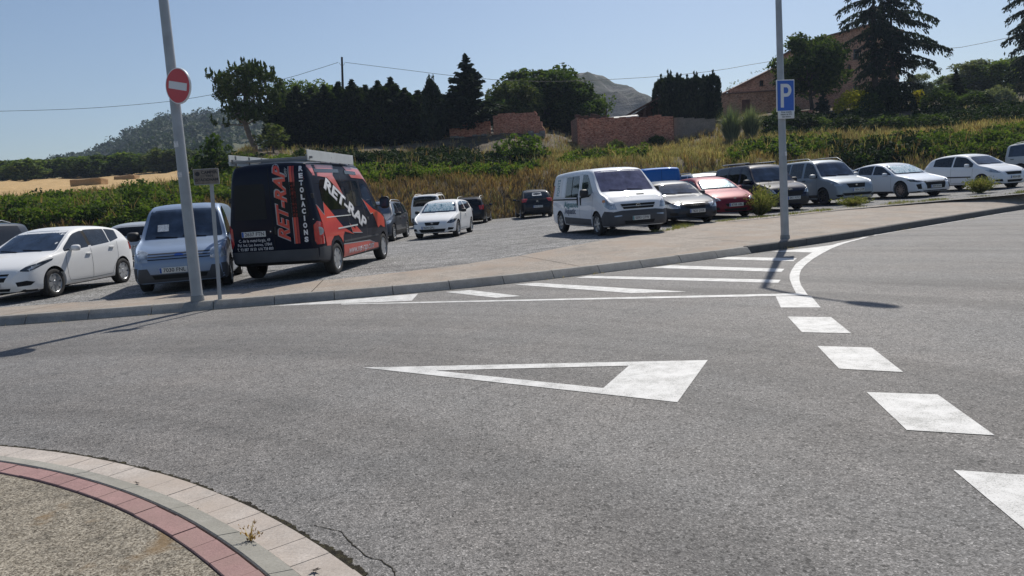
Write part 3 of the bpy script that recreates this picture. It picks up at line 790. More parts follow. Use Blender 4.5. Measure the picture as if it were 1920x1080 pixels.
# hedge of tall dark conifers --------------------------------------------------
def a_hedge(k):
    me, c1 = a_conifer('hedge%d' % k, 7.5, 4.4, 'needle_dark', 20 + k, 26, 10, .12, .24, .02, 2.6, 1.3, 1.3, .2)
    if ('hd', k) not in TREES:
        rs = np.random.RandomState(60 + k); n = 5200; t = rs.uniform(size=n) ** .9; u = rs.uniform(0, 6.283, n); R = 1.75 * (1 - np.clip(t - .55, 0, 1) ** 1.3 * 1.6) * (1 + .18 * np.sin(3 * u + 7 * t) + .12 * np.sin(5 * u - 11 * t)); rr = R * (.65 + .4 * rs.uniform(size=n))
        C = np.stack([np.cos(u) * rr, np.sin(u) * rr, 7.5 * t * (.84 + .05 * np.sin(3 * u + k))], 1); V_, Q = quads(C, .24, rs, 1.9, dirs=np.stack([np.cos(u) * .7, np.sin(u) * .7, np.full(n, .5)], 1))
        n1 = len(c1.vertices); v1 = np.zeros(n1 * 3, np.float32); c1.vertices.foreach_get('co', v1); v1 = v1.reshape(-1, 3); TREES[('hd', k)] = (me, mesh_only('crown', np.concatenate([v1, V_]), np.arange((n1 + len(V_))).reshape(-1, 4), M['needle_dark']))
    return TREES[('hd', k)]
hx = [(540, 176, 1), (566, 168, 0), (592, 172, 2), (618, 166, 0), (645, 160, 1), (670, 156, 2), (694, 166, 0), (718, 158, 1), (742, 152, 2), (766, 172, 0), (790, 176, 1), (812, 166, 2), (832, 188, 0)]
for i, (x, yt, k) in enumerate(hx):
    D = 76 - (i % 2) * 1.2; b = tpt(x, D); hgt = at(x, yt, D).z - b.z + .3
    a = a_hedge(k)
    plant('conifer', a, b, '%s dark conifer from the left in the tall dense row above the bank' % ORD[i], sc=(1.0, 1.0, hgt / 7.5), rz=i * 1.7, group='dark conifers in the row above the bank')
for i, (x, yt, D, wd) in enumerate([(548, 152, 84, 5.0), (580, 150, 86, 5.5), (612, 158, 85, 5)]):
    b = tpt(x, D); hgt = at(x, yt, D).z - b.z
    plant('broadleaf_tree', a_broad('b_mid1', 8, 6, .2, 'leaf_mid', 34, .22, 150, 31), b, ['olive green tree right behind the round pine crown', 'green tree showing over the left end of the dark row', 'green tree left of the bare timber utility pole'][i], sc=(wd / 6, wd / 6, hgt / 8), rz=i, group='green trees behind the dark row')
b = tpt(512, 66); plant('shrub', a_broad('b_oaklow', 3, 3, .05, 'leaf_oak', 26, .2, 120, 33), b, 'pale green shrub at the foot of the dark row beside the pine trunk', 'shrub', sc=(1.0, 1, .85))
# fir beside the brick wall
b = tpt(882, 72); hgt = at(878, 103, 72).z - b.z
plant('fir_tree', a_conifer('firA', 8, 6.4, 'needle_blue', 41, 25, 9, -.12, .19, .12, 1.0, 1.5, 1.7, .42), b, 'tall dark fir with ragged branches in front of the low broken brick wall', sc=(1, 1, hgt / 8))
b = tpt(815, 71); plant('conifer', a_cypress('cypG', 5.5, 2.4, 'needle_blue', 44, .2, 2600), b, 'grey green conifer between the dark row and the ragged fir', sc=(.9, .9, 1.0))
# big rounded trees behind the wall gap
for i, (x, yt, D, wd, lf, key) in enumerate([(966, 146, 80, 5.4, 'leaf_oak', 'b_oak1'), (1010, 124, 86, 9.0, 'leaf_dark', 'b_dk1'), (1042, 117, 84, 7.6, 'leaf_dark', 'b_dk2'), (1086, 152, 82, 5.6, 'leaf_dark', 'b_dk1')]):
    b = tpt(x, D); hgt = at(x, yt, D).z - b.z
    b.z -= .9; hgt += .9; plant('broadleaf_tree', a_broad(key, 9, 7, .0, lf, 70, .25, 150, 50 + i), b, ['lighter green tree behind the left brick wall', 'broad dark tree left in the big rounded clump behind the walls', 'highest dark tree in the big rounded clump behind the walls', 'low dark tree at the right end of the big rounded clump'][i], sc=(wd / 7, wd / 7, hgt / 9), rz=i * 2, group='trees in the rounded clump')
b = tpt(930, 78); plant('shrub', a_broad('b_low2', 3.5, 3, .05, 'leaf_mid', 24, .2, 110, 61), b, 'light green bush between the fir and the left brick wall', 'shrub')
b = tpt(1136, 92); plant('broadleaf_tree', a_broad('b_low3', 3.5, 3, .1, 'leaf_mid', 24, .2, 90, 62), b, 'small green tree in front of the bare grey hill', sc=(1, 1, 1.25))
# clipped cypress block
for i in range(7):
    x = 1242 + i * 16; D = 74 + (i % 2) * .6; b = tpt(x, D); yt = [146, 138, 141, 146, 140, 143, 137][i]; hgt = at(x, yt, D).z - b.z
    plant('cypress', a_cypress('cypB%d' % (i % 3), 5.5, 2.0, 'needle_blue', 70 + i % 3, .2, 2400, .35), b, '%s cypress from the left in the clipped block above the brick wall' % ORD[i], sc=(.72, .9, hgt / 5.7), rz=i * 2.1, group='clipped cypresses above the brick wall')
# round tree behind the parking sign
b = tpt(1522, 74); hgt = at(1518, 66, 74).z - b.z
plant('broadleaf_tree', a_broad('b_round', 7.6, 6.6, .16, 'leaf_dark', 64, .2, 210, 81), b, 'dense round dark green tree right behind the blue parking sign', sc=(.98, .98, hgt / 7.6))
# the big cedar
def cedar(name, px0, D, limbs, top, label, seed, trunks, r0=.42, reach=1.0):
    rnd = random.Random(seed); rs = np.random.RandomState(seed); base = tpt(px0, D); bm = bmesh.new(); C = []; Dd = []
    def wp(x, y, dy=0): p = at(x, y, D) - base; return Vector((p.x, dy, p.z))
    axes = []
    for (xb, xt, yt, rr) in trunks:
        a_ = wp(xb, 215); b_ = wp(xt, yt); a_.z = -.5; axes.append((a_, b_)); tube(bm, [a_.lerp(b_, t) + Vector((.06 * math.sin(9 * t), 0, 0)) for t in np.linspace(0, 1, 8)], [rr * (1 - .88 * t) for t in np.linspace(0, 1, 8)], 9)
    def limb_f(end, ax, lift=.9, dens=1.0):
        a_, b_ = ax; t = min(.97, max(.03, (end.z + lift - a_.z) / (b_.z - a_.z))); st = a_.lerp(b_, t); L = (end - st).length; n = max(6, int(L / .16)); pts = []
        for i in range(n + 1):
            q = i / n; p = st.lerp(end, q); p.z += .10 * L * math.sin(math.pi * q) - .0 * q; pts.append(p)
        tube(bm, pts, [.075 * (1 - .85 * i / n) for i in range(n + 1)], 5)
        d = (end - st).normalized(); sd = Vector((-d.y, d.x, 0)).normalized()
        for i, p in enumerate(pts):
            q = i / n
            if q < .12: continue
            wd = (.18 + .55 * math.sin(math.pi * min(1, q * .85 + .1))) * min(1, L / 3)
            for _ in range(int(13 * dens)):
                o = rnd.uniform(-1, 1) * wd; hang = rnd.uniform(0, .85) * (1 - abs(o) / (wd + .01) * .4)
                c = p + sd * o + d * rnd.uniform(-.1, .2) - Vector((0, 0, hang * abs(rnd.gauss(.4, .5)) + abs(o) * .25))
                C.append(tuple(c)); Dd.append((d.x * .5 + rnd.uniform(-.3, .3), d.y * .5, -.7 - hang) if hang > .25 else (d.x + sd.x * o, d.y + sd.y * o, -.25))
    for (x, y, dy, dens) in limbs: limb_f(wp(x, y, dy), axes[rnd.randrange(len(axes))], dens=dens)
    H = axes[0][1].z
    for k in range(int(105 * reach)):     # limbs towards and away from the viewer fill the depth of the crown
        z = H * (.10 + .88 * rnd.random()); u = rnd.choice([1, -1]) * rnd.uniform(.55, 1.45) + (math.pi if rnd.random() < .5 else 0); R = (1 - z / H * .72) * 3.6 * rnd.uniform(.5, 1.0) * reach; ax = axes[rnd.randrange(len(axes))]; c = ax[0].lerp(ax[1], z / H)
        limb_f(Vector((c.x + math.cos(u) * R * .75, c.y + math.sin(u) * R, z - .25 * R)), ax, .5, .8)
    V_, Q = quads(np.array(C), .145, rs, 2.6, dirs=np.array(Dd)); root = empty(name, base, 0, label, 'tree')
    from_bm('trunk', bm, M['bark'], root, 180); np_mesh('crown', V_, Q, M['needle_blue'], root); return root
LB_ = [(1572, 22, .3, 1), (1575, 55, -.5, 1), (1582, 40, .8, .9), (1590, 78, .6, 1), (1600, 100, -.8, .8), (1608, 128, .4, .8), (1602, 150, -.4, .7), (1612, 175, .3, .8), (1625, 195, -.3, .8), (1590, -5, .2, 1), (1600, -30, -.3, 1), (1615, -55, .2, 1),
       (1758, 36, .2, 1), (1720, 8, -.4, 1), (1700, -20, .5, 1), (1690, -50, .2, 1), (1712, 28, .7, 1), (1735, 52, -.6, 1), (1758, 76, .5, 1), (1780, 94, -.2, 1.1), (1740, 92, -.9, 1), (1766, 128, .4, .8), (1722, 112, .9, 1), (1745, 118, -.5, .9), (1712, 140, .3, .8), (1700, 165, -.4, .8), (1695, 190, .3, .8), (1718, 70, 1.2, 1), (1690, 100, -1.4, 1), (1700, 45, -1.2, 1)]
cedar('cedar_tree', 1652, 73, LB_, -70, 'very tall dark conifer with drooping branches in front of the tall brick house', 91, [(1641, 1636, -75, .36), (1676, 1668, -40, .30)])
L2 = [(1888, 12, .2, 1), (1884, 38, -.4, 1), (1886, 78, .5, 1), (1892, 100, -.3, 1), (1898, -10, .3, 1), (1900, 58, .6, 1), (1896, 122, .2, .9), (1902, 145, -.5, .9), (1905, 170, .4, .9), (2000, 20, .2, 1), (2010, 70, -.4, 1), (2000, 120, .4, 1), (1985, -30, 0, 1), (1960, 150, .5, 1)]
cedar('cedar_tree', 1945, 78, L2, -60, 'dark conifer with drooping branches cut off by the right edge of the photo', 95, [(1945, 1940, -80, .34)], reach=1.1)
b = tpt(1792, 76); hgt = at(1792, 132, 76).z - b.z
plant('fir_tree', a_conifer('firS', 4.2, 2.8, 'needle_dark', 97, 14, 8, .05, .17, .08, 1.1, 1.2, 1.2, .2), b, 'small slender fir with layered branches on the right terrace', sc=(1, 1, hgt / 4.2))
b = tpt(1543, 70); hgt = at(1543, 172, 70).z - b.z
plant('conifer', a_conifer('firXS', 1.9, 1.5, 'needle_blue', 98, 10, 7, -.05, .11, .05, 1.3, 1.3, 1.3, .15), b, 'tiny blue green fir below the round tree on the terrace', sc=(1, 1, hgt / 1.9))
for i, (x, yt, D, wd, lf) in enumerate([(1722, 135, 92, 3.2, 'leaf_grey'), (1752, 158, 96, 5, 'leaf_mid'), (1790, 138, 100, 5.5, 'leaf_mid'), (1822, 110, 98, 6.5, 'leaf_grey'), (1852, 112, 96, 6, 'leaf_mid'), (1884, 106, 100, 7, 'leaf_mid'), (1925, 100, 98, 7, 'leaf_dark')]):
    b = tpt(x, D); hgt = at(x, yt, D).z - b.z
    plant('broadleaf_tree', a_broad('b_far_' + lf, 8, 6, -.05, lf, 44, .24, 140, 110 + len(lf)), b, '%s broadleaf tree from the left in the group right of the tall cedar' % ORD[i], sc=(wd / 6, wd / 6, hgt / 8), rz=i * 1.3, group='broadleaf trees right of the cedar')
for i, (x, yt, D) in enumerate([(1392, 146, 100), (1428, 128, 98)]):
    b = tpt(x, D); hgt = at(x, yt, D).z - b.z
    plant('broadleaf_tree', a_broad('b_sparse', 8, 5, .3, 'leaf_oak', 22, .22, 26, 125, 'bark_light', gappy=.35), b, ['left thin sparse tree peeking over the barn roof', 'right thin sparse tree peeking over the barn roof'][i], sc=(.8, .8, hgt / 8), rz=i * 3, group='sparse trees behind the barn')
# garden shrubs on the terrace
def a_dome(key, w_, h, leaf, seed, size=.12, n=2600):
    def fn():
        rs = np.random.RandomState(seed); d = rs.normal(size=(n, 3)); d /= np.linalg.norm(d, axis=1, keepdims=True); d[:, 2] = np.abs(d[:, 2])
        q = 1 + .12 * np.sin(d[:, 0] * 7 + seed) * np.cos(d[:, 1] * 6) + .08 * rs.normal(size=n)
        C = d * q[:, None] * (.8 + .2 * rs.uniform(size=(n, 1))) * np.array([w_ / 2, w_ / 2, h])
        V_, Q = quads(C, size, rs, 1.7); bm = bmesh.new(); limb(bm, (0, 0, -.2), (0, 0, h * .7), .05, .02, random.Random(seed), 3, .02)
        me = bpy.data.meshes.new('trunk'); bm.to_mesh(me); bm.free(); me.materials.append(M['bark'])
        return me, mesh_only('crown', V_, Q, M[leaf])
    return asset(key, fn)
b = tpt(1600, 69.5); plant('shrub', a_dome('yel', 3.2, 1.9, 'leaf_yellow', 3), b, 'clipped golden yellow hedge shrub left of the big cedar trunk', 'shrub', crown='foliage')
b = tpt(1630, 68.5); plant('shrub', a_dome('gryd', 2.6, 1.7, 'leaf_dark', 4), b, 'dark rounded shrub touching the golden hedge by the cedar', 'shrub', crown='foliage')
b = tpt(1722, 74); plant('shrub', a_dome('yel2', 1.6, 1.6, 'leaf_yellow', 5, n=1500), b, 'small golden shrub right of the big cedar trunk', 'shrub', crown='foliage')
for i, (x, D, wd, h, lf, lb) in enumerate([
    (1655, 69, 2.6, 2.6, 'needle_dark', 'dark bush around the foot of the cedar trunk'), (1690, 70, 2.6, 2.0, 'needle_dark', 'dark bush right of the cedar trunk foot'),
    (1760, 71, 3.4, 1.7, 'leaf_dark', 'low dark shrub right of the small golden shrub'), (1830, 70, 3.6, 1.3, 'leaf_dark', 'low dark shrub below the slender fir'),
    (1870, 69, 3.0, 1.5, 'leaf_grey', 'grey green shrub below the right hand trees'), (1475, 68, 2.6, 1.2, 'leaf_dark', 'low dark shrub just left of the parking sign post'),
    (1500, 63.5, 3.4, 1.2, 'needle_dark', 'dark low bush behind the parking sign post'), (1590, 62, 3.0, 1.1, 'needle_dark', 'dark low bush below the golden hedge'), (1660, 61, 4.4, 1.3, 'leaf_dark', 'wide dark bush on the slope below the cedar'), (1730, 62, 4.0, 1.0, 'leaf_dark', 'low dark bush on the slope right of the cedar'),
    (1232, 66.5, 1.6, .8, 'leaf_dark', 'little dark bush at the foot of the brick wall'), (1155, 64.5, 1.9, 1.0, 'leaf_oak', 'green bush against the left end of the long brick wall'),
    (1540, 63, 2.0, .9, 'leaf_mid', 'light green bush below the terrace steps')]):
    b = tpt(x, D); plant('shrub', a_dome('sh_%s' % lf, 3, 1.4, lf, 20), b, lb, 'shrub', sc=(wd / 3, wd / 3, h / 1.4), rz=i, crown='foliage')
# two spiky grass clumps
def a_spiky():
    rs = np.random.RandomState(9); V_ = []; Q = []
    for k in range(700):
        a = rs.uniform(0, 6.28); lean = rs.uniform(.05, 1.0) ** 1.0; L = rs.uniform(1.2, 2.2); w2 = .03; d = np.array([math.cos(a), math.sin(a), 0]); s_ = np.array([-d[1], d[0], 0]) * w2
        p = d * rs.uniform(0, .25); prev = None
        for j in range(5):
            t = j / 4; q = p + d * lean * L * .55 * t ** 1.4 + np.array([0, 0, L * (t - .45 * lean * t ** 3)]); ww = s_ * (1 - t * .9); n0 = len(V_); V_ += [q - ww, q + ww]
            if prev is not None: Q.append((prev, prev + 1, n0 + 1, n0))
            prev = n0
    bm = bmesh.new(); tube(bm, [(0, 0, -.2), (0, 0, .3)], .15, 6); me = bpy.data.meshes.new('stem'); bm.to_mesh(me); bm.free(); me.materials.append(M['bark'])
    return me, mesh_only('blades', np.array(V_), np.array(Q), M['leaf_grey'])
sp = a_spiky()
for i, (x, sc) in enumerate([(1372, 1.55), (1408, 1.4)]):
    b = tpt(x, 61.5); r = plant('spiky_plant', sp, b, ['left spiky arching grass clump right of the grey block wall', 'right spiky arching grass clump between block wall and parking sign'][i], 'plant', sc=(sc, sc, sc * 1.05), rz=i * 2, crown='blades', group='spiky grass clumps')
    r.children[0].name = 'stem'
# ivy mound and bushes on the left -------------------------------------------------
rs = np.random.RandomState(17)
def heap(name, label, spec, D, leaf, size, per, shell=.5):
    base = tpt(spec[0][0], D); base.z -= .3; bl = []
    for (x, y, r) in spec:
        p = at(x, y, D + rs.uniform(-.8, .8)) - base; rr = r * D / F; bl.append((tuple(p), (rr, rr, rr * .9)))
    C = blobs_to_points(bl, per, rs, shell); V_, Q = quads(C, size, rs, 1.5)
    root = empty(name, base, 0, label, 'shrub'); bm = bmesh.new(); limb(bm, (0, 0, -.3), tuple(bl[0][0]), .07, .03, random.Random(3), 4, .05)
    from_bm('stem', bm, M['bark'], root); np_mesh('foliage', V_, Q, M[leaf], root); return root
heap('ivy_mound', 'tall pointed ivy covered mound behind the brown sign', [(400, 262, 14), (402, 280, 22), (388, 292, 22), (420, 292, 24), (372, 308, 22), (404, 308, 28), (432, 305, 18), (358, 322, 18), (385, 325, 24), (415, 328, 26), (355, 340, 20), (440, 322, 18)], 55, 'leaf_dark', .2, 210)
heap('bush', 'bright green leafy bush left of the lamp post, below the stubble field', [(262, 352, 20), (245, 364, 20), (282, 362, 22), (232, 378, 18), (262, 376, 26), (292, 378, 20), (305, 368, 14)], 44, 'leaf_mid', .15, 330)
heap('bush', 'green bush between the ivy mound and the lamp post', [(330, 352, 18), (345, 372, 20), (325, 378, 20), (352, 350, 16)], 50, 'leaf_dark', .17, 260)
heap('creeper_mound', 'big creeper covered mound with bright edges left of the wall gap', [(965, 262, 13), (985, 262, 14), (1004, 268, 15), (940, 272, 13), (955, 282, 20), (980, 284, 24), (1005, 286, 22), (1022, 290, 15), (930, 290, 14), (945, 296, 14)], 60.5, 'leaf_creeper', .2, 200)
heap('bush', 'dark reddish leafed bush beside the bank near the pine foot', [(455, 292, 10), (442, 300, 12), (465, 302, 10)], 60, 'leaf_oak', .15, 200)
# row of trees beyond the stubble field
for i in range(16):
    x = -30 + i * 25 + rnd.uniform(-6, 6); D = rnd.uniform(128, 150); b = tpt(x, D); yt = 324 - 14 * (x / 330.) - rnd.uniform(0, 22) + (6 if i % 3 else -4); hgt = max(4, at(x, yt, D).z - b.z)
    lf = ['leaf_dark', 'leaf_mid', 'leaf_oak'][(i * 2 + i // 3) % 3]
    plant('field_edge_tree', a_broad('fe_' + lf, 7, 7, -.12, lf, 40, .45, 60, 140 + i % 3), b, '%s tree from the left in the line beyond the stubble field' % ORD[i], sc=(1.05, 1, hgt / 7), rz=i * 1.1, group='trees beyond the stubble field')
# ground cover, dry grass, hill forest -----------------------------------------------
def in_creeper(px, r):
    """creepers by place on the slope: px across, r = terrace row"""
    nz = mnoise.noise((px * .012, r * 1.3, 3.1)) * .45
    if px < 350: return (.6 if px < 200 else .35) + nz < r < 2.35 + nz * .5
    if px < 1005: return (1.15 if px > 600 else 1.0) + nz * .5 < r < 2.78 + nz * .4
    if px < 1060: return False
    if px < 1210: return 1.55 + nz * .5 < r < 2.2 + nz * .5
    if px < 1370: return False
    if px < 1570: return .9 + nz < r < 1.65 + nz
    if px < 1710: return .5 + nz < r < 1.45 + nz
    return .45 + nz < r < 1.4 + nz
C = []; Cd = []; rs = np.random.RandomState(23)
def mound(p, R, hgt, n):
    d = rs.normal(size=(n, 3)); d /= np.linalg.norm(d, axis=1, keepdims=True); d[:, 2] = np.abs(d[:, 2]) * 1.0 - .15
    return np.array([p.x, p.y, p.z]) + d * (.78 + .3 * rs.uniform(size=(n, 1))) * np.array([R, R, hgt])
for k in range(9000):
    px = rs.uniform(-250, 2150); r = rs.uniform(.2, 3.9)
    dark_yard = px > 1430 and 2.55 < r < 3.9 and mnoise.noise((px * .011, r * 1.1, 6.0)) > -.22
    if not dark_yard and (r > 3 or not in_creeper(px, r)): continue
    p = tpt(px, dlev(px, r)); big = .5 + .5 * mnoise.noise((p.x * .22, p.y * .4, 7)); R = rs.uniform(.35, .75) * (.7 + .7 * big); hgt = R * rs.uniform(.7, 1.3) + .15
    if px < 350: hgt *= 1.1
    if dark_yard: hgt *= .8
    n = int(90 * R / .5)
    dark = dark_yard or (1560 < px < 1720 and r < 2 and rs.uniform() < .8) or (px > 560 and px < 1000 and r > 1.75 + .25 * mnoise.noise((px * .03, 0, 9))) or rs.uniform() < .12  # creepers under the conifer row go dark: tree shade put into the leaf colour
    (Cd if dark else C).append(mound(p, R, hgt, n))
C = np.concatenate(C); V_, Q = quads(C, .125, rs, 1.5); cc = np_mesh('creeper_cover', V_, Q, M['leaf_creeper']); tag(cc, 'bright green creepers covering the bank behind the cars', 'ground cover', kind='stuff')
Cd = np.concatenate(Cd); V_, Q = quads(Cd, .15, rs, 1.4); cc = np_mesh('bramble_shade_cover', V_, Q, M['leaf_bramble_shade']); tag(cc, 'dark green bramble and creepers coloured as in tree shade on the upper bank', 'ground cover', kind='stuff')
def blades(name, pts, hts, mat, wd=.03, lean=.35, label=None, rs=rs, tuft=5):
    n = len(pts); P = np.repeat(np.array(pts), tuft, 0) + rs.normal(size=(n * tuft, 3)) * np.array([.09, .09, 0]); n2 = len(P)
    H = np.repeat(np.array(hts), tuft) * rs.uniform(.5, 1.25, n2); a = rs.uniform(0, 6.28, n2); ln = rs.uniform(0, lean, n2) * H
    d = np.stack([np.cos(a), np.sin(a), np.zeros(n2)], 1); b_ = rs.uniform(0, 6.28, n2); s_ = np.stack([np.cos(b_), np.sin(b_), np.zeros(n2)], 1) * wd * rs.uniform(.6, 1.4, (n2, 1))
    mid = P + d * (ln * .35)[:, None]; mid[:, 2] += H * .6; top = P + d * ln[:, None]; top[:, 2] += H; P = P.copy(); P[:, 2] -= .05
    V_ = np.stack([P - s_ * .6, P + s_ * .6, mid + s_ * .5, mid - s_ * .5, mid - s_ * .7, mid + s_ * .7, top + s_ * .15, top - s_ * .15], 1).reshape(-1, 3)
    Q = np.arange(8 * n2).reshape(-1, 4)
    o = np_mesh(name, V_, Q, M[mat]); tag(o, label, 'grass', kind='stuff'); return o
GS, GB, GG = [], [], []
for k in range(46000):
    px = rs.uniform(-200, 2150); r = rs.uniform(-.03, 4.6)
    inc = in_creeper(px, r)
    if inc and rs.uniform() > (.11 if px > 1000 else .05): continue
    if r > 2.9 and px > 480 and px < 1020 and rs.uniform() < .9: continue
    if r > 2.75 and px > 1430 and rs.uniform() < .85: continue
    if r > 3.2 and px > 1020 and rs.uniform() < .6: continue
    if px < 350 and r > 2.9: continue
    p = tuple(tpt(px, dlev(px, max(0, r)))); h = rs.uniform(.2, .6) + (.55 if inc else 0)
    if px > 1040 and 1.1 < r: (GS if rs.uniform() < .62 else GB if rs.uniform() < .7 else GG).append((p, h))
    elif px < 1040: (GB if rs.uniform() < (.85 if r < 1.2 else .45) else (GS if rs.uniform() < .5 else GG)).append((p, h))
    else: (GB if rs.uniform() < .4 else GS if rs.uniform() < .6 else GG).append((p, h))
blades('dry_grass', [a[0] for a in GS], [a[1] for a in GS], 'grass_straw', .022, .5, 'straw coloured dry grass along the top of the bank')
blades('withered_grass', [a[0] for a in GB], [a[1] for a in GB], 'grass_brown', .03, .6, 'brown withered grass and weeds on the lower bank')
blades('green_grass', [a[0] for a in GG], [a[1] for a in GG], 'grass_green', .022, .5, 'tufts of half green grass scattered over the bank')
# rough growth along the pavement edge on the right
E = []; Eh = []
for k in range(1500):
    X = rs.uniform(4, 34); y = pave_y(X) + abs(rs.normal()) * .28 - .1
    dn = mnoise.noise((X * .9, 3, 0))
    if dn < -.05: continue
    E.append((X, y, lotz(X))); Eh.append(.05 + .16 * max(0, dn) * rs.uniform(.5, 1.5))
blades('edge_grass', E, Eh, 'grass_green', .008, 1.0, 'sparse weedy grass between the pavement and the parked cars', tuft=6)
E = []; Eh = []
for k in range(300):
    X = rs.uniform(-9, 16); i = int(np.interp(X, KX, np.arange(nK)))
    if mnoise.noise((X * 1.7, 9, 0)) < .15: continue
    E.append((KX[i] + NX[i] * -.12, KY[i] - NY[i] * .12, .0)); Eh.append(rs.uniform(.02, .05))
blades('kerb_weeds', E, Eh, 'grass_straw', .005, 1.2, 'tiny dry weeds growing along the foot of the kerb', tuft=4)
def weed(loc, wd, h, label, n=900, seed=1, dry=.3, ls=.032, lm='grass_green'):
    rs = np.random.RandomState(seed); root = empty('weed', loc, 0, label, 'weed'); V_ = []; Q = []; C = []; D_ = []
    for k in range(n // 12):
        a = rs.uniform(0, 6.28); ln = rs.uniform(.1, 1) * wd / 2; hh = h * rs.uniform(.45, 1.1); d = np.array([math.cos(a) * ln, math.sin(a) * ln, hh]); s_ = np.array([-math.sin(a), math.cos(a), 0]) * .004
        n0 = len(V_); V_ += [-s_, s_, d + s_ * .3, d - s_ * .3]; Q.append((n0, n0 + 1, n0 + 2, n0 + 3))
        for j in range(12): t = rs.uniform(.15, 1); C.append(d * t + rs.normal(size=3) * ls * 1.1); D_.append(d / np.linalg.norm(d))
    np_mesh('stems', V_, Q, M['grass_straw'], root); V2, Q2 = quads(np.array(C), ls, rs, 2.6, dirs=np.array(D_)); np_mesh('leaves', V2, Q2, M[lm], root)
X, Y = gl(1425, 404); Y = max(Y, pave_y(X) + .05); weed((X, Y, lotz(X)), 1.5, .75, 'big feathery green weed in front of the red car at the pavement edge', 5200, 1)
X, Y = gl(1436, 400); weed((X, Y + .5, lotz(X)), .9, 1.0, 'tall thin dry weed beside the big feathery weed', 1400, 4)
X, Y = gl(1838, 362); Y = max(Y, pave_y(X) + .05); weed((X, Y, lotz(X)), 1.3, .55, 'green weed in front of the white hatchback front wheel', 3200, 2)
X, Y = gl(1600, 386); Y = max(Y, pave_y(X) + .05); weed((X, Y, lotz(X)), 1.6, .3, 'low spreading weed in front of the silver van bumper', 1600, 3)
X, Y = gp(469, 1008, .05); weed((X, Y, .03), .11, .085, 'small dried weed growing from the joint beside the roundabout kerb', 84, 6, ls=.007, lm='weed_dry')
# forest on the far hill
C = []; rs = np.random.RandomState(31); nx_, ny_ = HW.shape[0], HW.shape[1] - 1
for k in range(5200):
    i = rs.randint(0, nx_ - 1); j = min(ny_ - 1, int(rs.uniform() ** .8 * ny_)); p = HW[i, j] + rs.normal(size=3) * np.array([3, 4, 0])
    pxi = -200 + 1100 * i / nx_
    if 430 < pxi and j < ny_ * .75 and rs.uniform() < .8: continue
    R = rs.uniform(1.6, 4.0); q = rs.normal(size=(26, 3)); q /= np.linalg.norm(q, axis=1, keepdims=True); q[:, 2] = q[:, 2] * .8 + .5
    C.append(p + q * R)
V_, Q = quads(np.concatenate(C), 1.5, rs, 1.2); f = np_mesh('hill_forest', V_, Q, M['leaf_hill']); tag(f, 'dense dark forest covering the far hill on the left', 'forest', kind='stuff')

for i, (x, y, sz, lb) in enumerate([(258, 905, .035, 'curled dark leaf in the gutter, the farthest of the three'), (368, 956, .018, 'tiny dark leaf crumb at the foot of the roundabout kerb'), (590, 1068, .035, 'curled dark leaf on the gutter slabs nearest the camera')]):
    X, Y = gp(x, y, .02); bm = bmesh.new(); rr = random.Random(i); 
    for q in range(5):
        a = rr.uniform(0, 6.28); L = sz * rr.uniform(.4, .8); d = Vector((math.cos(a), math.sin(a), 0)); n_ = Vector((-d.y, d.x, 0)) * L * .35; c0 = d * L * .3
        vs = [bm.verts.new(c0 - d * L + Vector((0, 0, .001))), bm.verts.new(c0 + n_ + Vector((0, 0, .006))), bm.verts.new(c0 + d * L + Vector((0, 0, .012))), bm.verts.new(c0 - n_ + Vector((0, 0, .003)))]; bm.faces.new(vs)
    o = from_bm('fallen_leaf', bm, M['bark']); o.location = (X, Y, .016); tag(o, lb, 'leaf')

# ================================================================== WALLS AND HOUSES
def uvbox(bm):
    uv = bm.loops.layers.uv.verify()
    for f in bm.faces:
        n = f.normal
        for l in f.loops:
            c = l.vert.co
            if abs(n.z) > .8: l[uv].uv = (c.x, c.y)
            else:
                t = Vector((-n.y, n.x, 0)).normalized() if (n.x or n.y) else Vector((1, 0, 0))
                l[uv].uv = (c.dot(t), c.z)
def wall_obj(name, A, B, zb, tops, thick, mat, parent=None, origin=None):
    """upright wall from A to B (xy); tops = [(t, z)...] gives a real, uneven top edge"""
    A = Vector((A[0], A[1], 0)); B = Vector((B[0], B[1], 0)); d = (B - A); nrm = Vector((-d.y, d.x, 0)).normalized() * thick
    o = origin or Vector((0, 0, 0)); bm = bmesh.new(); fr = []; bk = []
    for t, z in tops:
        p = A + d * t; fr.append((p, z)); bk.append((p + nrm, z))
    for (p, z), (q, z2), (p2, _), (q2, _) in zip(fr, fr[1:], bk, bk[1:]):
        v = [bm.verts.new(Vector((a.x, a.y, h)) - o) for a, h in ((p, zb), (q, zb), (q, z2), (p, z), (p2, zb), (q2, zb), (q2, z2), (p2, z))]
        for f in ((0, 1, 2, 3), (5, 4, 7, 6), (3, 2, 6, 7), (0, 4, 5, 1)): bm.faces.new([v[k] for k in f])
    ends = [(fr[0], bk[0]), (fr[-1], bk[-1])]
    for k, ((p, z), (q, _)) in enumerate(ends):
        v = [bm.verts.new(Vector((a.x, a.y, h)) - o) for a, h in ((p, zb), (q, zb), (q, z), (p, z))]
        bm.faces.new(v if k else v[::-1])
    bmesh.ops.remove_doubles(bm, verts=bm.verts, dist=.001); bmesh.ops.recalc_face_normals(bm, faces=bm.faces); bm.normal_update(); uvbox(bm)
    return from_bm(name, bm, M[mat], parent)
def ragged(n, z0, z1, step=.08, seed=1, amp=.12):
    r = random.Random(seed); out = []
    for i in range(n):
        z = z0 + (z1 - z0) * i / (n - 1) + round(r.uniform(-amp, amp) / step) * step
        out.append((i / n + .0001 * (i > 0), z)); out.append(((i + 1) / n, z))
    return out
def P2(px, y, D): p = at(px, y, D); return p
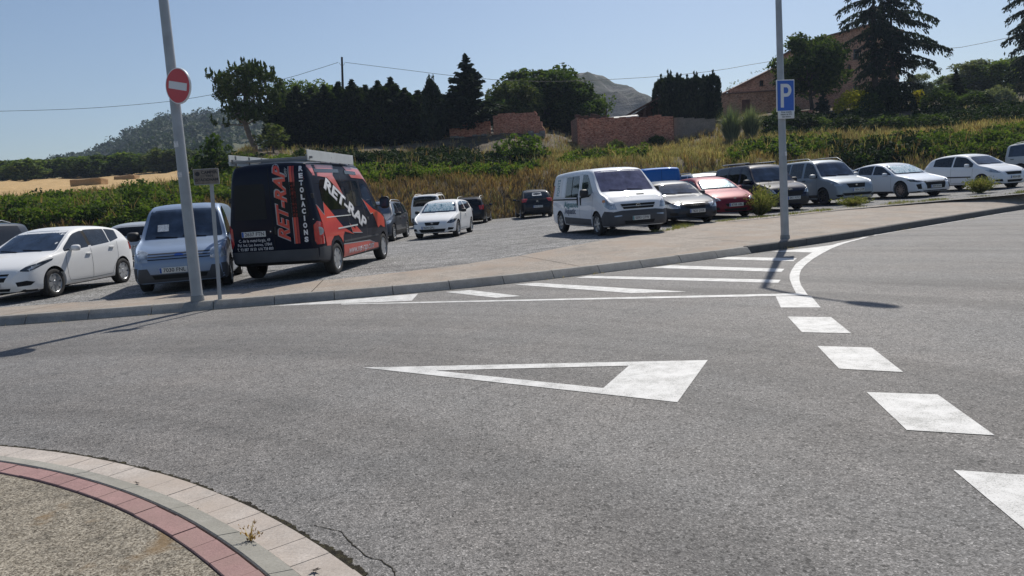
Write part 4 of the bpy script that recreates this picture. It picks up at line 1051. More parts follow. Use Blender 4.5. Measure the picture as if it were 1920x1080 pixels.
def brickwall(name, x0, yt0, x1, yt1, yb, D0, D1, label, mat='brick_red', n=12, amp=.1, seed=1, thick=.3, tops=None, base=True):
    a = at(x0, yt0, D0); b = at(x1, yt1, D1); zb = min(at(x0, yb, D0).z, at(x1, yb, D1).z) - 1.2
    root = empty(name, (a.x, a.y, zb), 0, label, 'wall'); o = Vector((a.x, a.y, zb))
    w_ = wall_obj('brickwork' if 'brick' in mat else 'blockwork', a, b, zb, tops or ragged(n, a.z, b.z, seed=seed, amp=amp), thick, mat, root, o)
    if base:
        zz = at((x0 + x1) / 2, yb, (D0 + D1) / 2).z + .35; a2 = Vector((a.x, a.y - .12, 0)); b2 = Vector((b.x, b.y - .12, 0))
        wall_obj('footing', a2, b2, zb, ragged(9, zz, zz, seed=seed + 3, amp=.15), .1, 'rubble', root, o)
    return root
brickwall('brick_wall', 842, 238, 918, 222, 262, 71.5, 71, 'low broken brick wall behind the ragged fir trunk', n=7, amp=.25, seed=3)
a_ = at(924, 217, 70.5); b_ = at(1020, 217, 69.5); zt = a_.z
brickwall('brick_wall', 924, 218, 1020, 217, 258, 70.5, 69.5, 'low red brick wall whose right end is broken into a slope', tops=[(0, zt), (.1, zt), (.1001, zt + .12), (.42, zt + .1), (.4201, zt + .02), (.8, zt), (.82, zt + .1), (.86, zt - .1), (.8601, zt - .35), (.9, zt - .4), (.9001, zt - .8), (.95, zt - .9), (.9501, zt - 1.3), (1, zt - 1.6)], seed=5)
brickwall('brick_wall', 1083, 222, 1262, 216, 284, 66.0, 67.5, 'long red brick wall above the white van with tarpaulin behind it', n=16, amp=.09, seed=7)
brickwall('brick_wall', 1070, 226, 1086, 222, 300, 71.5, 66.2, 'short ivy grown return wall at the left end of the long brick wall', mat='brick_dark', n=3, amp=.1, seed=8, base=False)
brickwall('block_wall', 1263, 221, 1341, 222, 282, 67.8, 67, 'grey concrete block wall joined to the long brick wall', mat='block_render', n=4, amp=.05, seed=9, base=False)
# grey sheet over a pile behind the wall, and an old dark heap
def gz(px, y, D): return at(px, y, D)
p = gz(1158, 219, 70); bm = bmesh.new(); rs2 = np.random.RandomState(3)
rows = []
for i in range(14):
    row = []
    for j in range(7):
        x = -1.7 + 3.5 * i / 13; yy = -.8 + 1.6 * j / 6; row.append((x, yy, .42 * math.cos(yy * 1.5) + .05 * mnoise.noise((x * 2, yy * 3, 1)) + .12 * i / 13))
    rows.append(row)
V_, F_ = grid_mesh(rows); o = np_mesh('tarpaulin', V_, F_[:, ::-1], M['sheet_grey'], smooth=180); o.location = p - Vector((0, 0, .45)); tag(o, 'grey sheet lying over a pile behind the long brick wall', 'tarpaulin')
md = o.modifiers.new('s', 'SOLIDIFY'); md.thickness = .06
bm = bmesh.new(); p = gz(1105, 224, 70)
for k in range(16): box(bm, (rs2.uniform(-1.2, 1.2), rs2.uniform(-.4, .4), -1.2 + .1 * (k % 4) + rs2.uniform(0, .25) + 1.0), (rs2.uniform(.4, 1.0), .5, rs2.uniform(.1, .25)), Matrix.Rotation(rs2.uniform(-.3, .3), 3, 'Y'), .03)
for k in range(3): box(bm, (-.9 + k * .9, 0, -1.3), (.7, .7, 2.2), None, .05)
o = from_bm('timber_pile', bm, M['old_wood']); o.location = p; tag(o, 'dark pile of old timber behind the left end of the long brick wall', 'timber pile')
# open shed
def roof_slab(name, pts, th, mat, parent, o):
    bm = bmesh.new(); v = [bm.verts.new(Vector(p) - o) for p in pts]; f = bm.faces.new(v); r = bmesh.ops.extrude_face_region(bm, geom=[f])
    for q in r['geom']:
        if isinstance(q, bmesh.types.BMVert): q.co.z -= th
    bmesh.ops.recalc_face_normals(bm, faces=bm.faces); bm.normal_update(); uvbox(bm); return from_bm(name, bm, M[mat], parent)
A = at(1180, 212, 74); B = at(1233, 182, 74); zb = A.z - 2.4; o = Vector((A.x, 74, zb)); root = empty('shed', o, 0, 'dark open fronted timber shed with a sloping roof left of the clipped cypresses', 'shed')
roof_slab('roof', [(A.x - .4, 73.3, A.z - .2), (B.x + .1, 73.3, B.z), (B.x + .1, 79, B.z), (A.x - .4, 79, A.z - .2)], .14, 'old_wood', root, o)
bm = bmesh.new()
for t in (0, .5, .97): x = A.x + (B.x - A.x) * t; h = A.z - .3 + (B.z - A.z) * t - zb; box(bm, (x - o.x, -.3, h / 2 - .1), (.16, .16, h - .1))
box(bm, ((B.x - A.x) / 2, -.3, 1.55), (B.x - A.x, .12, .12)); from_bm('posts', bm, M['old_wood'], root)
wall_obj('back_wall', (A.x, 78.5), (B.x, 78.5), zb, [(0, A.z - .4), (1, B.z - .2)], .2, 'brick_dark', root, o)
wall_obj('side_wall', (B.x - .02, 74.2), (B.x - .02, 78.4), zb, [(0, B.z - .2), (1, B.z - .2)], .2, 'brick_dark', root, o)
# low outbuilding with a door
A = at(1338, 178, 78); B = at(1462, 176, 78); zb = at(1400, 214, 78).z - .8; o = Vector((A.x, 78, zb)); root = empty('outbuilding', o, 0, 'low flat topped brick outbuilding with a small brown door in front of the barn', 'building')
d0 = at(1391, 187, 78); d1 = at(1407, 208, 78); wd = B.x - A.x; t0 = (d0.x - A.x) / wd; t1 = (d1.x - A.x) / wd; zt = A.z
wall_obj('wall', (A.x, 78), (d0.x, 78), zb, [(0, zt), (1, zt)], .3, 'brick_house', root, o)
wall_obj('wall', (d1.x, 78), (B.x, 78), zb, [(0, zt), (1, zt)], .3, 'brick_house', root, o)
bm = bmesh.new(); 
w_ = wall_obj('lintel', (d0.x, 78), (d1.x, 78), d0.z, [(0, zt), (1, zt)], .3, 'brick_house', root, o)
bm = bmesh.new(); box(bm, ((d0.x + d1.x) / 2 - o.x, .12, (d0.z + zb) / 2 - zb), (d1.x - d0.x - .02, .06, d0.z - zb - .02)); dr = from_bm('door', bm, M['door_brown'], root)
wall_obj('wall', (A.x + .02, 78.35), (A.x + .02, 84), zb, [(0, zt), (1, zt)], .3, 'brick_house', root, o)
roof_slab('roof', [(A.x - .1, 77.85, zt + .10), (B.x + .1, 77.85, zt + .10), (B.x + .1, 84.5, zt + .45), (A.x - .1, 84.5, zt + .45)], .1, 'roof_tile', root, o)
A2 = at(1370, 168, 80); B2 = at(1425, 168, 80)
wall_obj('parapet', (A2.x, 80), (B2.x, 80), zt - .1, [(0, A2.z + .1), (1, A2.z + .1)], .3, 'brick_house', root, o)
# barn gable
D = 86; A = at(1366, 172, D); B = at(1575, 70, D); zb = A.z - 4; o = Vector((A.x, D, zb)); root = empty('barn', o, 0, 'long brick barn gable with one little window, left of the parking sign', 'building')
C2 = at(1462, 124, D)
def gable(xw): return A.z + (C2.z - A.z) * (xw - A.x) / (C2.x - A.x)
xe = at(1545, 100, D).x; w0 = at(1424, 151, D); w1 = at(1432, 160, D)
segs = [A.x, w0.x, w1.x, xe]
def wl(xa, xb, za, zz=None): wall_obj('wall', (xa, D), (xb, D), za, [(0, (gable(xa) if zz is None else zz)), (1, (gable(xb) if zz is None else zz))], .35, 'brick_house', root, o)
wl(A.x, w0.x, zb); wl(w1.x, xe, zb); wl(w0.x, w1.x, w0.z); wl(w0.x, w1.x, zb, w1.z)
bm = bmesh.new(); box(bm, ((w0.x + w1.x) / 2 - o.x, .2, (w0.z + w1.z) / 2 - zb), (w1.x - w0.x, .05, w0.z - w1.z)); wn = from_bm('window', bm, M['privacy_glass'], root)
bm = bmesh.new(); box(bm, ((w0.x + w1.x) / 2 - o.x, .12, (w0.z + w1.z) / 2 - zb), (.05, .05, w0.z - w1.z)); box(bm, ((w0.x + w1.x) / 2 - o.x, -.04, w1.z - .05 - zb), (w1.x - w0.x + .15, .1, .09)); from_bm('frame', bm, M['old_wood'], wn)
roof_slab('roof', [(A.x - .5, D - .35, gable(A.x - .5) + .16), (xe, D - .35, gable(xe) + .16), (xe, D + 9, gable(xe) + .16), (A.x - .5, D + 9, gable(A.x - .5) + .16)], .16, 'roof_tile', root, o)
# tall house
D = 91; A = at(1462, 96, D); B = at(1535, 74, D); zb = at(1600, 215, D).z - 3; ap = at(1626, 49, D); E = at(1686, 60, D); o = Vector((B.x, D, zb)); root = empty('brick_house', o, 0, 'tall brick house with small slit windows behind the big cedar', 'house')
def gl2(x): return B.z + (ap.z - B.z) * (x - B.x) / (ap.x - B.x) if x < ap.x else ap.z + (E.z - ap.z) * (x - ap.x) / (E.x - ap.x)
x0 = at(1524, 77, D).x; x1 = E.x
wins = [(1578, 122, 1584, 136), (1590, 122, 1596, 136), (1600, 92, 1612, 110), (1640, 92, 1652, 110), (1600, 160, 1612, 182), (1664, 150, 1676, 170)]
wins = sorted([(at(a, b, D).x, at(a, b, D).z, at(c, d, D).x, at(c, d, D).z) for a, b, c, d in wins])
xs = sorted({x0, x1, ap.x} | {w[0] for w in wins} | {w[2] for w in wins})
bmw = []
for xa, xb in zip(xs, xs[1:]):
    cuts = sorted([(w[3], w[1]) for w in wins if w[0] <= xa + 1e-4 and w[2] >= xb - 1e-4]); z = zb
    for (lo, hi) in cuts: wall_obj('wall_piece', (xa, D), (xb, D), z, [(0, lo), (1, lo)], .35, 'brick_house', root, o); z = hi
    wall_obj('wall_piece', (xa, D), (xb, D), z, [(0, gl2(xa)), (1, gl2(xb))], .35, 'brick_house', root, o)
pcs = [c for c in root.children if c.name.startswith('wall_piece')]
bm = bmesh.new()
for c in pcs: bm.from_mesh(c.data)
for c in pcs: bpy.data.objects.remove(c)
wo = from_bm('wall', bm, M['brick_house'], root)
wall_obj('side_wall', (x1 - .02, D + .35), (x1 - .02, D + 12), zb, [(0, E.z), (1, E.z)], .35, 'brick_house', root, o)
wall_obj('side_wall', (x0 + .36, D + .36), (x0 + .36, D + 12), zb, [(0, gl2(x0)), (1, gl2(x0))], .35, 'brick_house', root, o)
for w in wins:
    bm = bmesh.new(); box(bm, ((w[0] + w[2]) / 2 - o.x, .22, (w[1] + w[3]) / 2 - zb), (w[2] - w[0], .05, w[1] - w[3])); wn = from_bm('window', bm, M['privacy_glass'], root)
    bm = bmesh.new(); box(bm, ((w[0] + w[2]) / 2 - o.x, .14, (w[1] + w[3]) / 2 - zb), (.05, .04, w[1] - w[3])); box(bm, ((w[0] + w[2]) / 2 - o.x, -.05, w[3] - .06 - zb), (w[2] - w[0] + .2, .1, .1)); from_bm('frame', bm, M['old_wood'], wn)
rf = roof_slab('roof', [(x0 - .4, D - .4, gl2(x0 - .4) + .18), (ap.x, D - .4, ap.z + .18), (ap.x, D + 12.3, ap.z + .18), (x0 - .4, D + 12.3, gl2(x0 - .4) + .18)], .18, 'roof_tile', root, o)
rf = roof_slab('roof', [(ap.x + .01, D - .4, ap.z + .18), (x1 + .4, D - .4, E.z + .16), (x1 + .4, D + 12.3, E.z + .16), (ap.x + .01, D + 12.3, ap.z + .18)], .18, 'roof_tile', root, o)
# brick steps between the terraces
bm = bmesh.new(); q0 = at(1552, 236, 64.5); q1 = at(1552, 207, 69)
for k in range(9): t = k / 8; box(bm, (0, (69 - 64.5) * t, (q1.z - q0.z) * t - .35), (.9, .62, .9))
bm.normal_update(); uvbox(bm); st = from_bm('garden_steps', bm, M['brick_red']); st.location = q0; tag(st, 'short flight of brick steps between the terraces below the tall house', 'steps')
# hay bales
for (x0_, y0_, x1_, y1_, D, lb) in [(140, 335, 196, 349, 82, 'large straw bale lying on the stubble field, the nearer one'), (219, 327, 257, 335, 105, 'small looking straw bale farther back on the stubble field')]:
    a = at(x0_, y1_, D); b = at(x1_, y0_, D); h = at(x0_, y0_, D).z - a.z; bm = bmesh.new(); box(bm, (0, 0, h / 2), (b.x - a.x, 1.6, h), None, .1)
    bmesh.ops.subdivide_edges(bm, edges=bm.edges[:], cuts=3, use_grid_fill=True)
    for v in bm.verts: v.co += Vector((mnoise.noise(v.co * 2.1), mnoise.noise(v.co * 2.3 + Vector((5, 0, 0))), mnoise.noise(v.co * 2.2 + Vector((0, 7, 0))))) * .07
    o = from_bm('straw_bale', bm, M['straw_bale'], smooth=40); gpt = tpt((x0_ + x1_) / 2, D); o.location = (gpt.x, D, gpt.z - .05); tag(o, lb, 'straw bale', 'straw bales on the stubble field')

# ================================================================== POLES, SIGNS, WIRES
def text_mesh(s, size=1.0, shear=0, bold=0, spacing=1.0):
    cu = bpy.data.curves.new('t', 'FONT'); cu.body = s; cu.size = size; cu.shear = shear; cu.offset = bold; cu.align_x = 'CENTER'; cu.align_y = 'CENTER'; cu.space_character = spacing; cu.resolution_u = 3
    o = bpy.data.objects.new('t', cu); COL.objects.link(o); dg = bpy.context.evaluated_depsgraph_get(); me = bpy.data.meshes.new_from_object(o.evaluated_get(dg)); bpy.data.objects.remove(o); bpy.data.curves.remove(cu)
    for m in list(me.materials): me.materials.pop()
    return me
def flat_text(name, s, size, mat, parent, loc, rot, shear=0, bold=0, fit=None, spacing=1.0):
    me = text_mesh(s, size, shear, bold, spacing)
    if fit and len(me.vertices):
        xs = [v.co.x for v in me.vertices]; k = fit / (max(xs) - min(xs))
        for v in me.vertices: v.co.x *= k
    o = link(name, me, M[mat], parent); o.location = loc; o.rotation_euler = rot; return o
FRONT = (math.pi / 2, 0, 0)      # faces -Y
def lamp_post(label, base, arm, lean=(0, 0), H=8.2, r0=.095, r1=.055):
    root = empty('lamp_post', base, 0, label, 'lamp post'); bm = bmesh.new()
    pts = [(lean[0] * z / H, lean[1] * z / H, z) for z in (-.15, 0, 1, 2, 3, 4.5, 6, 7.3, H)]
    tube(bm, pts, [r0 + (r1 - r0) * max(0, p[2]) / H for p in pts], 20); from_bm('shaft', bm, M['galvanised'], root, 40)
    bm = bmesh.new(); tube(bm, [(0, 0, -.05), (0, 0, .02), (0, 0, .10)], [.112, .112, .104], 20)
    from_bm('base_plate', bm, M['galvanised_dark'], root)
    top = Vector(pts[-1]); A = Vector(arm); ap = []
    for k in range(9): t = k / 8; ap.append(top + Vector((A.x * t, A.y * t, A.z * (1 - (1 - t) ** 1.8))))
    bm = bmesh.new(); tube(bm, ap, [.05 - .018 * k / 8 for k in range(9)], 12); from_bm('arm', bm, M['galvanised'], root, 40)
    d = (ap[-1] - ap[-3]).normalized(); rot = d.to_track_quat('X', 'Z').to_matrix(); bm = bmesh.new()
    r = bmesh.ops.create_uvsphere(bm, u_segments=20, v_segments=10, radius=1)
    for v in r['verts']: v.co = rot @ Vector((v.co.x * .36 + .28, v.co.y * .16, v.co.z * (.12 if v.co.z > 0 else .05))) + ap[-1]
    lh = from_bm('lamp_head', bm, M['galvanised_dark'], root, 60); bm = bmesh.new(); r = bmesh.ops.create_uvsphere(bm, u_segments=16, v_segments=8, radius=1)
    for v in r['verts']: v.co = rot @ Vector((v.co.x * .25 + .38, v.co.y * .12, v.co.z * .05 - .03)) + ap[-1]
    from_bm('lens', bm, M['lamp_glass'], lh, 60); return root
# right lamp post
RB = Vector((*gp(1472, 448, .15), .148)); nx = Vector((NX[int(np.interp(RB.x, KX, np.arange(nK)))], NY[int(np.interp(RB.x, KX, np.arange(nK)))], 0))
rp = lamp_post('grey lamp post on the kerb carrying the blue parking sign', RB, (-nx.x * 1.35, -nx.y * 1.35, .7), (-.06, 0), 8.0)
LB = Vector((*gp(367.5, 565, .15), .148)); LB.y += .07
lp = lamp_post('grey lamp post on the kerb carrying the round red no entry sign', LB, (-1.5, -.9, .8), (.02, 0), 8.9, .095, .06)
for (px, py, s) in [(334, 271, .1), (340, 328, .085)]:
    p = at(px, py, LB.y) - LB; bm = bmesh.new(); n_ = 6; r_ = .093
    vs = []
    for k in range(n_): a = -math.pi / 2 - .95 + .5 + 1.2 * (k / (n_ - 1) - .5); vs.append((bm.verts.new((math.cos(a) * r_ + p.x * .0 + .02 * p.z / 8, math.sin(a) * r_, p.z - s / 2)), bm.verts.new((math.cos(a) * r_ + .02 * p.z / 8, math.sin(a) * r_, p.z + s / 2))))
    for a, b in zip(vs, vs[1:]): bm.faces.new((a[0], b[0], b[1], a[1]))
    from_bm('sticker', bm, M['sticker'], lp)
p = at(1475.5, 288, RB.y) - RB; bm = bmesh.new(); vs = []
for k in range(5): a = -math.pi / 2 + .3 + .7 * (k / 4 - .5); vs.append((bm.verts.new((math.cos(a) * .092, math.sin(a) * .092, p.z - .05)), bm.verts.new((math.cos(a) * .092, math.sin(a) * .092, p.z + .05))))
for a, b in zip(vs, vs[1:]): bm.faces.new((a[0], b[0], b[1], a[1]))
from_bm('sticker', bm, M['sticker'], rp)
# no entry sign: disc 0.6 m
c = at(334, 161, LB.y - .16); root = empty('no_entry_sign', c, 0, 'round red no entry sign with a white bar on the left lamp post', 'road sign')
yaw = rad(-27); root.rotation_euler = (0, rad(13), yaw)
R = .285
bm = bmesh.new(); lathe(bm, [(0.001, -.006), (R - .004, -.006), (R, -.002), (R, .012), (R - .02, .014), (.001, .010)], 48); from_bm('disc', bm, M['sign_red'], root, 40)
bm = bmesh.new(); lathe(bm, [(R - .014, -.0075), (R + .001, -.0075), (R + .003, .0), (R + .003, .016), (R - .014, .016)], 48); from_bm('rim', bm, M['sign_white'], root, 40)
bm = bmesh.new(); box(bm, (0, -.008, 0), (R * 1.45, .004, R * .42)); from_bm('bar', bm, M['sign_white'], root)
bm = bmesh.new(); box(bm, (0, .03, .12), (.3, .03, .03)); box(bm, (0, .03, -.12), (.3, .03, .03)); box(bm, (0, .07, .12), (.05, .1, .03)); box(bm, (0, .07, -.12), (.05, .1, .03)); from_bm('bracket', bm, M['galvanised_dark'], root)
# parking sign
c = at(1472.5, 179.5, RB.y - .14); root = empty('parking_sign', c, rad(14), 'square blue parking sign with a white letter P on the right lamp post', 'road sign'); root.rotation_euler = (0, rad(.5), rad(14))
WS, HS = .47, .72
bm = bmesh.new(); box(bm, (0, 0, 0), (WS, .02, HS), None, .006); from_bm('panel', bm, M['sign_white'], root, 30)
bm = bmesh.new(); box(bm, (0, -.0115, 0), (WS - .045, .003, HS - .045)); from_bm('blue_field', bm, M['sign_blue'], root)
# letter P as real strokes
bm = bmesh.new(); n_ = 20; o1 = []; i1_ = []
for k in range(n_ + 1): a = math.pi / 2 - math.pi * k / n_; o1.append((.02 + .13 * math.cos(a), .12 + .145 * math.sin(a))); i1_.append((.015 + .055 * math.cos(a), .12 + .068 * math.sin(a)))
def strip(A_, B_):
    va = [bm.verts.new((x, -.0145, z)) for x, z in A_]; vb = [bm.verts.new((x, -.0145, z)) for x, z in B_]
    for k in range(len(va) - 1): bm.faces.new((va[k], vb[k], vb[k + 1], va[k + 1]))
strip(o1, i1_); strip([(-.13, .265), (.02, .265)], [(-.13, .188), (.015, .188)]); strip([(-.05, .052), (.015, .052)], [(-.05, -.025), (.02, -.025)]); strip([(-.13, .188), (-.05, .188)], [(-.13, -.265), (-.05, -.265)])
from_bm('letter_p', bm, M['sign_white'], root)
bm = bmesh.new(); box(bm, (0, .06, .2), (.3, .1, .03)); box(bm, (0, .06, -.2), (.3, .1, .03)); from_bm('bracket', bm, M['galvanised_dark'], root)
c = at(1474, 214.5, RB.y - .14); root = empty('supplementary_plate', c, rad(14), 'small white plate with three lines of dark text under the parking sign', 'road sign')
bm = bmesh.new(); box(bm, (0, 0, 0), (.42, .02, .19), None, .006); from_bm('panel', bm, M['sign_white'], root, 30)
for k, s in enumerate(['Zona gratuïta', 'màxim de 24 h', 'dies feiners']): flat_text('text_line', s, .05, 'sign_text', root, (0, -.0118, .052 - k * .052), FRONT, bold=.001)
bm = bmesh.new(); box(bm, (0, .06, 0), (.25, .1, .03)); from_bm('bracket', bm, M['galvanised_dark'], root)
# brown information sign on its own post
IB = Vector((*gp(412, 561, .15), .145)); root = empty('information_sign', IB, 0, 'small weathered brown information sign on a thin post beside the left lamp post', 'information sign')
c = at(389.5, 331.5, IB.y) - IB; tp = at(397.5, 345, IB.y) - IB
bm = bmesh.new(); box(bm, (tp.x / 2, 0, tp.z / 2 + .06), (.062, .035, 0.01)); bm.free()
bm = bmesh.new(); n_ = 6; pts = [(tp.x * t, 0, c.z * t + (.1 if t == 1 else (-.1 if t == 0 else 0))) for t in (0, .5, 1)]
tube(bm, pts, .034, 4); from_bm('post', bm, M['galvanised'], root)
sg = empty('x', (0, 0, 0)); bpy.data.objects.remove(sg)
bm = bmesh.new(); box(bm, (0, 0, 0), (.40, .03, .265), None, .008); pn = from_bm('panel', bm, M['sign_brown'], root, 30); pn.location = c + Vector((0, -.055, 0)); pn.rotation_euler = (0, rad(0), rad(12))
bm = bmesh.new()
for s_, q in (((.40, .006, .008), (0, -.017, .127)), ((.40, .006, .008), (0, -.017, -.127)), ((.008, .006, .262), (.196, -.017, 0)), ((.008, .006, .262), (-.196, -.017, 0))): box(bm, q, s_)
fr_ = from_bm('frame', bm, M['galvanised'], pn)
for s, x, z, sz in (('CAMPER', .05, .07, .066), ('VAN', .05, .012, .055), ('ESTACIONAM.', 0, -.052, .06)): flat_text('lettering', s, sz, 'sign_text', pn, (x, -.0165, z), FRONT, bold=.002)
bm = bmesh.new(); r = bmesh.ops.create_circle(bm, cap_ends=True, radius=.038, segments=16); ic = from_bm('symbol', bm, M['sign_text'], pn); ic.location = (-.135, -.0166, .05); ic.rotation_euler = FRONT
# timber utility pole with overhead wires
D = 79; b = tpt(646, D); tp = at(641, 107, D); root = empty('utility_pole', b, 0, 'bare dark timber utility pole rising out of the conifer row', 'utility pole')
bm = bmesh.new(); tube(bm, [(0, 0, -.5), tuple((tp - b) * .5), tuple(tp - b)], [.16, .13, .10], 10); from_bm('shaft', bm, M['pole_wood'], root, 40)
bm = bmesh.new(); q = at(641, 117, D) - b; tube(bm, [q + Vector((-.28, 0, -.02)), q + Vector((-.12, 0, -.28)), q + Vector((0, 0, -.3)), q + Vector((.15, 0, -.3)), q + Vector((.33, 0, .02))], .015, 6); from_bm('cable_loop', bm, M['wire'], root)
def wire(label, pts, D, r=.022):
    ps = [at(x, y, d_) for x, y, d_ in pts]; xs = [p.x for p in ps]; bm = bmesh.new(); X = np.linspace(xs[0], xs[-1], 40)
    s_ = 1 if xs[-1] > xs[0] else -1; kx = np.array(xs) * s_
    Y = pchip(kx, [p.y for p in ps], X * s_); Z = pchip(kx, [p.z for p in ps], X * s_)
    tube(bm, [Vector((a, b, c)) for a, b, c in zip(X, Y, Z)], r, 5); o = from_bm('overhead_wire', bm, M['wire']); tag(o, label, 'wire', 'overhead wires'); return o
wire('thin overhead wire running from the timber pole to the left edge', [(634, 117, 79), (590, 131, 79), (540, 146, 79), (400, 177, 79), (300, 192, 79), (180, 202, 79), (0, 208.5, 79), (-400, 206, 79)], 79)
wire('thin overhead wire running from the timber pole to the right over the barn', [(648, 117, 79), (760, 131, 79), (850, 142, 79), (940, 150, 79), (1080, 152, 79), (1220, 144.5, 79), (1330, 134, 79), (1455, 114, 79), (1620, 100, 79), (1780, 91, 79), (1890, 71, 79), (2200, 20, 79)], 79)

# ================================================================== VEHICLES
def lin(keys, x): return np.interp(x, [k[0] for k in keys], [k[1] for k in keys])
def pc(keys, x): return pchip([k[0] for k in keys], [k[1] for k in keys], x)
class Car:
    """u = distance back from the nose; local X = forward, origin under the front axle"""
    def __init__(s, name, label, cat, px=None, corner=None, heading=-77, group='cars parked in the gravel lot', xy=None, **k):
        s.L = k['L']; s.W = k['W'] / 2; s.H = k['H']; s.uf = k['uf']; s.wb = k['wb']; s.R = k.get('R', .31)
        s.top = k['top']; s.belt = k['belt']; s.tum = k.get('tum', .32); s.track = k.get('track', s.W - .02)
        s.bot = k.get('bot', [(0, .36), (.06, .22), (.4, .19), (s.L - .5, .2), (s.L - .06, .28), (s.L, .42)])
        W = s.W
        s.plan = k.get('plan', [(0, W * .66), (.05, W * .80), (.18, W * .90), (.45, W * .965), (1.0, W), (s.L - .9, W), (s.L - .3, W * .95), (s.L - .08, W * .87), (s.L, W * .76)])
        s.paint = M[k['paint']]; s.rc = k.get('rc', .13)
        hd = rad(heading); f = Vector((math.cos(hd), math.sin(hd), 0)); l = Vector((-f.y, f.x, 0))
        if px is not None:
            X, Y = gl(*px); p = Vector((X, Y, 0)); t = s.track
            side = 1 if corner[1] == 'L' else -1; p -= l * t * side
            if corner[0] == 'R': p += f * s.wb
        else: p = Vector((xy[0], xy[1], 0))
        z = lotz(p.x - f.x * s.wb / 2) + .002
        s.root = empty(name, (p.x, p.y, z), hd, label, cat, group)
        s.body(k.get('arches', True))
    def zt(s, u): return pc(s.top, u)
    def zl(s, u): return np.minimum(pc(s.belt, u), s.zt(u) - .012)
    def w(s, u): return pc(s.plan, u)
    def section(s, u):
        zt, zl, w_, zb = float(s.zt(u)), float(s.zl(u)), float(s.w(u)), float(pc(s.bot, u)); h = zt - zl; H = max(.02, zl - zb)
        k_ = min(1, h / .3); rc = s.rc
        wr = w_ - .045 - s.tum * h; cr = .03 + .02 * k_
        pts = [(0, zb), (w_ - .16, zb), (w_ - .045, zb + min(.03, H * .1)), (w_ - .008, zb + .22 * H), (w_, zb + .52 * H), (w_ - .004, zb + .78 * H), (w_ - .022, zl), (w_ - .034 - s.tum * h * .25, zl + .27 * h), (w_ - .04 - s.tum * h * .6, zl + .62 * h), (wr, zl + .86 * h), (wr - rc * .35, zt - cr * .85), (wr - rc, zt - cr * .5), (wr * .5, zt - cr * .12), (0, zt)]
        P = np.array(pts); P[:, 0] = np.maximum(P[:, 0], 0)
        t = np.arange(len(P)); tt = np.linspace(0, len(P) - 1, 40)
        return np.stack([pchip(t, P[:, 0], tt), pchip(t, P[:, 1], tt)], 1)
    def body(s, arches):
        L = s.L; end = [0, .012, .03, .06, .1, .15, .21, .28, .36, .45]; n = int((L - .9) / .07)
        us = np.array(end + list(np.linspace(.52, L - .52, n)) + [L - e for e in end[::-1]])
        bm = bmesh.new(); rings = []
        for u in us:
            sec = s.section(u); X = s.uf - u
            r = [bm.verts.new((X, y, z)) for y, z in sec] + [bm.verts.new((X, -y, z)) for y, z in sec[-2:0:-1]]
            rings.append(r)
        m = len(rings[0])
        for A_, B_ in zip(rings, rings[1:]):
            for k in range(m): bm.faces.new((A_[k], B_[k], B_[(k + 1) % m], A_[(k + 1) % m]))
        for r, rev in ((rings[0], False), (rings[-1], True)):
            f = bm.faces.new(r if not rev else r[::-1]); 
        bmesh.ops.triangulate(bm, faces=[f for f in bm.faces if len(f.verts) > 4])
        bmesh.ops.recalc_face_normals(bm, faces=bm.faces); bm.normal_update()
        s.bvh = BVHTree.FromBMesh(bm)
        o = from_bm('body', bm, [s.paint, M['gap_black']], s.root)
        if arches:
            bm = bmesh.new(); rr = s.R + .045
            for X in (0, -s.wb):
                for sd in (-1, 1):
                    rg = []
                    for y in (sd * (s.track - .30), sd * (s.W + .2)):
                        rg.append([bm.verts.new((X + rr * math.cos(a), y, s.R + .01 + rr * math.sin(a))) for a in np.linspace(0, 2 * math.pi, 33)[:-1]])
                    for k in range(32): bm.faces.new((rg[0][k], rg[0][(k + 1) % 32], rg[1][(k + 1) % 32], rg[1][k]))
                    bm.faces.new(rg[0]); bm.faces.new(rg[1][::-1])
            bmesh.ops.recalc_face_normals(bm, faces=bm.faces)
            c = from_bm('cut', bm, None, s.root); md = o.modifiers.new('b', 'BOOLEAN'); md.operation = 'DIFFERENCE'; md.object = c; md.solver = 'EXACT'
            bpy.context.view_layer.update(); dg = bpy.context.evaluated_depsgraph_get(); me = bpy.data.meshes.new_from_object(o.evaluated_get(dg)); o.modifiers.clear(); o.data = me
            bpy.data.objects.remove(c)
            if len(me.materials) < 2:
                me.materials.clear(); me.materials.append(s.paint); me.materials.append(M['gap_black'])
        else: rr = 0
        me = o.data
        for p in me.polygons:
            c = p.center; ins = any(math.hypot(c.x - X, c.z - s.R - .01) < s.R + .043 for X in (0, -s.wb)) and arches
            p.material_index = 1 if (ins or p.normal.z < -.6) else 0
        me.shade_smooth(); me.set_sharp_from_angle(angle=rad(42)); s.o = o
    # ---- projection of parts onto the body
    def dirs(s, phi): a = rad(phi); return Vector((math.cos(a), math.sin(a), 0)), Vector((-math.sin(a), math.cos(a), 0))
    def hit(s, phi, h, z, off):
        d, e = s.dirs(phi); o = e * h + d * 8 + Vector((0, 0, z)); o.x += -s.wb / 2 * d.x * d.x * 0
        r = s.bvh.ray_cast(o, -d, 20)
        if r[0] is None:
            q = s.bvh.find_nearest(e * h + Vector((-s.wb / 2, 0, z)) + d * s.L * .5 * abs(d.x) + d * s.W * abs(d.y)); return q[0] + d * off
        return r[0] + d * off
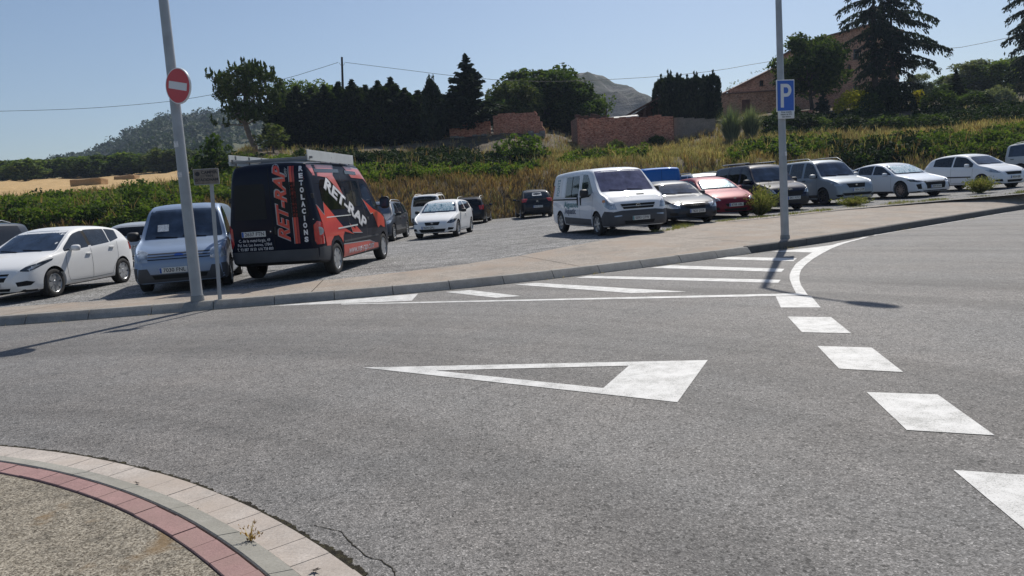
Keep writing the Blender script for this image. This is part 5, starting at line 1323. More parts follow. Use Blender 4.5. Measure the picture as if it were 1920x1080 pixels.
    def proj_mesh(s, bm, phi, off, cell=.07, depth=.012):
        """bm: flat faces in (h, z) = (x, y); bends them onto the body"""
        if not bm.verts: return bm
        xs = [v.co.x for v in bm.verts]; ys = [v.co.y for v in bm.verts]
        for ax, (lo, hi) in enumerate(((min(xs), max(xs)), (min(ys), max(ys)))):
            n = int((hi - lo) / cell)
            for k in range(1, n + 1):
                c = lo + (hi - lo) * k / (n + 1); co = [0, 0, 0]; no = [0, 0, 0]; co[ax] = c; no[ax] = 1
                bmesh.ops.bisect_plane(bm, geom=bm.verts[:] + bm.edges[:] + bm.faces[:], plane_co=co, plane_no=no, dist=1e-5)
        bmesh.ops.triangulate(bm, faces=bm.faces[:])
        d, e = s.dirs(phi)
        for v in bm.verts: v.co = s.hit(phi, v.co.x, v.co.y, off)
        if depth:
            be = [ed for ed in bm.edges if ed.is_boundary]
            r = bmesh.ops.extrude_edge_only(bm, edges=be)
            for v in r['geom']:
                if isinstance(v, bmesh.types.BMVert): v.co -= d * (off + depth)
        bm.normal_update()
        ref = [f for f in bm.faces if abs(f.normal.dot(d)) > .3]
        if sum(f.normal.dot(d) for f in ref) < 0: bmesh.ops.reverse_faces(bm, faces=bm.faces[:])
        return bm
    def patch(s, name, pts, phi, mat, off=.006, parent=None, mirror=True, cell=.07, round_=0, label=None, raw=False, depth=.012):
        """pts: (u, y, z) near the surface; mirror also builds the other side"""
        out = []
        for sg in ((1, -1) if mirror else (1,)):
            d, e = s.dirs(phi * sg)
            P = [(Vector((s.uf - u, y * sg, 0)).dot(e), z) for u, y, z in pts] if not raw else [(h * (1 if sg == 1 else -1), z) for h, z in pts]
            if round_: P = rounded(P, round_)
            bm = bmesh.new(); vs = [bm.verts.new((h, z, 0)) for h, z in P]
            try: bm.faces.new(vs)
            except Exception: bm.free(); continue
            s.proj_mesh(bm, phi * sg, off, cell, depth)
            o = from_bm(name, bm, M[mat], parent or s.root, 50); out.append(o)
            if label: o['label'] = label
        return out
    def side(s, name, uz, mat, sides=(90, -90), **k):
        out = []
        for sd in sides: out += s.patch(name, [(u, 0, z) for u, z in uz], sd, mat, mirror=False, **k)
        return out
    def line(s, name, uz, mat, wdt=.009, sides=(90, -90), off=.0025, phi=None):
        """thin shut line along a polyline on the flank"""
        out = []
        for sd in sides:
            d, e = s.dirs(sd); P = [(Vector((s.uf - u, 0, 0)).dot(e), z) for u, z in uz]; bm = bmesh.new(); prev = None
            for i, (h, z) in enumerate(P):
                a = P[max(i - 1, 0)]; b = P[min(i + 1, len(P) - 1)]; t = Vector((b[0] - a[0], b[1] - a[1])).normalized(); n_ = Vector((-t.y, t.x)) * wdt / 2
                r = (bm.verts.new((h - n_.x, z - n_.y, 0)), bm.verts.new((h + n_.x, z + n_.y, 0)))
                if prev: bm.faces.new((prev[0], r[0], r[1], prev[1]))
                prev = r
            s.proj_mesh(bm, sd, off, .08, 0); out.append(from_bm(name, bm, M[mat], s.o))
        return out
    def glass_side(s, spans, mat='window_glass', lo=.035, hi=.10, sides=(90, -90)):
        for sd in sides:
            for sp in spans:
                u0, u1 = sp[0], sp[1]; us = np.linspace(u0, u1, 22); b = s.zl(us) + lo; t = np.minimum(s.zt(us) - hi, sp[2] if len(sp) > 2 else 9)
                if len(sp) > 3: b = b + sp[3] * (us - u0) / (u1 - u0)
                ok = t > b + .012; U = us[ok]; 
                if len(U) < 3: continue
                b, t = b[ok], t[ok]; P = [(float(u), float(z)) for u, z in zip(U, b)] + [(float(u), float(z)) for u, z in zip(U[::-1], t[::-1])]
                d, e = s.dirs(sd); Q = [(Vector((s.uf - u, 0, 0)).dot(e), z) for u, z in P]
                Q = rounded(dedupe(Q), .03)
                bm = bmesh.new(); vs = [bm.verts.new((h, z, 0)) for h, z in Q]; bm.faces.new(vs); s.proj_mesh(bm, sd, .004, .09); from_bm('side_window', bm, M[mat], s.root, 50)
    def screen(s, name, z0, z1, mat, phi=0, inset=.07, off=.004, wtop=None, wbot=None, shade=None):
        """windscreen or tailgate glass between two heights"""
        us = np.linspace(.2, s.L * .6, 200) if phi == 0 else np.linspace(s.L - .02, s.L * .55, 200)
        def half(z):
            zz = s.zt(us); i = int(np.argmax(zz >= z)); u = us[i]; w_ = float(s.w(u)); 
            h = max(0, z - float(s.zl(u))); return w_ - .05 - s.tum * h
        wb_ = wbot or half(z0) - inset; wt_ = wtop or half(z1) - inset * 1.0
        P = []
        for t in np.linspace(-1, 1, 9): P.append((wb_ * t, z0 - .02 * (1 - t * t) * 0 + 0.0))
        for t in np.linspace(1, -1, 9): P.append((wt_ * t, z1 + .015 * (1 - t * t)))
        P = rounded(dedupe(P), .04)
        bm = bmesh.new(); vs = [bm.verts.new((h, z, 0)) for h, z in P]; bm.faces.new(vs); s.proj_mesh(bm, phi, off, .07); o = from_bm(name, bm, M[mat], s.root, 60)
        if shade:
            zc = (z0 + z1) / 2; k_ = .9; bm = bmesh.new(); Q = [(-wb_ * k_, z0 + .05), (wb_ * k_, z0 + .05), (wt_ * k_, z1 - .05), (-wt_ * k_, z1 - .05)]
            vs = [bm.verts.new((h, z, 0)) for h, z in rounded(Q, .05)]; bm.faces.new(vs); s.proj_mesh(bm, phi, off + .004, .07, .004); from_bm('sunshade', bm, M[shade], o, 60)
        return o
    def text(s, name, txt, h, z, size, phi, mat, rot=0, shear=0, bold=0, off=.006, parent=None, fit=None, spacing=1.0, by_u=True):
        me = text_mesh(txt, size, shear, bold, spacing); bm = bmesh.new(); bm.from_mesh(me); bpy.data.meshes.remove(me)
        xs = [v.co.x for v in bm.verts]; k = fit / (max(xs) - min(xs)) if fit else 1
        d, e = s.dirs(phi); hc = Vector((s.uf - h, 0, 0)).dot(e) if by_u else h; c, sn = math.cos(rot), math.sin(rot)
        for v in bm.verts: x, y = v.co.x * k, v.co.y; v.co = Vector((hc + x * c - y * sn, z + x * sn + y * c, 0))
        s.proj_mesh(bm, phi, off, .12, 0); return from_bm(name, bm, M[mat], parent or s.root)
    def box_at(s, name, phi, h, z, size, mat, off=0, parent=None, bev=.008, tilt=0):
        """a small box sitting on the surface: size = (width, height, depth)"""
        d, e = s.dirs(phi); c = s.hit(phi, h, z, off); bm = bmesh.new(); box(bm, (0, 0, 0), (size[2], size[0], size[1]), None, bev)
        R_ = Matrix((d, e, Vector((0, 0, 1)))).transposed() @ Matrix.Rotation(tilt, 3, 'Y')
        for v in bm.verts: v.co = R_ @ v.co + c
        o = from_bm(name, bm, M[mat], parent or s.root, 40); return o
    def plate(s, txt, phi, z, y=0, w_=.52, eu='plate_blue'):
        d, e = s.dirs(phi); c = s.hit(phi, y, z, .012); c2 = s.hit(phi, y + .2, z, .012); c3 = s.hit(phi, y - .2, z, .012)
        m_ = max(c.dot(d), c2.dot(d), c3.dot(d)) + .004; c = e * y + d * m_ + Vector((0, 0, z)); bm = bmesh.new(); box(bm, (0, 0, 0), (.012, w_, .115), None, .004)
        R_ = Matrix((d, e, Vector((0, 0, 1)))).transposed()
        for v in bm.verts: v.co = R_ @ v.co + c
        p = from_bm('number_plate', bm, M['plate_white'], s.root, 30)
        bm = bmesh.new(); box(bm, (.0065, -w_ / 2 + .025, 0), (.002, .04, .105))
        for v in bm.verts: v.co = R_ @ v.co + c
        from_bm('blue_band', bm, M[eu], p)
        me = text_mesh(txt, .105, 0, .0015); xs = [v.co.x for v in me.vertices]; k = (w_ * .80) / (max(xs) - min(xs))
        for v in me.vertices: v.co = R_ @ Vector((.0085, v.co.x * k + .022, v.co.y)) + c
        link('plate_lettering', me, M['plate_ink'], p); return p
    def wheels(s, style='cap', rim='rim_silver', n=7, W=.2, R=None):
        R = R or s.R; key = ('w', style, rim, n, R, W)
        if key not in TREES:
            bm = bmesh.new(); ri = R * .66
            lathe(bm, [(ri, -W * .5 + .01), (ri + .015, -W * .5), (R * .9, -W * .5), (R - .012, -W * .44), (R, -W * .34), (R, W * .34), (R - .012, W * .44), (R * .9, W * .5), (ri + .015, W * .5), (ri, W * .5 - .01)], 40); me = bpy.data.meshes.new('tyre'); bmesh.ops.recalc_face_normals(bm, faces=bm.faces); bm.to_mesh(me); bm.free(); me.materials.append(M['tyre']); me.shade_smooth(); me.set_sharp_from_angle(angle=rad(40))
            bm = bmesh.new(); dk = W * .5 - .055; y1 = W * .5 - .014; lathe(bm, [(ri + .002, W * .5 - .012), (ri * .985, W * .5 - .006), (ri * .95, W * .5 - .014), (ri * .93, dk)], 40)
            nf0 = len(bm.faces); rg = lathe(bm, [(ri * .93, dk), (.001, dk)], 40); nf1 = len(bm.faces); hr = ri * (.30 if style == 'cap' else .17)
            lathe(bm, [(hr, dk), (hr, y1 - .008), (hr * .85, y1), (.001, y1 + .003)], 24)
            for k in range(n):
                a = 2 * math.pi * k / n
                def pt(r, w2, y): return bm.verts.new((math.cos(a) * r - math.sin(a) * w2, y, math.sin(a) * r + math.cos(a) * w2))
                wi, wo = (ri * .17, ri * .27) if style == 'cap' else ((ri * .10, ri * .07) if style == 'thin' else (ri * .15, ri * .12))
                if style == 'cap': wi, wo = ri * .6 * math.pi / n * .72, ri * math.pi / n * .62
                q = [pt(hr * .8, wi, y1 - .004), pt(hr * .8, -wi, y1 - .004), pt(ri * .95, -wo, y1 - .004), pt(ri * .95, wo, y1 - .004)]; b_ = [pt(hr * .8, wi * 1.15, dk), pt(hr * .8, -wi * 1.15, dk), pt(ri * .94, -wo * 1.15, dk), pt(ri * .94, wo * 1.15, dk)]
                bm.faces.new(q)
                for i in range(4): bm.faces.new((q[i], q[(i + 1) % 4], b_[(i + 1) % 4], b_[i]))
            bm.faces.ensure_lookup_table(); 
            for i in range(nf0, nf1): bm.faces[i].material_index = 1
            bmesh.ops.recalc_face_normals(bm, faces=bm.faces); m2 = bpy.data.meshes.new('rim'); bm.to_mesh(m2); bm.free(); m2.materials.append(M[rim]); m2.materials.append(M['gap_black']); m2.shade_smooth(); m2.set_sharp_from_angle(angle=rad(35)); TREES[key] = (me, m2)
        a, b = TREES[key]
        for X in (0, -s.wb):
            for sd in (1, -1):
                o = bpy.data.objects.new('wheel', a); COL.objects.link(o); o.parent = s.root; o.location = (X, sd * (s.track - W / 2 + .01), R); o.rotation_euler = (0, random.Random(X + sd).uniform(0, 1), 0 if sd == 1 else math.pi)
                r = bpy.data.objects.new('rim', b); COL.objects.link(r); r.parent = o
    def mirrors(s, u, z, mat, big=1.0, sides=(1, -1), out=.0):
        for sd in sides:
            q = s.hit(90 * sd, -(s.uf - u) * sd, z, 0); bm = bmesh.new(); r = bmesh.ops.create_uvsphere(bm, u_segments=20, v_segments=12, radius=1)
            for v in r['verts']:
                c = v.co; sq = lambda a: math.copysign(abs(a) ** .62, a); x = max(-.35, c.x) * .085 * min(big, 1.4); v.co = Vector((x + .02, sq(c.y) * .10 * min(big, 1.25), sq(c.z) * .068 * big)) + Vector((0, sd * (.13 + out), .03 * big)) + q
            box(bm, q + Vector((.02, sd * .04, -.005)), (.07, .12 + out, .035), None, .01)
            o = from_bm('wing_mirror', bm, M[mat] if mat in M else s.paint, s.root, 50)
            bm = bmesh.new(); box(bm, q + Vector((-.022 * big, sd * (.13 + out), .03 * big)), (.006, .15 * big ** .5, .09 * big), None, .01); from_bm('mirror_glass', bm, M['sky_tint_glass'], o)
    def handles(s, us, z, mat, sides=(1, -1), size=(.17, .032, .035)):
        for sd in sides:
            for u in us: s.box_at('door_handle', 90 * sd, -(s.uf - u) * sd, z if not hasattr(z, '__len__') else z[us.index(u)], size, mat, .012)
    def rails(s, u0, u1, mat='chrome', sides=(1, -1), hgt=.05, inset=.16):
        for sd in sides:
            pts = []
            for k in range(9):
                t = k / 8; u = u0 + (u1 - u0) * t; w_ = float(s.w(u)) - .05 - s.tum * (float(s.zt(u)) - float(s.zl(u))) - inset + .08; z = float(s.zt(u)) - .02 + (hgt if 0 < k < 8 else -.005); pts.append((s.uf - u, sd * w_, z))
            bm = bmesh.new(); tube(bm, pts, .015, 8); from_bm('roof_rail', bm, M[mat], s.root, 40)
    def wipers(s, z, us=(.0,)):
        for y0, y1 in ((.45, -.02), (-.12, -.55)):
            a = s.hit(0, y0, z, .018); b = s.hit(0, y1, z + .035, .018); m_ = s.hit(0, (y0 + y1) / 2, z + .02, .02); bm = bmesh.new(); tube(bm, [a, m_, b], .009, 5); from_bm('wiper', bm, M['gap_black'], s.root)
    def badge(s, z, phi=0, r=.05, shape=None, mat='chrome', y=0):
        c = s.hit(phi, y, z, .012); d, e = s.dirs(phi); bm = bmesh.new(); Rm = Matrix((d, e, Vector((0, 0, 1)))).transposed()
        if shape == 'rings':
            for k in range(4):
                n = 20; ring = []
                for i in range(n):
                    a = 2 * math.pi * i / n; ring.append([bm.verts.new(Rm @ Vector((.0, (k - 1.5) * r * 1.45 + math.cos(a) * q, math.sin(a) * q)) + c) for q in (r, r * .8)])
                for i in range(n): bm.faces.new((ring[i][0], ring[(i + 1) % n][0], ring[(i + 1) % n][1], ring[i][1]))
        elif shape == 'chevron':
            for k in range(2):
                z0 = .035 - k * .05; v = [(-.11, z0 - .03), (0, z0 + .03), (.11, z0 - .03), (.11, z0 - .055), (0, z0 + .005), (-.11, z0 - .055)]; vs = [bm.verts.new(Rm @ Vector((0, a, b)) + c) for a, b in v]; bm.faces.new(vs[:2] + vs[4:]); bm.faces.new(vs[1:5])
        elif shape == 'oval':
            vs = [bm.verts.new(Rm @ Vector((0, math.cos(t) * r * 1.9, math.sin(t) * r)) + c) for t in np.linspace(0, 2 * math.pi, 25)[:-1]]; bm.faces.new(vs)
        else:
            n = 20; ring = []
            for i in range(n):
                a = 2 * math.pi * i / n; ring.append([bm.verts.new(Rm @ Vector((0, math.cos(a) * q, math.sin(a) * q)) + c) for q in (r, r * .78)])
            for i in range(n): bm.faces.new((ring[i][0], ring[(i + 1) % n][0], ring[(i + 1) % n][1], ring[i][1]))
            if shape == 'bolt': v = [(-r, .004), (.3 * r, .3 * r), (.2 * r, 0), (r, -.004), (-.3 * r, -.3 * r), (-.2 * r, 0)]
            elif shape == 's': v = [(-.6 * r, .5 * r), (.5 * r, .5 * r), (.6 * r, -.5 * r), (-.5 * r, -.5 * r)]
            else: v = [(-.3 * r, -.6 * r), (.3 * r, -.6 * r), (.4 * r, .6 * r), (-.4 * r, .6 * r)]
            bm.faces.new([bm.verts.new(Rm @ Vector((.002, a, b)) + c) for a, b in v])
        from_bm('badge', bm, M[mat], s.root)
def dedupe(P):
    out = []
    for p in P:
        if not out or math.hypot(p[0] - out[-1][0], p[1] - out[-1][1]) > .004: out.append(p)
    if math.hypot(out[0][0] - out[-1][0], out[0][1] - out[-1][1]) < .004: out.pop()
    return out
def rounded(P, r, n=4):
    out = []; m = len(P)
    for i in range(m):
        a, b, c = Vector(P[i - 1]), Vector(P[i]), Vector(P[(i + 1) % m]); u = a - b; v = c - b
        if u.length < 1e-5 or v.length < 1e-5: continue
        ang = u.angle(v)
        if ang > 2.6: out.append(tuple(b)); continue
        k = min(r, u.length * .45, v.length * .45); p = b + u.normalized() * k; q = b + v.normalized() * k
        for j in range(n + 1): t = j / n; out.append(tuple(p * (1 - t) ** 2 + b * 2 * t * (1 - t) + q * t * t))
    return out
def hatch_top(L, H, zh=.72, zc=.93, uc=1.05, uw=1.75, up=2.3, ur=None, zr=None, ub=None, zb=.95, nose=.50, tail=.62, uwz=.06):
    ur = ur or L - .55; zr = zr or H - .07; ub = ub or L - .16
    return [(0, nose), (.03, nose + .08), (.10, zh - .06), (.2, zh), (uc * .6, zh + (zc - zh) * .62), (uc, zc), (uc + (uw - uc) * .5, zc + (H - uwz - zc) * .54), (uw, H - uwz), (up, H), ((up + ur) / 2, H - .015), (ur, zr), (ur + .1, zr - .05), (ub, zb), (L - .05, zb - .12), (L, tail)]
def van_top(L, H, zh, zc, uc, uw, nose=.55, drop=.03, uwz=.08):
    return [(0, nose), (.03, nose + .1), (.1, zh - .07), (.2, zh), (uc * .6, zh + (zc - zh) * .6), (uc, zc), (uc + (uw - uc) * .5, zc + (H - uwz - zc) * .52), (uw, H - uwz), (uw + .35, H - .01), (L * .6, H), (L - .35, H - drop), (L - .12, H - drop - .03), (L - .03, H - drop - .1), (L, H - drop - .2)]
def seams5(c, doors, zlo=.32):
    for us in doors:
        pts = [(u, z) for u, z in us]; c.line('door_gap', pts, 'seam_grey')
# ---------- 1 white five-door hatchback, left edge
k = dict(L=4.02, W=1.74, H=1.47, uf=.84, wb=2.51, R=.31, paint='paint_white', top=hatch_top(4.02, 1.49, .74, .97, 1.02, 1.88, 2.35, ur=3.42, zr=1.40, ub=3.84, zb=.98), belt=[(0, .4), (.3, .72), (1.0, .90), (1.5, .93), (2.4, .98), (3.1, 1.03), (3.6, 1.06), (4.02, 1.0)], tum=.36)
c = Car('parked_car', 'white five door hatchback with silver wheel covers at the left edge of the lot', 'car', px=(108, 556), corner='FL', heading=-95, **k)
c.wheels('cap', 'rim_silver', 7); c.glass_side([(1.28, 2.12), (2.22, 2.92, 9, 0), (2.96, 3.33, 9, .04)], 'window_glass'); c.side('pillar_trim', [(2.115, 1.02), (2.225, 1.03), (2.225, 1.37), (2.115, 1.37)], 'gap_black', off=.003)
c.screen('windscreen', .99, 1.40, 'sky_tint_glass'); c.wipers(1.0); c.screen('rear_window', 1.0, 1.36, 'privacy_glass', 180)
c.patch('headlight', [(.20, .50, .64), (.30, .66, .62), (.42, .72, .66), (.82, .86, .80), (.86, .86, .84), (.60, .78, .80), (.32, .60, .72)], 42, 'lamp_dark', off=.004, cell=.05)
c.patch('headlight_reflector', [(.30, .62, .655), (.40, .70, .665), (.56, .77, .74), (.44, .70, .73)], 42, 'lamp_clear', off=.008, cell=.05); c.patch('fog_light', [(.12, .52, .33), (.30, .68, .34), (.36, .74, .40), (.24, .64, .44), (.10, .50, .42)], 42, 'gap_black', off=.004)
c.patch('grille', [(0, -.44, .60), (0, .44, .60), (0, .34, .44), (0, -.34, .44)], 0, 'gap_black', mirror=False, off=.005); c.patch('grille_bar', [(0, -.42, .56), (0, .42, .56), (0, .41, .53), (0, -.41, .53)], 0, 'chrome', mirror=False, off=.012)
c.badge(.545, 0, .055, 'bolt'); c.plate('4372 KZM', 0, .37); c.patch('lower_grille', [(0, -.45, .30), (0, .45, .30), (0, .40, .24), (0, -.40, .24)], 0, 'gap_black', mirror=False)
c.mirrors(1.52, .98, 'paint_white'); c.handles([2.05, 2.95], [.845, .93], 'paint_white'); c.patch('tail_light', [(3.74, .8, .82), (3.92, .7, .82), (3.86, .7, 1.05), (3.66, .76, 1.06)], 140, 'lamp_red')
seams5(c, [[(1.30, .93), (1.26, .75), (1.28, .40), (1.34, .30)], [(2.17, 1.0), (2.17, .6), (2.15, .28)], [(1.34, .30), (2.15, .28), (2.9, .30)], [(2.9, .30), (2.98, .45), (3.18, .66), (3.2, 1.05)]])
# ---------- 2 silver blue compact van
k = dict(L=4.28, W=1.80, H=1.80, uf=.86, wb=2.66, R=.32, paint='paint_steel_blue', top=van_top(4.28, 1.80, .86, 1.05, .95, 1.62, .60), belt=[(0, .5), (.3, .84), (1.0, 1.02), (2, 1.08), (4.28, 1.1)], tum=.20, rc=.16,
         plan=[(0, .74), (.04, .82), (.15, .86), (.5, .885), (1.0, .90), (3.6, .90), (4.1, .89), (4.24, .85), (4.28, .78)])
c = Car('parked_van', 'silver blue compact van seen from the front behind the left lamp post', 'van', xy=(-6.82, 15.95), heading=-75, group=None, **k)
c.wheels('five', 'rim_silver', 5); c.glass_side([(1.16, 2.0)], 'window_glass'); c.screen('windscreen', 1.07, 1.66, 'sky_tint_glass'); c.wipers(1.08)
c.patch('headlight', [(.06, .56, .64), (.10, .80, .65), (.24, .86, .68), (.26, .86, .90), (.12, .78, .89), (.07, .62, .84)], 18, 'lamp_clear', off=.006, cell=.05)
for i, z in enumerate((.70, .755, .81)): c.patch('grille_bar', [(0, -.58, z), (0, .58, z), (0, .58, z - .018), (0, -.58, z - .018)], 0, 'gap_black', mirror=False)
c.badge(.755, 0, .045, 'oval', 'sign_blue'); c.patch('bumper', [(0, -.76, .52), (0, -.6, .52), (0, -.55, .40), (0, .55, .40), (0, .6, .52), (0, .76, .52), (0, .80, .24), (0, -.80, .24)], 0, 'grey_plastic', mirror=False, off=.012)
c.patch('lower_grille', [(0, -.52, .38), (0, .52, .38), (0, .48, .30), (0, -.48, .30)], 0, 'gap_black', mirror=False, off=.018); c.patch('bumper_corner', [(.06, .74, .54), (.22, .87, .54), (.48, .89, .40), (.48, .88, .24), (.05, .76, .24)], 50, 'grey_plastic', off=.010)
c.plate('7030 FNL', 0, .47, y=-.12); c.mirrors(1.28, 1.10, 'black_plastic', 1.5, out=.03); c.handles([2.05], 1.0, 'gap_black'); seams5(c, [[(1.15, 1.0), (1.12, .8), (1.14, .36)], [(2.12, 1.75), (2.15, 1.1), (2.12, .34)]])
c.side('side_moulding', [(1.2, .56), (3.2, .56), (3.2, .48), (1.2, .48)], 'grey_plastic')
bm = bmesh.new(); q = c.hit(0, -.42, 1.32, .012); q1 = [c.hit(0, y, z, .010) for y, z in ((-.52, 1.22), (-.30, 1.22), (-.30, 1.36), (-.52, 1.36))]; bm.faces.new([bm.verts.new(p) for p in q1]); from_bm('paper_note', bm, M['sticker'], c.root)
bm = bmesh.new(); zt_ = float(c.zt(1.75)); tube(bm, [(c.uf - 1.75, .0, zt_ - .01), (c.uf - 2.0, 0, zt_ + .22)], .006, 5); from_bm('aerial', bm, M['gap_black'], c.root)
# ---------- 3 black and red lettered van
k = dict(L=5.40, W=1.99, H=2.52, uf=.86, wb=3.58, R=.345, paint='paint_navy_black', top=van_top(5.40, 2.50, 1.05, 1.30, .80, 1.75, .62, .05, .16), belt=[(0, .5), (.3, 1.0), (1.0, 1.20), (2, 1.25), (5.4, 1.25)], tum=.115, rc=.22,
         bot=[(0, .4), (.06, .30), (.4, .28), (4.8, .30), (5.34, .36), (5.4, .42)], plan=[(0, .74), (.04, .84), (.15, .91), (.5, .97), (1.0, .995), (4.9, .995), (5.25, .985), (5.36, .95), (5.4, .90)])
c = Car('lettered_van', 'tall black van with red flashes and RET-RAP lettering, seen from behind', 'van', px=(636, 513), corner='RR', heading=83, group=None, **k)
c.wheels('cap', 'rim_silver', 6, .22)
RS = (-90,)
# rear face: doors, lights, lettering
c.patch('door_gap', [(5.4, -.012, .44), (5.4, .0, .44), (5.4, .0, 2.36), (5.4, -.012, 2.36)], 180, 'gap_black', parent=c.o, mirror=False, off=.003)
c.patch('rear_window', [(5.4, .10, 1.30), (5.4, .80, 1.30), (5.4, .74, 2.02), (5.4, .10, 2.02)], 180, 'tinted_film', round_=.06)
c.patch('bumper', [(5.4, -.92, .64), (5.4, .92, .64), (5.4, .92, .40), (5.4, -.92, .40)], 180, 'grey_plastic', mirror=False, off=.03)
c.side('bumper_side', [(4.86, .66), (5.36, .66), (5.36, .40), (4.92, .36)], 'grey_plastic', off=.012)
c.patch('tail_light', [(5.16, .99, .72), (5.38, .90, .72), (5.39, .86, .80), (5.39, .86, 1.12), (5.34, .92, 1.20), (5.16, .98, 1.16)], 138, 'lamp_red', off=.012, cell=.05)
for sg in (1, -1):
    d, e = c.dirs(138 * sg); q = c.hit(138 * sg, Vector((c.uf - 5.31, .95 * sg, 0)).dot(e), .99, .018); bm = bmesh.new(); Rm = Matrix((e, Vector((0, 0, 1)), d)).transposed()
    vs = [bm.verts.new(Rm @ Vector((math.cos(t) * .085, math.sin(t) * .085, 0)) + q) for t in np.linspace(0, 2 * math.pi, 21)[:-1]]; bm.faces.new(vs); from_bm('reverse_light', bm, M['lamp_clear'], c.root)
c.plate('2637 FTN', 180, 1.00, y=-.42, w_=.52)
def rt(txt, h, z, size, mat, **kk): return c.text('lettering', txt, h, z, size, 180, mat, by_u=False, off=.009, **kk)
rt('C. de la metal·lúrgia, 49', -.42, .87, .085, 'vinyl_white', fit=.68); rt('Pol. Ind. Les Avenes, 17844', -.42, .78, .085, 'vinyl_white', fit=.74); rt('T. 93 887 18 50  616 738 800', -.42, .69, .085, 'vinyl_white', fit=.78)
c.patch('red_stripe', [(5.4, -.46, .76), (5.4, -.51, .76), (5.4, -.51, 2.34), (5.4, -.46, 2.34)], 180, 'vinyl_red', mirror=False); c.patch('dark_stripe', [(5.4, -.52, .76), (5.4, -.56, .76), (5.4, -.56, 2.34), (5.4, -.52, 2.34)], 180, 'vinyl_darkred', mirror=False)
c.patch('thin_stripe', [(5.4, -.437, .76), (5.4, -.45, .76), (5.4, -.45, 2.34), (5.4, -.437, 2.34)], 180, 'vinyl_grey', mirror=False)
for i, ch in enumerate('RETOLACIONS'): rt(ch, .70, 2.27 - i * .144, .135, 'vinyl_white', bold=.008, fit=.03 if ch == 'I' else .085)
rt('RET-RAP', .245, 1.56, .34, 'vinyl_grey', rot=math.pi / 2, shear=.4, bold=.018, fit=1.60); c.text('lettering', 'RET-RAP', .255, 1.55, .33, 180, 'vinyl_red', rot=math.pi / 2, shear=.4, bold=.010, fit=1.54, by_u=False, off=.013)
rt('.com', .395, 2.22, .10, 'vinyl_grey', rot=-math.pi / 2, bold=.002)
c.box_at('door_handle', 180, .06, 1.05, (.05, .16, .03), 'black_plastic', .012); c.box_at('hinge', 180, .93, 1.72, (.07, .10, .04), 'black_plastic', .01); c.box_at('hinge', 180, -.93, 1.72, (.07, .10, .04), 'black_plastic', .01); c.box_at('lock', 180, -.05, 1.04, (.03, .03, .02), 'chrome', .01)
c.side('side_window', [(4.92, 1.40), (3.62, 1.40), (3.60, 1.92), (3.72, 2.05), (4.80, 2.05), (4.92, 1.92)], 'privacy_glass', off=.005); c.side('side_window', [(3.36, 1.44), (2.36, 1.44), (2.36, 1.98), (2.44, 2.05), (3.28, 2.05), (3.36, 1.98)], 'window_glass', off=.005)
c.side('window_frame', [(2.88, 1.44), (2.85, 1.44), (2.85, 2.05), (2.88, 2.05)], 'gap_black', off=.010); c.side('side_window', [(2.18, 1.36), (1.28, 1.34), (1.20, 1.42), (1.62, 1.86), (1.80, 1.97), (2.18, 2.0)], 'sky_tint_glass', off=.005)
for P_, mt in (([(5.28, 1.52), (4.99, 1.30), (4.90, 1.58), (4.2, 1.14), (3.95, 1.0), (3.25, .80), (3.9, .90), (4.02, .80), (4.05, .66), (4.14, .76), (4.3, .84), (4.6, .84), (4.78, .74), (4.86, .62), (5.05, .62)], 'vinyl_red'),
    ([(3.5, 1.06), (3.34, .84), (2.65, .80), (3.12, 1.02), (3.14, .92)], 'vinyl_red'), ([(2.24, 1.62), (1.80, 1.22), (1.60, 1.24), (1.30, .86), (1.05, .92), (.86, .86), (.66, .84), (.62, 1.10), (.95, 1.22), (1.25, 1.30), (1.5, 1.34)], 'vinyl_red'),
    ([(4.02, .62), (2.1, .58), (1.7, .50), (1.40, .48), (1.35, .36), (4.00, .33)], 'vinyl_red'), ([(5.30, 2.36), (3.75, 2.38), (3.95, 2.16), (3.55, 1.72), (4.35, 2.10), (5.12, 2.14)], 'vinyl_pink'), ([(3.05, 2.38), (1.95, 2.34), (1.52, 1.98), (1.78, 2.10), (2.7, 2.12)], 'vinyl_pink')):
    c.side('red_flash', P_, mt, off=.008, sides=RS); c.side('flash_outline', [(a_, b_ + .014) for a_, b_ in P_[:3]] + [(a_, b_ - .004) for a_, b_ in P_[:3]][::-1], 'vinyl_grey', off=.011, sides=RS)
c.side('waist_trim', [(4.95, 1.26), (3.3, 1.26), (3.3, 1.24), (4.95, 1.24)], 'board_white', off=.010, sides=RS); c.side('side_rail', [(4.3, .97), (2.95, .99), (2.95, 1.02), (4.3, 1.00)], 'board_white', off=.014, sides=RS)
c.text('lettering', 'RET-RAP', 3.52, 1.50, .42, -90, 'vinyl_grey', rot=rad(-24), shear=.3, bold=.022, fit=2.60, off=.011); c.text('lettering', 'RET-RAP', 3.54, 1.51, .41, -90, 'vinyl_white', rot=rad(-24), shear=.3, bold=.012, fit=2.56, off=.015)
c.text('lettering', 'www.ret-rap.com', 2.75, .46, .24, -90, 'vinyl_white', shear=.2, bold=.002, fit=1.9, off=.014)
c.side('high_window', [(5.0, 2.20), (3.5, 2.22), (3.5, 2.30), (5.0, 2.28)], 'privacy_glass', off=.012, sides=RS); c.side('high_window', [(3.1, 2.20), (2.3, 2.19), (2.3, 2.27), (3.1, 2.29)], 'privacy_glass', off=.012, sides=RS)
seams5(c, [[(2.27, 2.1), (2.25, 1.2), (2.22, .36)], [(3.50, 2.15), (3.48, .36)], [(1.14, 1.25), (1.16, .75), (1.24, .36)]]); c.side('sill_moulding', [(3.98, .70), (1.34, .70), (1.34, .66), (3.98, .66)], 'grey_plastic', off=.012)
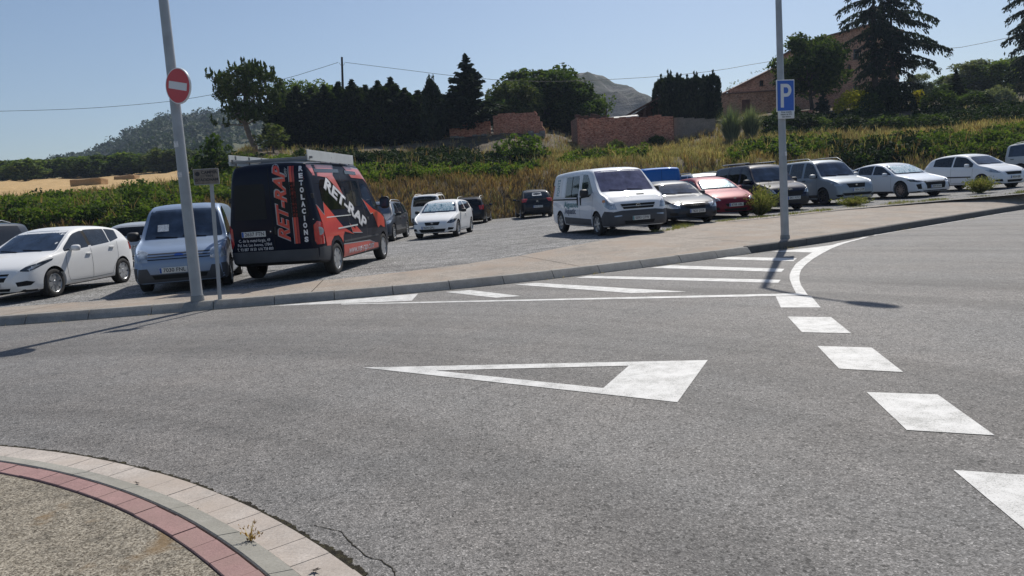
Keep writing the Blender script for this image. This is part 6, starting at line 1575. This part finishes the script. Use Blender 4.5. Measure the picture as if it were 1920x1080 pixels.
c.box_at('door_handle', -90, c.uf - 2.12, 1.12, (.16, .07, .03), 'black_plastic', .01); c.screen('windscreen', 1.36, 2.2, 'window_glass'); c.patch('headlight', [(.1, .6, .8), (.12, .86, .82), (.3, .92, 1.05), (.2, .7, 1.02)], 25, 'lamp_clear')
c.mirrors(1.10, 1.42, 'black_plastic', 2.3, out=.10)
for sd in (1, -1):
    bm = bmesh.new(); box(bm, (c.uf - 3.85, sd * .84, 2.545), (2.9, .02, .22), None, .005)
    o = from_bm('roof_board', bm, M['board_white'], c.root)
    for k_ in range(5): bm = bmesh.new(); box(bm, (c.uf - 2.6 - k_ * .62, sd * .80, 2.53), (.02, .03, .22)); from_bm('bracket', bm, M['galvanised_dark'], o)
bm = bmesh.new(); box(bm, (c.uf - 5.2, 0, 2.50), (.05, 1.82, .05), None, .01); box(bm, (c.uf - 2.6, 0, 2.54), (.05, 1.7, .05), None, .01); box(bm, (c.uf - 3.9, 0, 2.54), (.05, 1.7, .05), None, .01)
for sd in (1, -1): box(bm, (c.uf - 3.9, sd * .80, 2.54), (2.7, .04, .04), None, .005)
from_bm('roof_rack', bm, M['galvanised_dark'], c.root)
# ---------- 4 white panel van on the right of the lot
k = dict(L=4.78, W=1.90, H=1.96, uf=.83, wb=3.1, R=.325, paint='paint_white_cool', top=van_top(4.78, 1.93, .98, 1.18, .62, 1.50, .55, .04, .05), belt=[(0, .5), (.3, .92), (.8, 1.08), (1.6, 1.12), (4.78, 1.12)], tum=.15, rc=.16,
         bot=[(0, .36), (.06, .24), (.4, .22), (4.3, .24), (4.72, .30), (4.78, .36)], plan=[(0, .70), (.04, .79), (.15, .88), (.5, .935), (1.0, .95), (4.3, .95), (4.62, .94), (4.74, .91), (4.78, .85)])
c = Car('white_van', 'white van with grey bumper and half removed green lettering on its side', 'van', xy=(3.42, 21.72), heading=-75, group=None, **k)
c.wheels('five', 'rim_silver', 6); c.screen('windscreen', 1.22, 1.82, 'van_screen'); c.wipers(1.23)
c.patch('bumper', [(0, -.84, .64), (0, -.5, .68), (0, .5, .68), (0, .84, .64), (0, .80, .26), (0, -.80, .26)], 0, 'grey_plastic', mirror=False, off=.014); c.patch('bumper_corner', [(.06, .76, .66), (.3, .90, .68), (.50, .93, .50), (.46, .92, .27), (.05, .74, .27)], 50, 'grey_plastic', off=.012)
c.patch('headlight', [(.08, .62, .72), (.16, .80, .72), (.36, .90, .82), (.40, .90, .98), (.28, .84, 1.00), (.12, .68, .88)], 28, 'lamp_clear', off=.007, cell=.05); c.patch('indicator', [(.30, .86, .93), (.42, .91, .92), (.42, .91, .99), (.32, .88, 1.0)], 40, 'lamp_amber', off=.012)
c.patch('grille', [(0, -.52, .86), (0, .52, .86), (0, .44, .72), (0, -.44, .72)], 0, 'gap_black', mirror=False, off=.008); c.patch('grille_bar', [(0, -.50, .80), (0, .50, .80), (0, .49, .78), (0, -.49, .78)], 0, 'galvanised', mirror=False, off=.015); c.badge(.79, 0, .07, 'bolt')
c.plate('0093 CFW', 0, .46, y=.05, eu='vinyl_teal'); c.patch('lower_grille', [(0, -.45, .40), (0, .45, .40), (0, .42, .31), (0, -.42, .31)], 0, 'gap_black', mirror=False, off=.02); c.patch('fog_strip', [(0, .52, .56), (0, .74, .55), (0, .74, .52), (0, .52, .53)], 0, 'lamp_clear', off=.02)
c.patch('bonnet_vent', [(.5, .10, 1.12), (.5, .34, 1.12), (.5, .34, 1.09), (.5, .10, 1.09)], 0, 'gap_black', mirror=False, off=.004)
c.side('side_window', [(2.02, 1.06), (1.35, 1.10), (1.12, 1.22), (1.50, 1.62), (1.66, 1.74), (2.02, 1.76)], 'window_glass', off=.005); c.side('side_window', [(3.42, 1.10), (2.30, 1.10), (2.26, 1.20), (2.28, 1.66), (2.36, 1.74), (3.42, 1.72)], 'window_glass', off=.005)
c.side('window_frame', [(2.88, 1.12), (2.85, 1.12), (2.85, 1.72), (2.88, 1.72)], 'gap_black', off=.010); c.side('sill_panel', [(3.5, .50), (1.24, .46), (1.24, .27), (3.5, .29)], 'grey_plastic', off=.008); c.side('waist_line', [(4.6, 1.06), (2.3, 1.06), (2.3, 1.02), (4.6, 1.02)], 'gap_black', off=.006)
seams5(c, [[(2.14, 1.85), (2.14, 1.0), (2.12, .30)], [(1.06, 1.2), (1.10, .8), (1.20, .5)], [(3.50, 1.8), (3.50, .32)]]); 
for sd in (1, -1):
    for u in (2.02, 2.28): c.box_at('door_handle', 90 * sd, -(c.uf - u) * sd, .98, (.05, .24, .03), 'gap_black', .01)
c.side('side_sign', [(4.42, 1.12), (3.82, 1.12), (3.82, 1.72), (4.42, 1.72)], 'sign_white', off=.005, sides=RS); c.text('lettering', 'FONTS', 4.12, 1.42, .34, -90, 'vinyl_teal', rot=math.pi / 2, bold=.004, fit=.52, off=.009)
c.text('lettering', 'Aiguaneu', 2.85, .88, .26, -90, 'vinyl_teal', bold=.004, fit=1.25, off=.009); c.text('lettering', 'Aquatic', 2.95, .68, .24, -90, 'vinyl_navy', bold=.006, fit=1.0, off=.009)
c.mirrors(1.30, 1.16, 'black_plastic', 1.7, out=.06); c.patch('tail_light', [(4.62, .93, .9), (4.74, .9, .9), (4.74, .9, 1.5), (4.62, .92, 1.5)], 140, 'lamp_red')
# ---------- generic finishing for the remaining cars
def front(c, hz, plate=None, light='lamp_clear', gr=(.40, .58, .46), low=(.45, .34, .25), badge=None, pz=.40, py=0, hl=None, fog=True, bz=.55):
    z0, z1, z2 = hz
    c.patch('headlight', hl or [(.10, .50, z0), (.22, .70, z0 - .01), (.48, .80, z1), (.66, .84, z2), (.40, .74, z2), (.20, .56, z1 + .03)], 38, light, off=.006, cell=.05)
    g0, g1, g2 = gr; c.patch('grille', [(0, -g0, g1), (0, g0, g1), (0, g0 * .82, g2), (0, -g0 * .82, g2)], 0, 'gap_black', mirror=False, off=.006)
    c.patch('lower_grille', [(0, -low[0], low[1]), (0, low[0], low[1]), (0, low[0] * .85, low[2]), (0, -low[0] * .85, low[2])], 0, 'gap_black', mirror=False, off=.006)
    if fog: c.patch('fog_light', [(.10, .52, .30), (.26, .70, .31), (.30, .74, .38), (.12, .55, .40)], 35, 'gap_black', off=.005)
    if badge: c.badge(bz, 0, .05, badge)
    if plate: c.plate(plate, 0, pz, py)
def rear(c, zt_, plate=None, pz=.75, light=(.78, 1.0), wz=None, glass='privacy_glass', py=0):
    if wz: c.screen('rear_window', wz[0], wz[1], glass, 180)
    L = c.L; c.patch('tail_light', [(L - .32, .80, light[0]), (L - .04, .62, light[0] + .02), (L - .06, .60, light[1] - .03), (L - .34, .78, light[1])], 145, 'lamp_red', off=.008, cell=.05)
    if plate: c.plate(plate, 180, pz, py)
    c.patch('lower_bumper', [(L, -.62, .36), (L, .62, .36), (L, .58, .26), (L, -.58, .26)], 180, 'black_plastic', mirror=False, off=.006)
def doors(c, us, z0=.30):
    zz = lambda u: float(c.zl(u)) - .02
    for u in us: seams5(c, [[(u, zz(u)), (u + .01, .6), (u, z0)]])
    seams5(c, [[(us[0], z0), (us[-1], z0)]])
def hb(L, W, H, **kk):
    d = dict(L=L, W=W, H=H, uf=.84, wb=2.5, R=.31, top=hatch_top(L, H, ur=L - .6, zr=H - .09, ub=L - .18), belt=[(0, .4), (.3, .70), (1.0, .88), (1.5, .91), (2.4, .95), (3.1, 1.0), (L - .4, 1.03), (L, .95)], tum=.36); d.update(kk); return d
# 5 white three-door hatch in the middle of the lot
c = Car('parked_car', 'white three door hatchback with a foil sunshade, in the middle of the lot', 'car', px=(861, 442.5), corner='FL', heading=-99, **hb(4.03, 1.69, 1.44, wb=2.47, paint='paint_white'))
c.wheels('five', 'rim_silver', 5); c.glass_side([(1.3, 2.35), (2.45, 3.35)]); c.screen('windscreen', .96, 1.36, 'sky_tint_glass', shade='foil_sunshade'); front(c, (.56, .62, .70), '9634 GPL', 'lamp_dark', (.30, .62, .50), (.52, .36, .24), 's', .42, -.15, bz=.57)
c.mirrors(1.5, .95, 'black_plastic'); c.handles([2.2], .84, 'paint_white'); doors(c, [1.28, 2.4]); rear(c, 0, wz=(1.0, 1.32)); c.wipers(.97)
# 6 dark grey small SUV right of the lettered van
c = Car('parked_car', 'dark grey compact car half hidden right of the lettered van', 'car', px=(741, 451.5), corner='FL', heading=-94, **hb(4.15, 1.76, 1.58, wb=2.55, R=.33, paint='paint_dark_grey', top=hatch_top(4.15, 1.56, .82, 1.04, 1.0, 1.7, 2.3, zb=1.05)))
c.wheels('five', 'rim_silver', 5); c.glass_side([(1.3, 2.15), (2.25, 3.0), (3.08, 3.5)]); c.screen('windscreen', 1.07, 1.46, 'sky_tint_glass'); front(c, (.68, .72, .82), None); c.mirrors(1.5, 1.0, 'black_plastic'); c.handles([2.1, 2.95], .88, 'chrome'); doors(c, [1.28, 2.2, 3.1]); c.rails(1.9, 3.7, 'galvanised')
c.side('sill_panel', [(3.0, .40), (1.2, .40), (1.2, .24), (3.0, .24)], 'black_plastic')
# 7 white high van with its back to us
vk = lambda L, W, H, **kk: dict(dict(L=L, W=W, H=H, uf=.88, wb=2.78, R=.32, top=van_top(L, H, .88, 1.08, 1.0, 1.72, .58), belt=[(0, .5), (.3, .84), (1.0, 1.02), (2, 1.06), (L, 1.08)], tum=.22, rc=.15, plan=[(0, W * .37), (.05, W * .42), (.18, W * .465), (.5, W * .49), (1.0, W * .5), (L - .5, W * .5), (L - .15, W * .49), (L - .04, W * .465), (L, W * .42)]), **kk)
c = Car('parked_van', 'white high roofed passenger van showing its dark rear window, behind the white three door car', 'van', px=(776, 427), corner='RL', heading=86, group=None, **vk(4.37, 1.78, 1.80, paint='paint_white'))
c.wheels('five', 'rim_dark', 5); c.screen('rear_window', 1.15, 1.66, 'privacy_glass', 180, inset=.03); c.glass_side([(1.2, 2.05), (2.2, 3.1), (3.2, 4.1)], 'privacy_glass'); c.patch('tail_light', [(4.2, .88, .70), (4.34, .84, .70), (4.34, .84, 1.10), (4.2, .87, 1.12)], 140, 'lamp_red', off=.01); c.plate('3318 KXD', 180, .86, .05); c.patch('rear_bumper', [(4.37, -.80, .52), (4.37, .80, .52), (4.37, .80, .28), (4.37, -.80, .28)], 180, 'black_plastic', mirror=False, off=.015); c.rails(1.9, 4.1, 'paint_white'); c.mirrors(1.35, 1.08, 'black_plastic', 1.3)
# 8 dark estate
c = Car('parked_car', 'black estate car with roof rails, seen from behind beside the dry bank', 'car', px=(913, 417), corner='RR', heading=86, **hb(4.55, 1.77, 1.48, wb=2.6, paint='paint_black', top=[(0, .5), (.03, .58), (.1, .66), (.2, .72), (.7, .84), (1.15, .93), (1.5, 1.17), (1.9, 1.41), (2.5, 1.48), (3.6, 1.46), (4.1, 1.41), (4.25, 1.34), (4.46, .98), (4.5, .85), (4.55, .6)]))
c.wheels('five', 'rim_silver', 5); rear(c, 0, '5260 FDN', .80, (.76, 1.02), (1.0, 1.36)); c.glass_side([(1.4, 2.3), (2.4, 3.2), (3.3, 4.0)], 'privacy_glass'); c.rails(2.0, 4.0, 'galvanised'); c.mirrors(1.6, .95, 'black_plastic'); doors(c, [1.38, 2.35, 3.25])
# 9 black compact MPV
c = Car('parked_car', 'small black hatchback standing alone against the dry bank, seen from behind', 'car', px=(976.5, 410.8), corner='RL', heading=95, **hb(4.28, 1.77, 1.56, wb=2.58, paint='paint_black', top=hatch_top(4.28, 1.56, .80, 1.0, 1.0, 1.8, 2.4, ur=3.6, zr=1.47, ub=4.14, zb=1.0)))
c.wheels('five', 'rim_silver', 5); rear(c, 0, '8142 FCH', .62, (.86, 1.08), (1.08, 1.42), 'window_glass', py=.02); c.glass_side([(1.3, 2.2), (2.3, 3.1)], 'privacy_glass'); c.mirrors(1.55, .98, 'black_plastic'); c.badge(.90, 180, .06, 's')
bm = bmesh.new(); q = [c.hit(180, h_, z_, .010) for h_, z_ in ((-.22, 1.20), (.30, 1.20), (.27, 1.36), (-.20, 1.36))]; bm.faces.new([bm.verts.new(p) for p in q]); from_bm('white_pane', bm, M['sign_white'], c.root)  # opaque white patch over the rear window
# 10 dark coupe-like hatch with rings
c = Car('parked_car', 'dark slate hatchback with a ringed grille, between the white van and the red car', 'car', xy=(5.72, 24.55), heading=-78, **hb(4.20, 1.77, 1.42, wb=2.58, R=.315, paint='paint_slate', top=hatch_top(4.2, 1.42, .70, .92, 1.12, 1.92, 2.4), plan=[(0, .60), (.05, .70), (.18, .79), (.45, .85), (1.0, .885), (3.3, .885), (3.9, .84), (4.12, .77), (4.2, .67)]))
c.wheels('five', 'rim_silver', 5); c.screen('windscreen', .95, 1.34, 'sky_tint_glass'); c.wipers(.96); c.glass_side([(1.35, 2.3), (2.4, 3.5)]); front(c, (.56, .60, .64), '7625 DXK', 'lamp_clear', (.38, .66, .51), (.35, .36, .24), None, .42, .05, hl=[(.08, .46, .52), (.20, .68, .52), (.40, .80, .56), (.46, .82, .66), (.24, .72, .67), (.1, .5, .66)])
c.badge(.59, 0, .045, 'rings'); c.patch('grille_frame', [(0, -.385, .672), (0, .385, .672), (0, .38, .655), (0, -.38, .655)], 0, 'chrome', mirror=False, off=.012); c.mirrors(1.55, .94, 'paint_slate'); doors(c, [1.3, 2.4]); c.patch('bonnet_gap', [(0, -.70, .688), (0, .70, .688), (0, .70, .680), (0, -.70, .680)], 0, 'gap_black', mirror=False, off=.003, depth=0)
# 11 red hatch
c = Car('parked_car', 'dark red hatchback with a foil sunshade behind its windscreen', 'car', px=(1400, 404), corner='FL', heading=-78, **hb(3.97, 1.74, 1.46, wb=2.54, paint='paint_red', top=hatch_top(3.97, 1.46, .74, .98, 1.0, 1.82, 2.3)))
c.wheels('five', 'rim_silver', 5); c.screen('windscreen', 1.0, 1.38, 'sky_tint_glass', shade='foil_sunshade'); c.glass_side([(1.3, 2.1), (2.2, 2.9), (2.95, 3.25)]); front(c, (.60, .66, .76), '8708 HBL', 'lamp_clear', (.40, .50, .40), (.44, .33, .24), 'x', .45, .0, bz=.66, hl=[(.12, .48, .62), (.26, .68, .58), (.52, .82, .66), (.62, .84, .74), (.40, .74, .76), (.2, .55, .70)]); c.mirrors(1.5, .99, 'paint_red'); doors(c, [1.26, 2.15, 3.0]); c.handles([2.05, 2.9], .86, 'paint_red'); c.wipers(1.01)
# 12 dark blue van with roof bars
c = Car('parked_van', 'very dark blue passenger van with silver roof bars, behind the parking sign post', 'van', px=(1498, 391.5), corner='FL', heading=-78, group=None, **vk(4.38, 1.81, 1.80, wb=2.73, R=.33, paint='paint_navy'))
c.wheels('five', 'rim_dark', 5); c.screen('windscreen', 1.12, 1.66, 'sky_tint_glass'); c.wipers(1.13); c.glass_side([(1.25, 2.1), (2.25, 3.05), (3.15, 4.0)], 'privacy_glass'); c.patch('bumper', [(0, -.74, .50), (0, .74, .50), (0, .74, .26), (0, -.74, .26)], 0, 'black_plastic', mirror=False, off=.012); front(c, (.66, .74, .86), '0411 KTC', 'lamp_clear', (.55, .72, .56), (.5, .38, .28), None, .47, .12); c.badge(.78, 0, .06, 'chevron')
c.mirrors(1.38, 1.10, 'black_plastic', 1.3); doors(c, [1.22, 2.18, 3.1]); 
for sd in (1, -1): bm = bmesh.new(); tube(bm, [(c.uf - 1.9, sd * .55, 1.86), (c.uf - 4.0, sd * .55, 1.86)], .022, 8); from_bm('roof_rail', bm, M['galvanised'], c.root)
for u in (2.1, 3.4): bm = bmesh.new(); box(bm, (c.uf - u, 0, 1.83), (.06, 1.2, .04), None, .008); from_bm('crossbar', bm, M['black_plastic'], c.root)
# 13 silver van with rails
c = Car('parked_van', 'silver passenger van with raised roof rails right of the parking sign post', 'van', px=(1543, 385.5), corner='FR', heading=-76, group=None, **vk(4.38, 1.81, 1.80, wb=2.73, R=.33, paint='paint_blue_grey'))
c.wheels('thin', 'rim_dark', 8); c.screen('windscreen', 1.12, 1.66, 'sky_tint_glass'); c.wipers(1.13); c.glass_side([(1.25, 2.1), (2.25, 3.05), (3.15, 4.0)]); front(c, (.72, .78, .88), '1954 JXM', 'lamp_clear', (.42, .80, .64), (.66, .44, .34), 's', .55, .05, bz=.73)
c.patch('bumper_bar', [(0, -.66, .32), (0, .66, .32), (0, .66, .28), (0, -.66, .28)], 0, 'galvanised', mirror=False, off=.014); c.mirrors(1.38, 1.10, 'galvanised', 1.3); doors(c, [1.22, 2.18, 3.1]); c.rails(1.75, 4.1, 'galvanised', hgt=.09, inset=.10); c.handles([2.05, 2.95], .98, 'black_plastic'); c.side('arch_moulding', [(1.22, .40), (3.0, .40), (3.0, .28), (1.22, .28)], 'black_plastic')
# 14 pearl fastback
c = Car('parked_car', 'pale blue white fastback saloon with dark angular grille and foil sunshade', 'car', px=(1688, 372.5), corner='FR', heading=-73, **hb(4.47, 1.82, 1.45, wb=2.70, uf=.88, R=.325, paint='paint_pearl', top=[(0, .5), (.03, .58), (.1, .64), (.2, .70), (.7, .83), (1.15, .93), (1.6, 1.19), (2.05, 1.40), (2.5, 1.45), (3.0, 1.42), (3.6, 1.28), (4.1, 1.10), (4.35, 1.02), (4.42, .9), (4.47, .6)], belt=[(0, .4), (.3, .70), (1.0, .88), (1.5, .91), (2.4, .95), (3.4, 1.0), (4.1, 1.02), (4.47, .9)]))
c.wheels('thin', 'rim_bronze', 10); c.screen('windscreen', .96, 1.36, 'sky_tint_glass', shade='foil_sunshade'); c.wipers(.97); c.glass_side([(1.4, 2.35), (2.42, 3.2), (3.24, 3.7)]); front(c, (.62, .64, .72), '4093 KNH', 'lamp_dark', (.52, .64, .34), (.6, .27, .20), None, .42, .0, fog=False)
c.patch('air_curtain', [(.08, .62, .34), (.16, .74, .34), (.22, .78, .52), (.08, .66, .54)], 35, 'gap_black', off=.006); c.mirrors(1.6, .94, 'paint_pearl'); doors(c, [1.35, 2.38, 3.2], .28); c.handles([2.25, 3.1], .84, 'paint_pearl'); c.side('sill_panel', [(3.1, .30), (1.25, .28), (1.25, .22), (3.1, .23)], 'black_plastic')
# 15 white three-door
c = Car('parked_car', 'white three door hatchback with a black side moulding near the right edge', 'car', px=(1840, 356.5), corner='FR', heading=-74, **hb(3.93, 1.68, 1.50, wb=2.48, uf=.80, R=.30, paint='paint_white_cool', top=hatch_top(3.93, 1.50, .76, 1.0, .98, 1.75, 2.3, ur=3.35, zr=1.40, ub=3.76)))
c.wheels('cap', 'rim_silver', 7); c.screen('windscreen', 1.02, 1.42, 'sky_tint_glass'); c.wipers(1.03); c.glass_side([(1.25, 2.2), (2.28, 3.22)]); front(c, (.66, .70, .80), '0024 GJR', 'lamp_clear', (.42, .68, .56), (.4, .36, .26), None, .46, .02); c.mirrors(1.45, .98, 'paint_white_cool'); doors(c, [1.22, 2.28]); c.side('side_moulding', [(1.30, .56), (2.65, .58), (2.65, .53), (1.30, .51)], 'black_plastic', off=.012); c.handles([2.15], .86, 'paint_white_cool')
# 16 silver off-roader, right edge
P16 = at(1884, 330, 38.5)
hd = rad(-76); rx = P16.x + .9 * math.cos(hd + math.pi / 2) + 3.5 * math.cos(hd) + .0; ry = 38.5 + 3.5 * math.sin(hd) + .9 * math.sin(hd + math.pi / 2)
c = Car('parked_car', 'silver off road car cut off by the right edge, behind the white three door car', 'car', xy=(rx, ry), heading=-76, **vk(4.5, 1.78, 1.78, wb=2.65, R=.36, paint='paint_silver'))
c.wheels('five', 'rim_silver', 5); c.screen('windscreen', 1.12, 1.64, 'sky_tint_glass'); c.glass_side([(1.3, 2.1), (2.2, 3.0), (3.1, 4.25)], 'sky_tint_glass'); front(c, (.7, .76, .88), '2205 DFG'); c.rails(2.0, 4.2, 'galvanised'); doors(c, [1.25, 2.15, 3.05]); c.mirrors(1.4, 1.08, 'paint_silver'); c.handles([2.05, 2.95, 4.0], .98, 'black_plastic')
# 17 dark SUV on the far left
c = Car('parked_car', 'dark blue grey off road car at the left edge behind the white hatchback', 'car', xy=(-13.0, 15.6), heading=-95, **vk(4.5, 1.82, 1.72, wb=2.65, R=.36, paint='paint_slate', tum=.30))
c.wheels('five', 'rim_silver', 5); c.screen('windscreen', 1.10, 1.60, 'sky_tint_glass'); c.glass_side([(1.3, 2.1), (2.2, 3.0), (3.1, 4.1)], 'privacy_glass'); front(c, (.7, .76, .88), '6671 HKL'); c.rails(2.0, 4.0, 'galvanised'); doors(c, [1.25, 2.15, 3.05]); c.mirrors(1.4, 1.06, 'black_plastic'); rear(c, 0, '6671 HKL', .8, (.8, 1.1), (1.15, 1.55))
# 18 white hatch with black tailgate glass between the cars on the left
q = at(276, 430, 30.5)
c = Car('parked_car', 'white hatchback with black rear glass, left of the silver blue van', 'car', xy=(q.x + .1, 33.4), heading=98, **hb(4.1, 1.75, 1.50, wb=2.55, paint='paint_white', top=hatch_top(4.1, 1.50, .76, 1.0, 1.0, 1.8, 2.3, ur=3.55, zr=1.42, ub=3.95)))
c.wheels('five', 'rim_silver', 5); rear(c, 0, '3906 LGB', .66, (.84, 1.0), (1.04, 1.38)); c.glass_side([(1.3, 2.2), (2.3, 3.2)], 'privacy_glass'); c.patch('black_tailgate', [(4.0, -.55, 1.03), (4.0, .55, 1.03), (4.0, .58, .94), (4.0, -.58, .94)], 180, 'gap_black', mirror=False)
c.patch('rear_diffuser', [(4.1, -.60, .55), (4.1, .60, .55), (4.1, .60, .30), (4.1, -.60, .30)], 180, 'black_plastic', mirror=False)
# 19 silver hatch behind the first car
q = at(232, 440, 25.5)
c = Car('parked_car', 'pale silver hatchback mostly hidden right behind the white five door hatchback', 'car', xy=(q.x - .35, 28.6), heading=100, **hb(4.1, 1.75, 1.47, wb=2.55, paint='paint_silver'))
c.wheels('five', 'rim_silver', 5); rear(c, 0, '7718 JHS', .66, (.78, .98), (1.02, 1.34)); c.glass_side([(1.3, 2.2), (2.3, 3.2)], 'privacy_glass')
# 20 blue box van behind the slate car
q = at(1232, 330, 33.5)
c = Car('blue_van', 'bright blue panel van showing only its top above the dark slate hatchback', 'van', xy=(q.x, 33.5 + 3.7), heading=92, group=None, **vk(4.9, 1.90, 2.06, wb=3.0, R=.33, paint='paint_blue', tum=.08))
c.wheels('five', 'rim_silver', 5); c.patch('door_gap', [(4.9, -.006, .5), (4.9, .006, .5), (4.9, .006, 1.95), (4.9, -.006, 1.95)], 180, 'gap_black', mirror=False, off=.003); c.patch('tail_light', [(4.74, .94, .8), (4.88, .88, .8), (4.88, .88, 1.2), (4.74, .93, 1.2)], 140, 'lamp_red'); c.box_at('door_handle', 180, .06, 1.0, (.05, .14, .03), 'black_plastic', .01); c.box_at('hinge', 180, .90, 1.62, (.06, .08, .04), 'black_plastic', .01); c.box_at('hinge', 180, .90, 1.1, (.06, .08, .04), 'black_plastic', .01)
# 21 silver car roof behind the red one
q = at(1308, 330, 34.5)
c = Car('parked_car', 'silver car with roof rails showing only its roof behind the dark red hatchback', 'car', xy=(q.x + .4, 32.8), heading=-78, **vk(4.4, 1.80, 1.66, wb=2.65, R=.32, paint='paint_silver'))
c.wheels('five', 'rim_silver', 5); c.screen('windscreen', 1.1, 1.54, 'sky_tint_glass'); c.glass_side([(1.3, 2.1), (2.2, 3.0), (3.1, 4.0)], 'privacy_glass'); c.rails(1.9, 4.0, 'galvanised')
q = at(1592, 318, 41)
c = Car('parked_car', 'dark roofed car barely visible between the silver van and the fastback', 'car', xy=(q.x, 41.0), heading=-78, **hb(4.3, 1.78, 1.50, wb=2.6, paint='paint_dark_grey'))
c.wheels('five', 'rim_silver', 5); c.screen('windscreen', .97, 1.38, 'sky_tint_glass'); c.glass_side([(1.3, 2.2), (2.3, 3.2)])

# ------------------------------------------------------------------ air
bm = bmesh.new(); box(bm, (0, 480, 89), (2600, 1200, 182)); hz = from_bm('haze', bm, None)
hm = bpy.data.materials.new('haze'); hm.use_nodes = True; t_ = hm.node_tree; t_.nodes.remove(t_.nodes['Principled BSDF'])
pvn = t_.nodes.new('ShaderNodeVolumePrincipled'); pvn.inputs['Density'].default_value = .00026; pvn.inputs['Color'].default_value = (.62, .76, 1.0, 1); pvn.inputs['Anisotropy'].default_value = .2
t_.links.new(pvn.outputs[0], t_.nodes['Material Output'].inputs['Volume']); hz.data.materials.append(hm); tag(hz, kind='stuff')
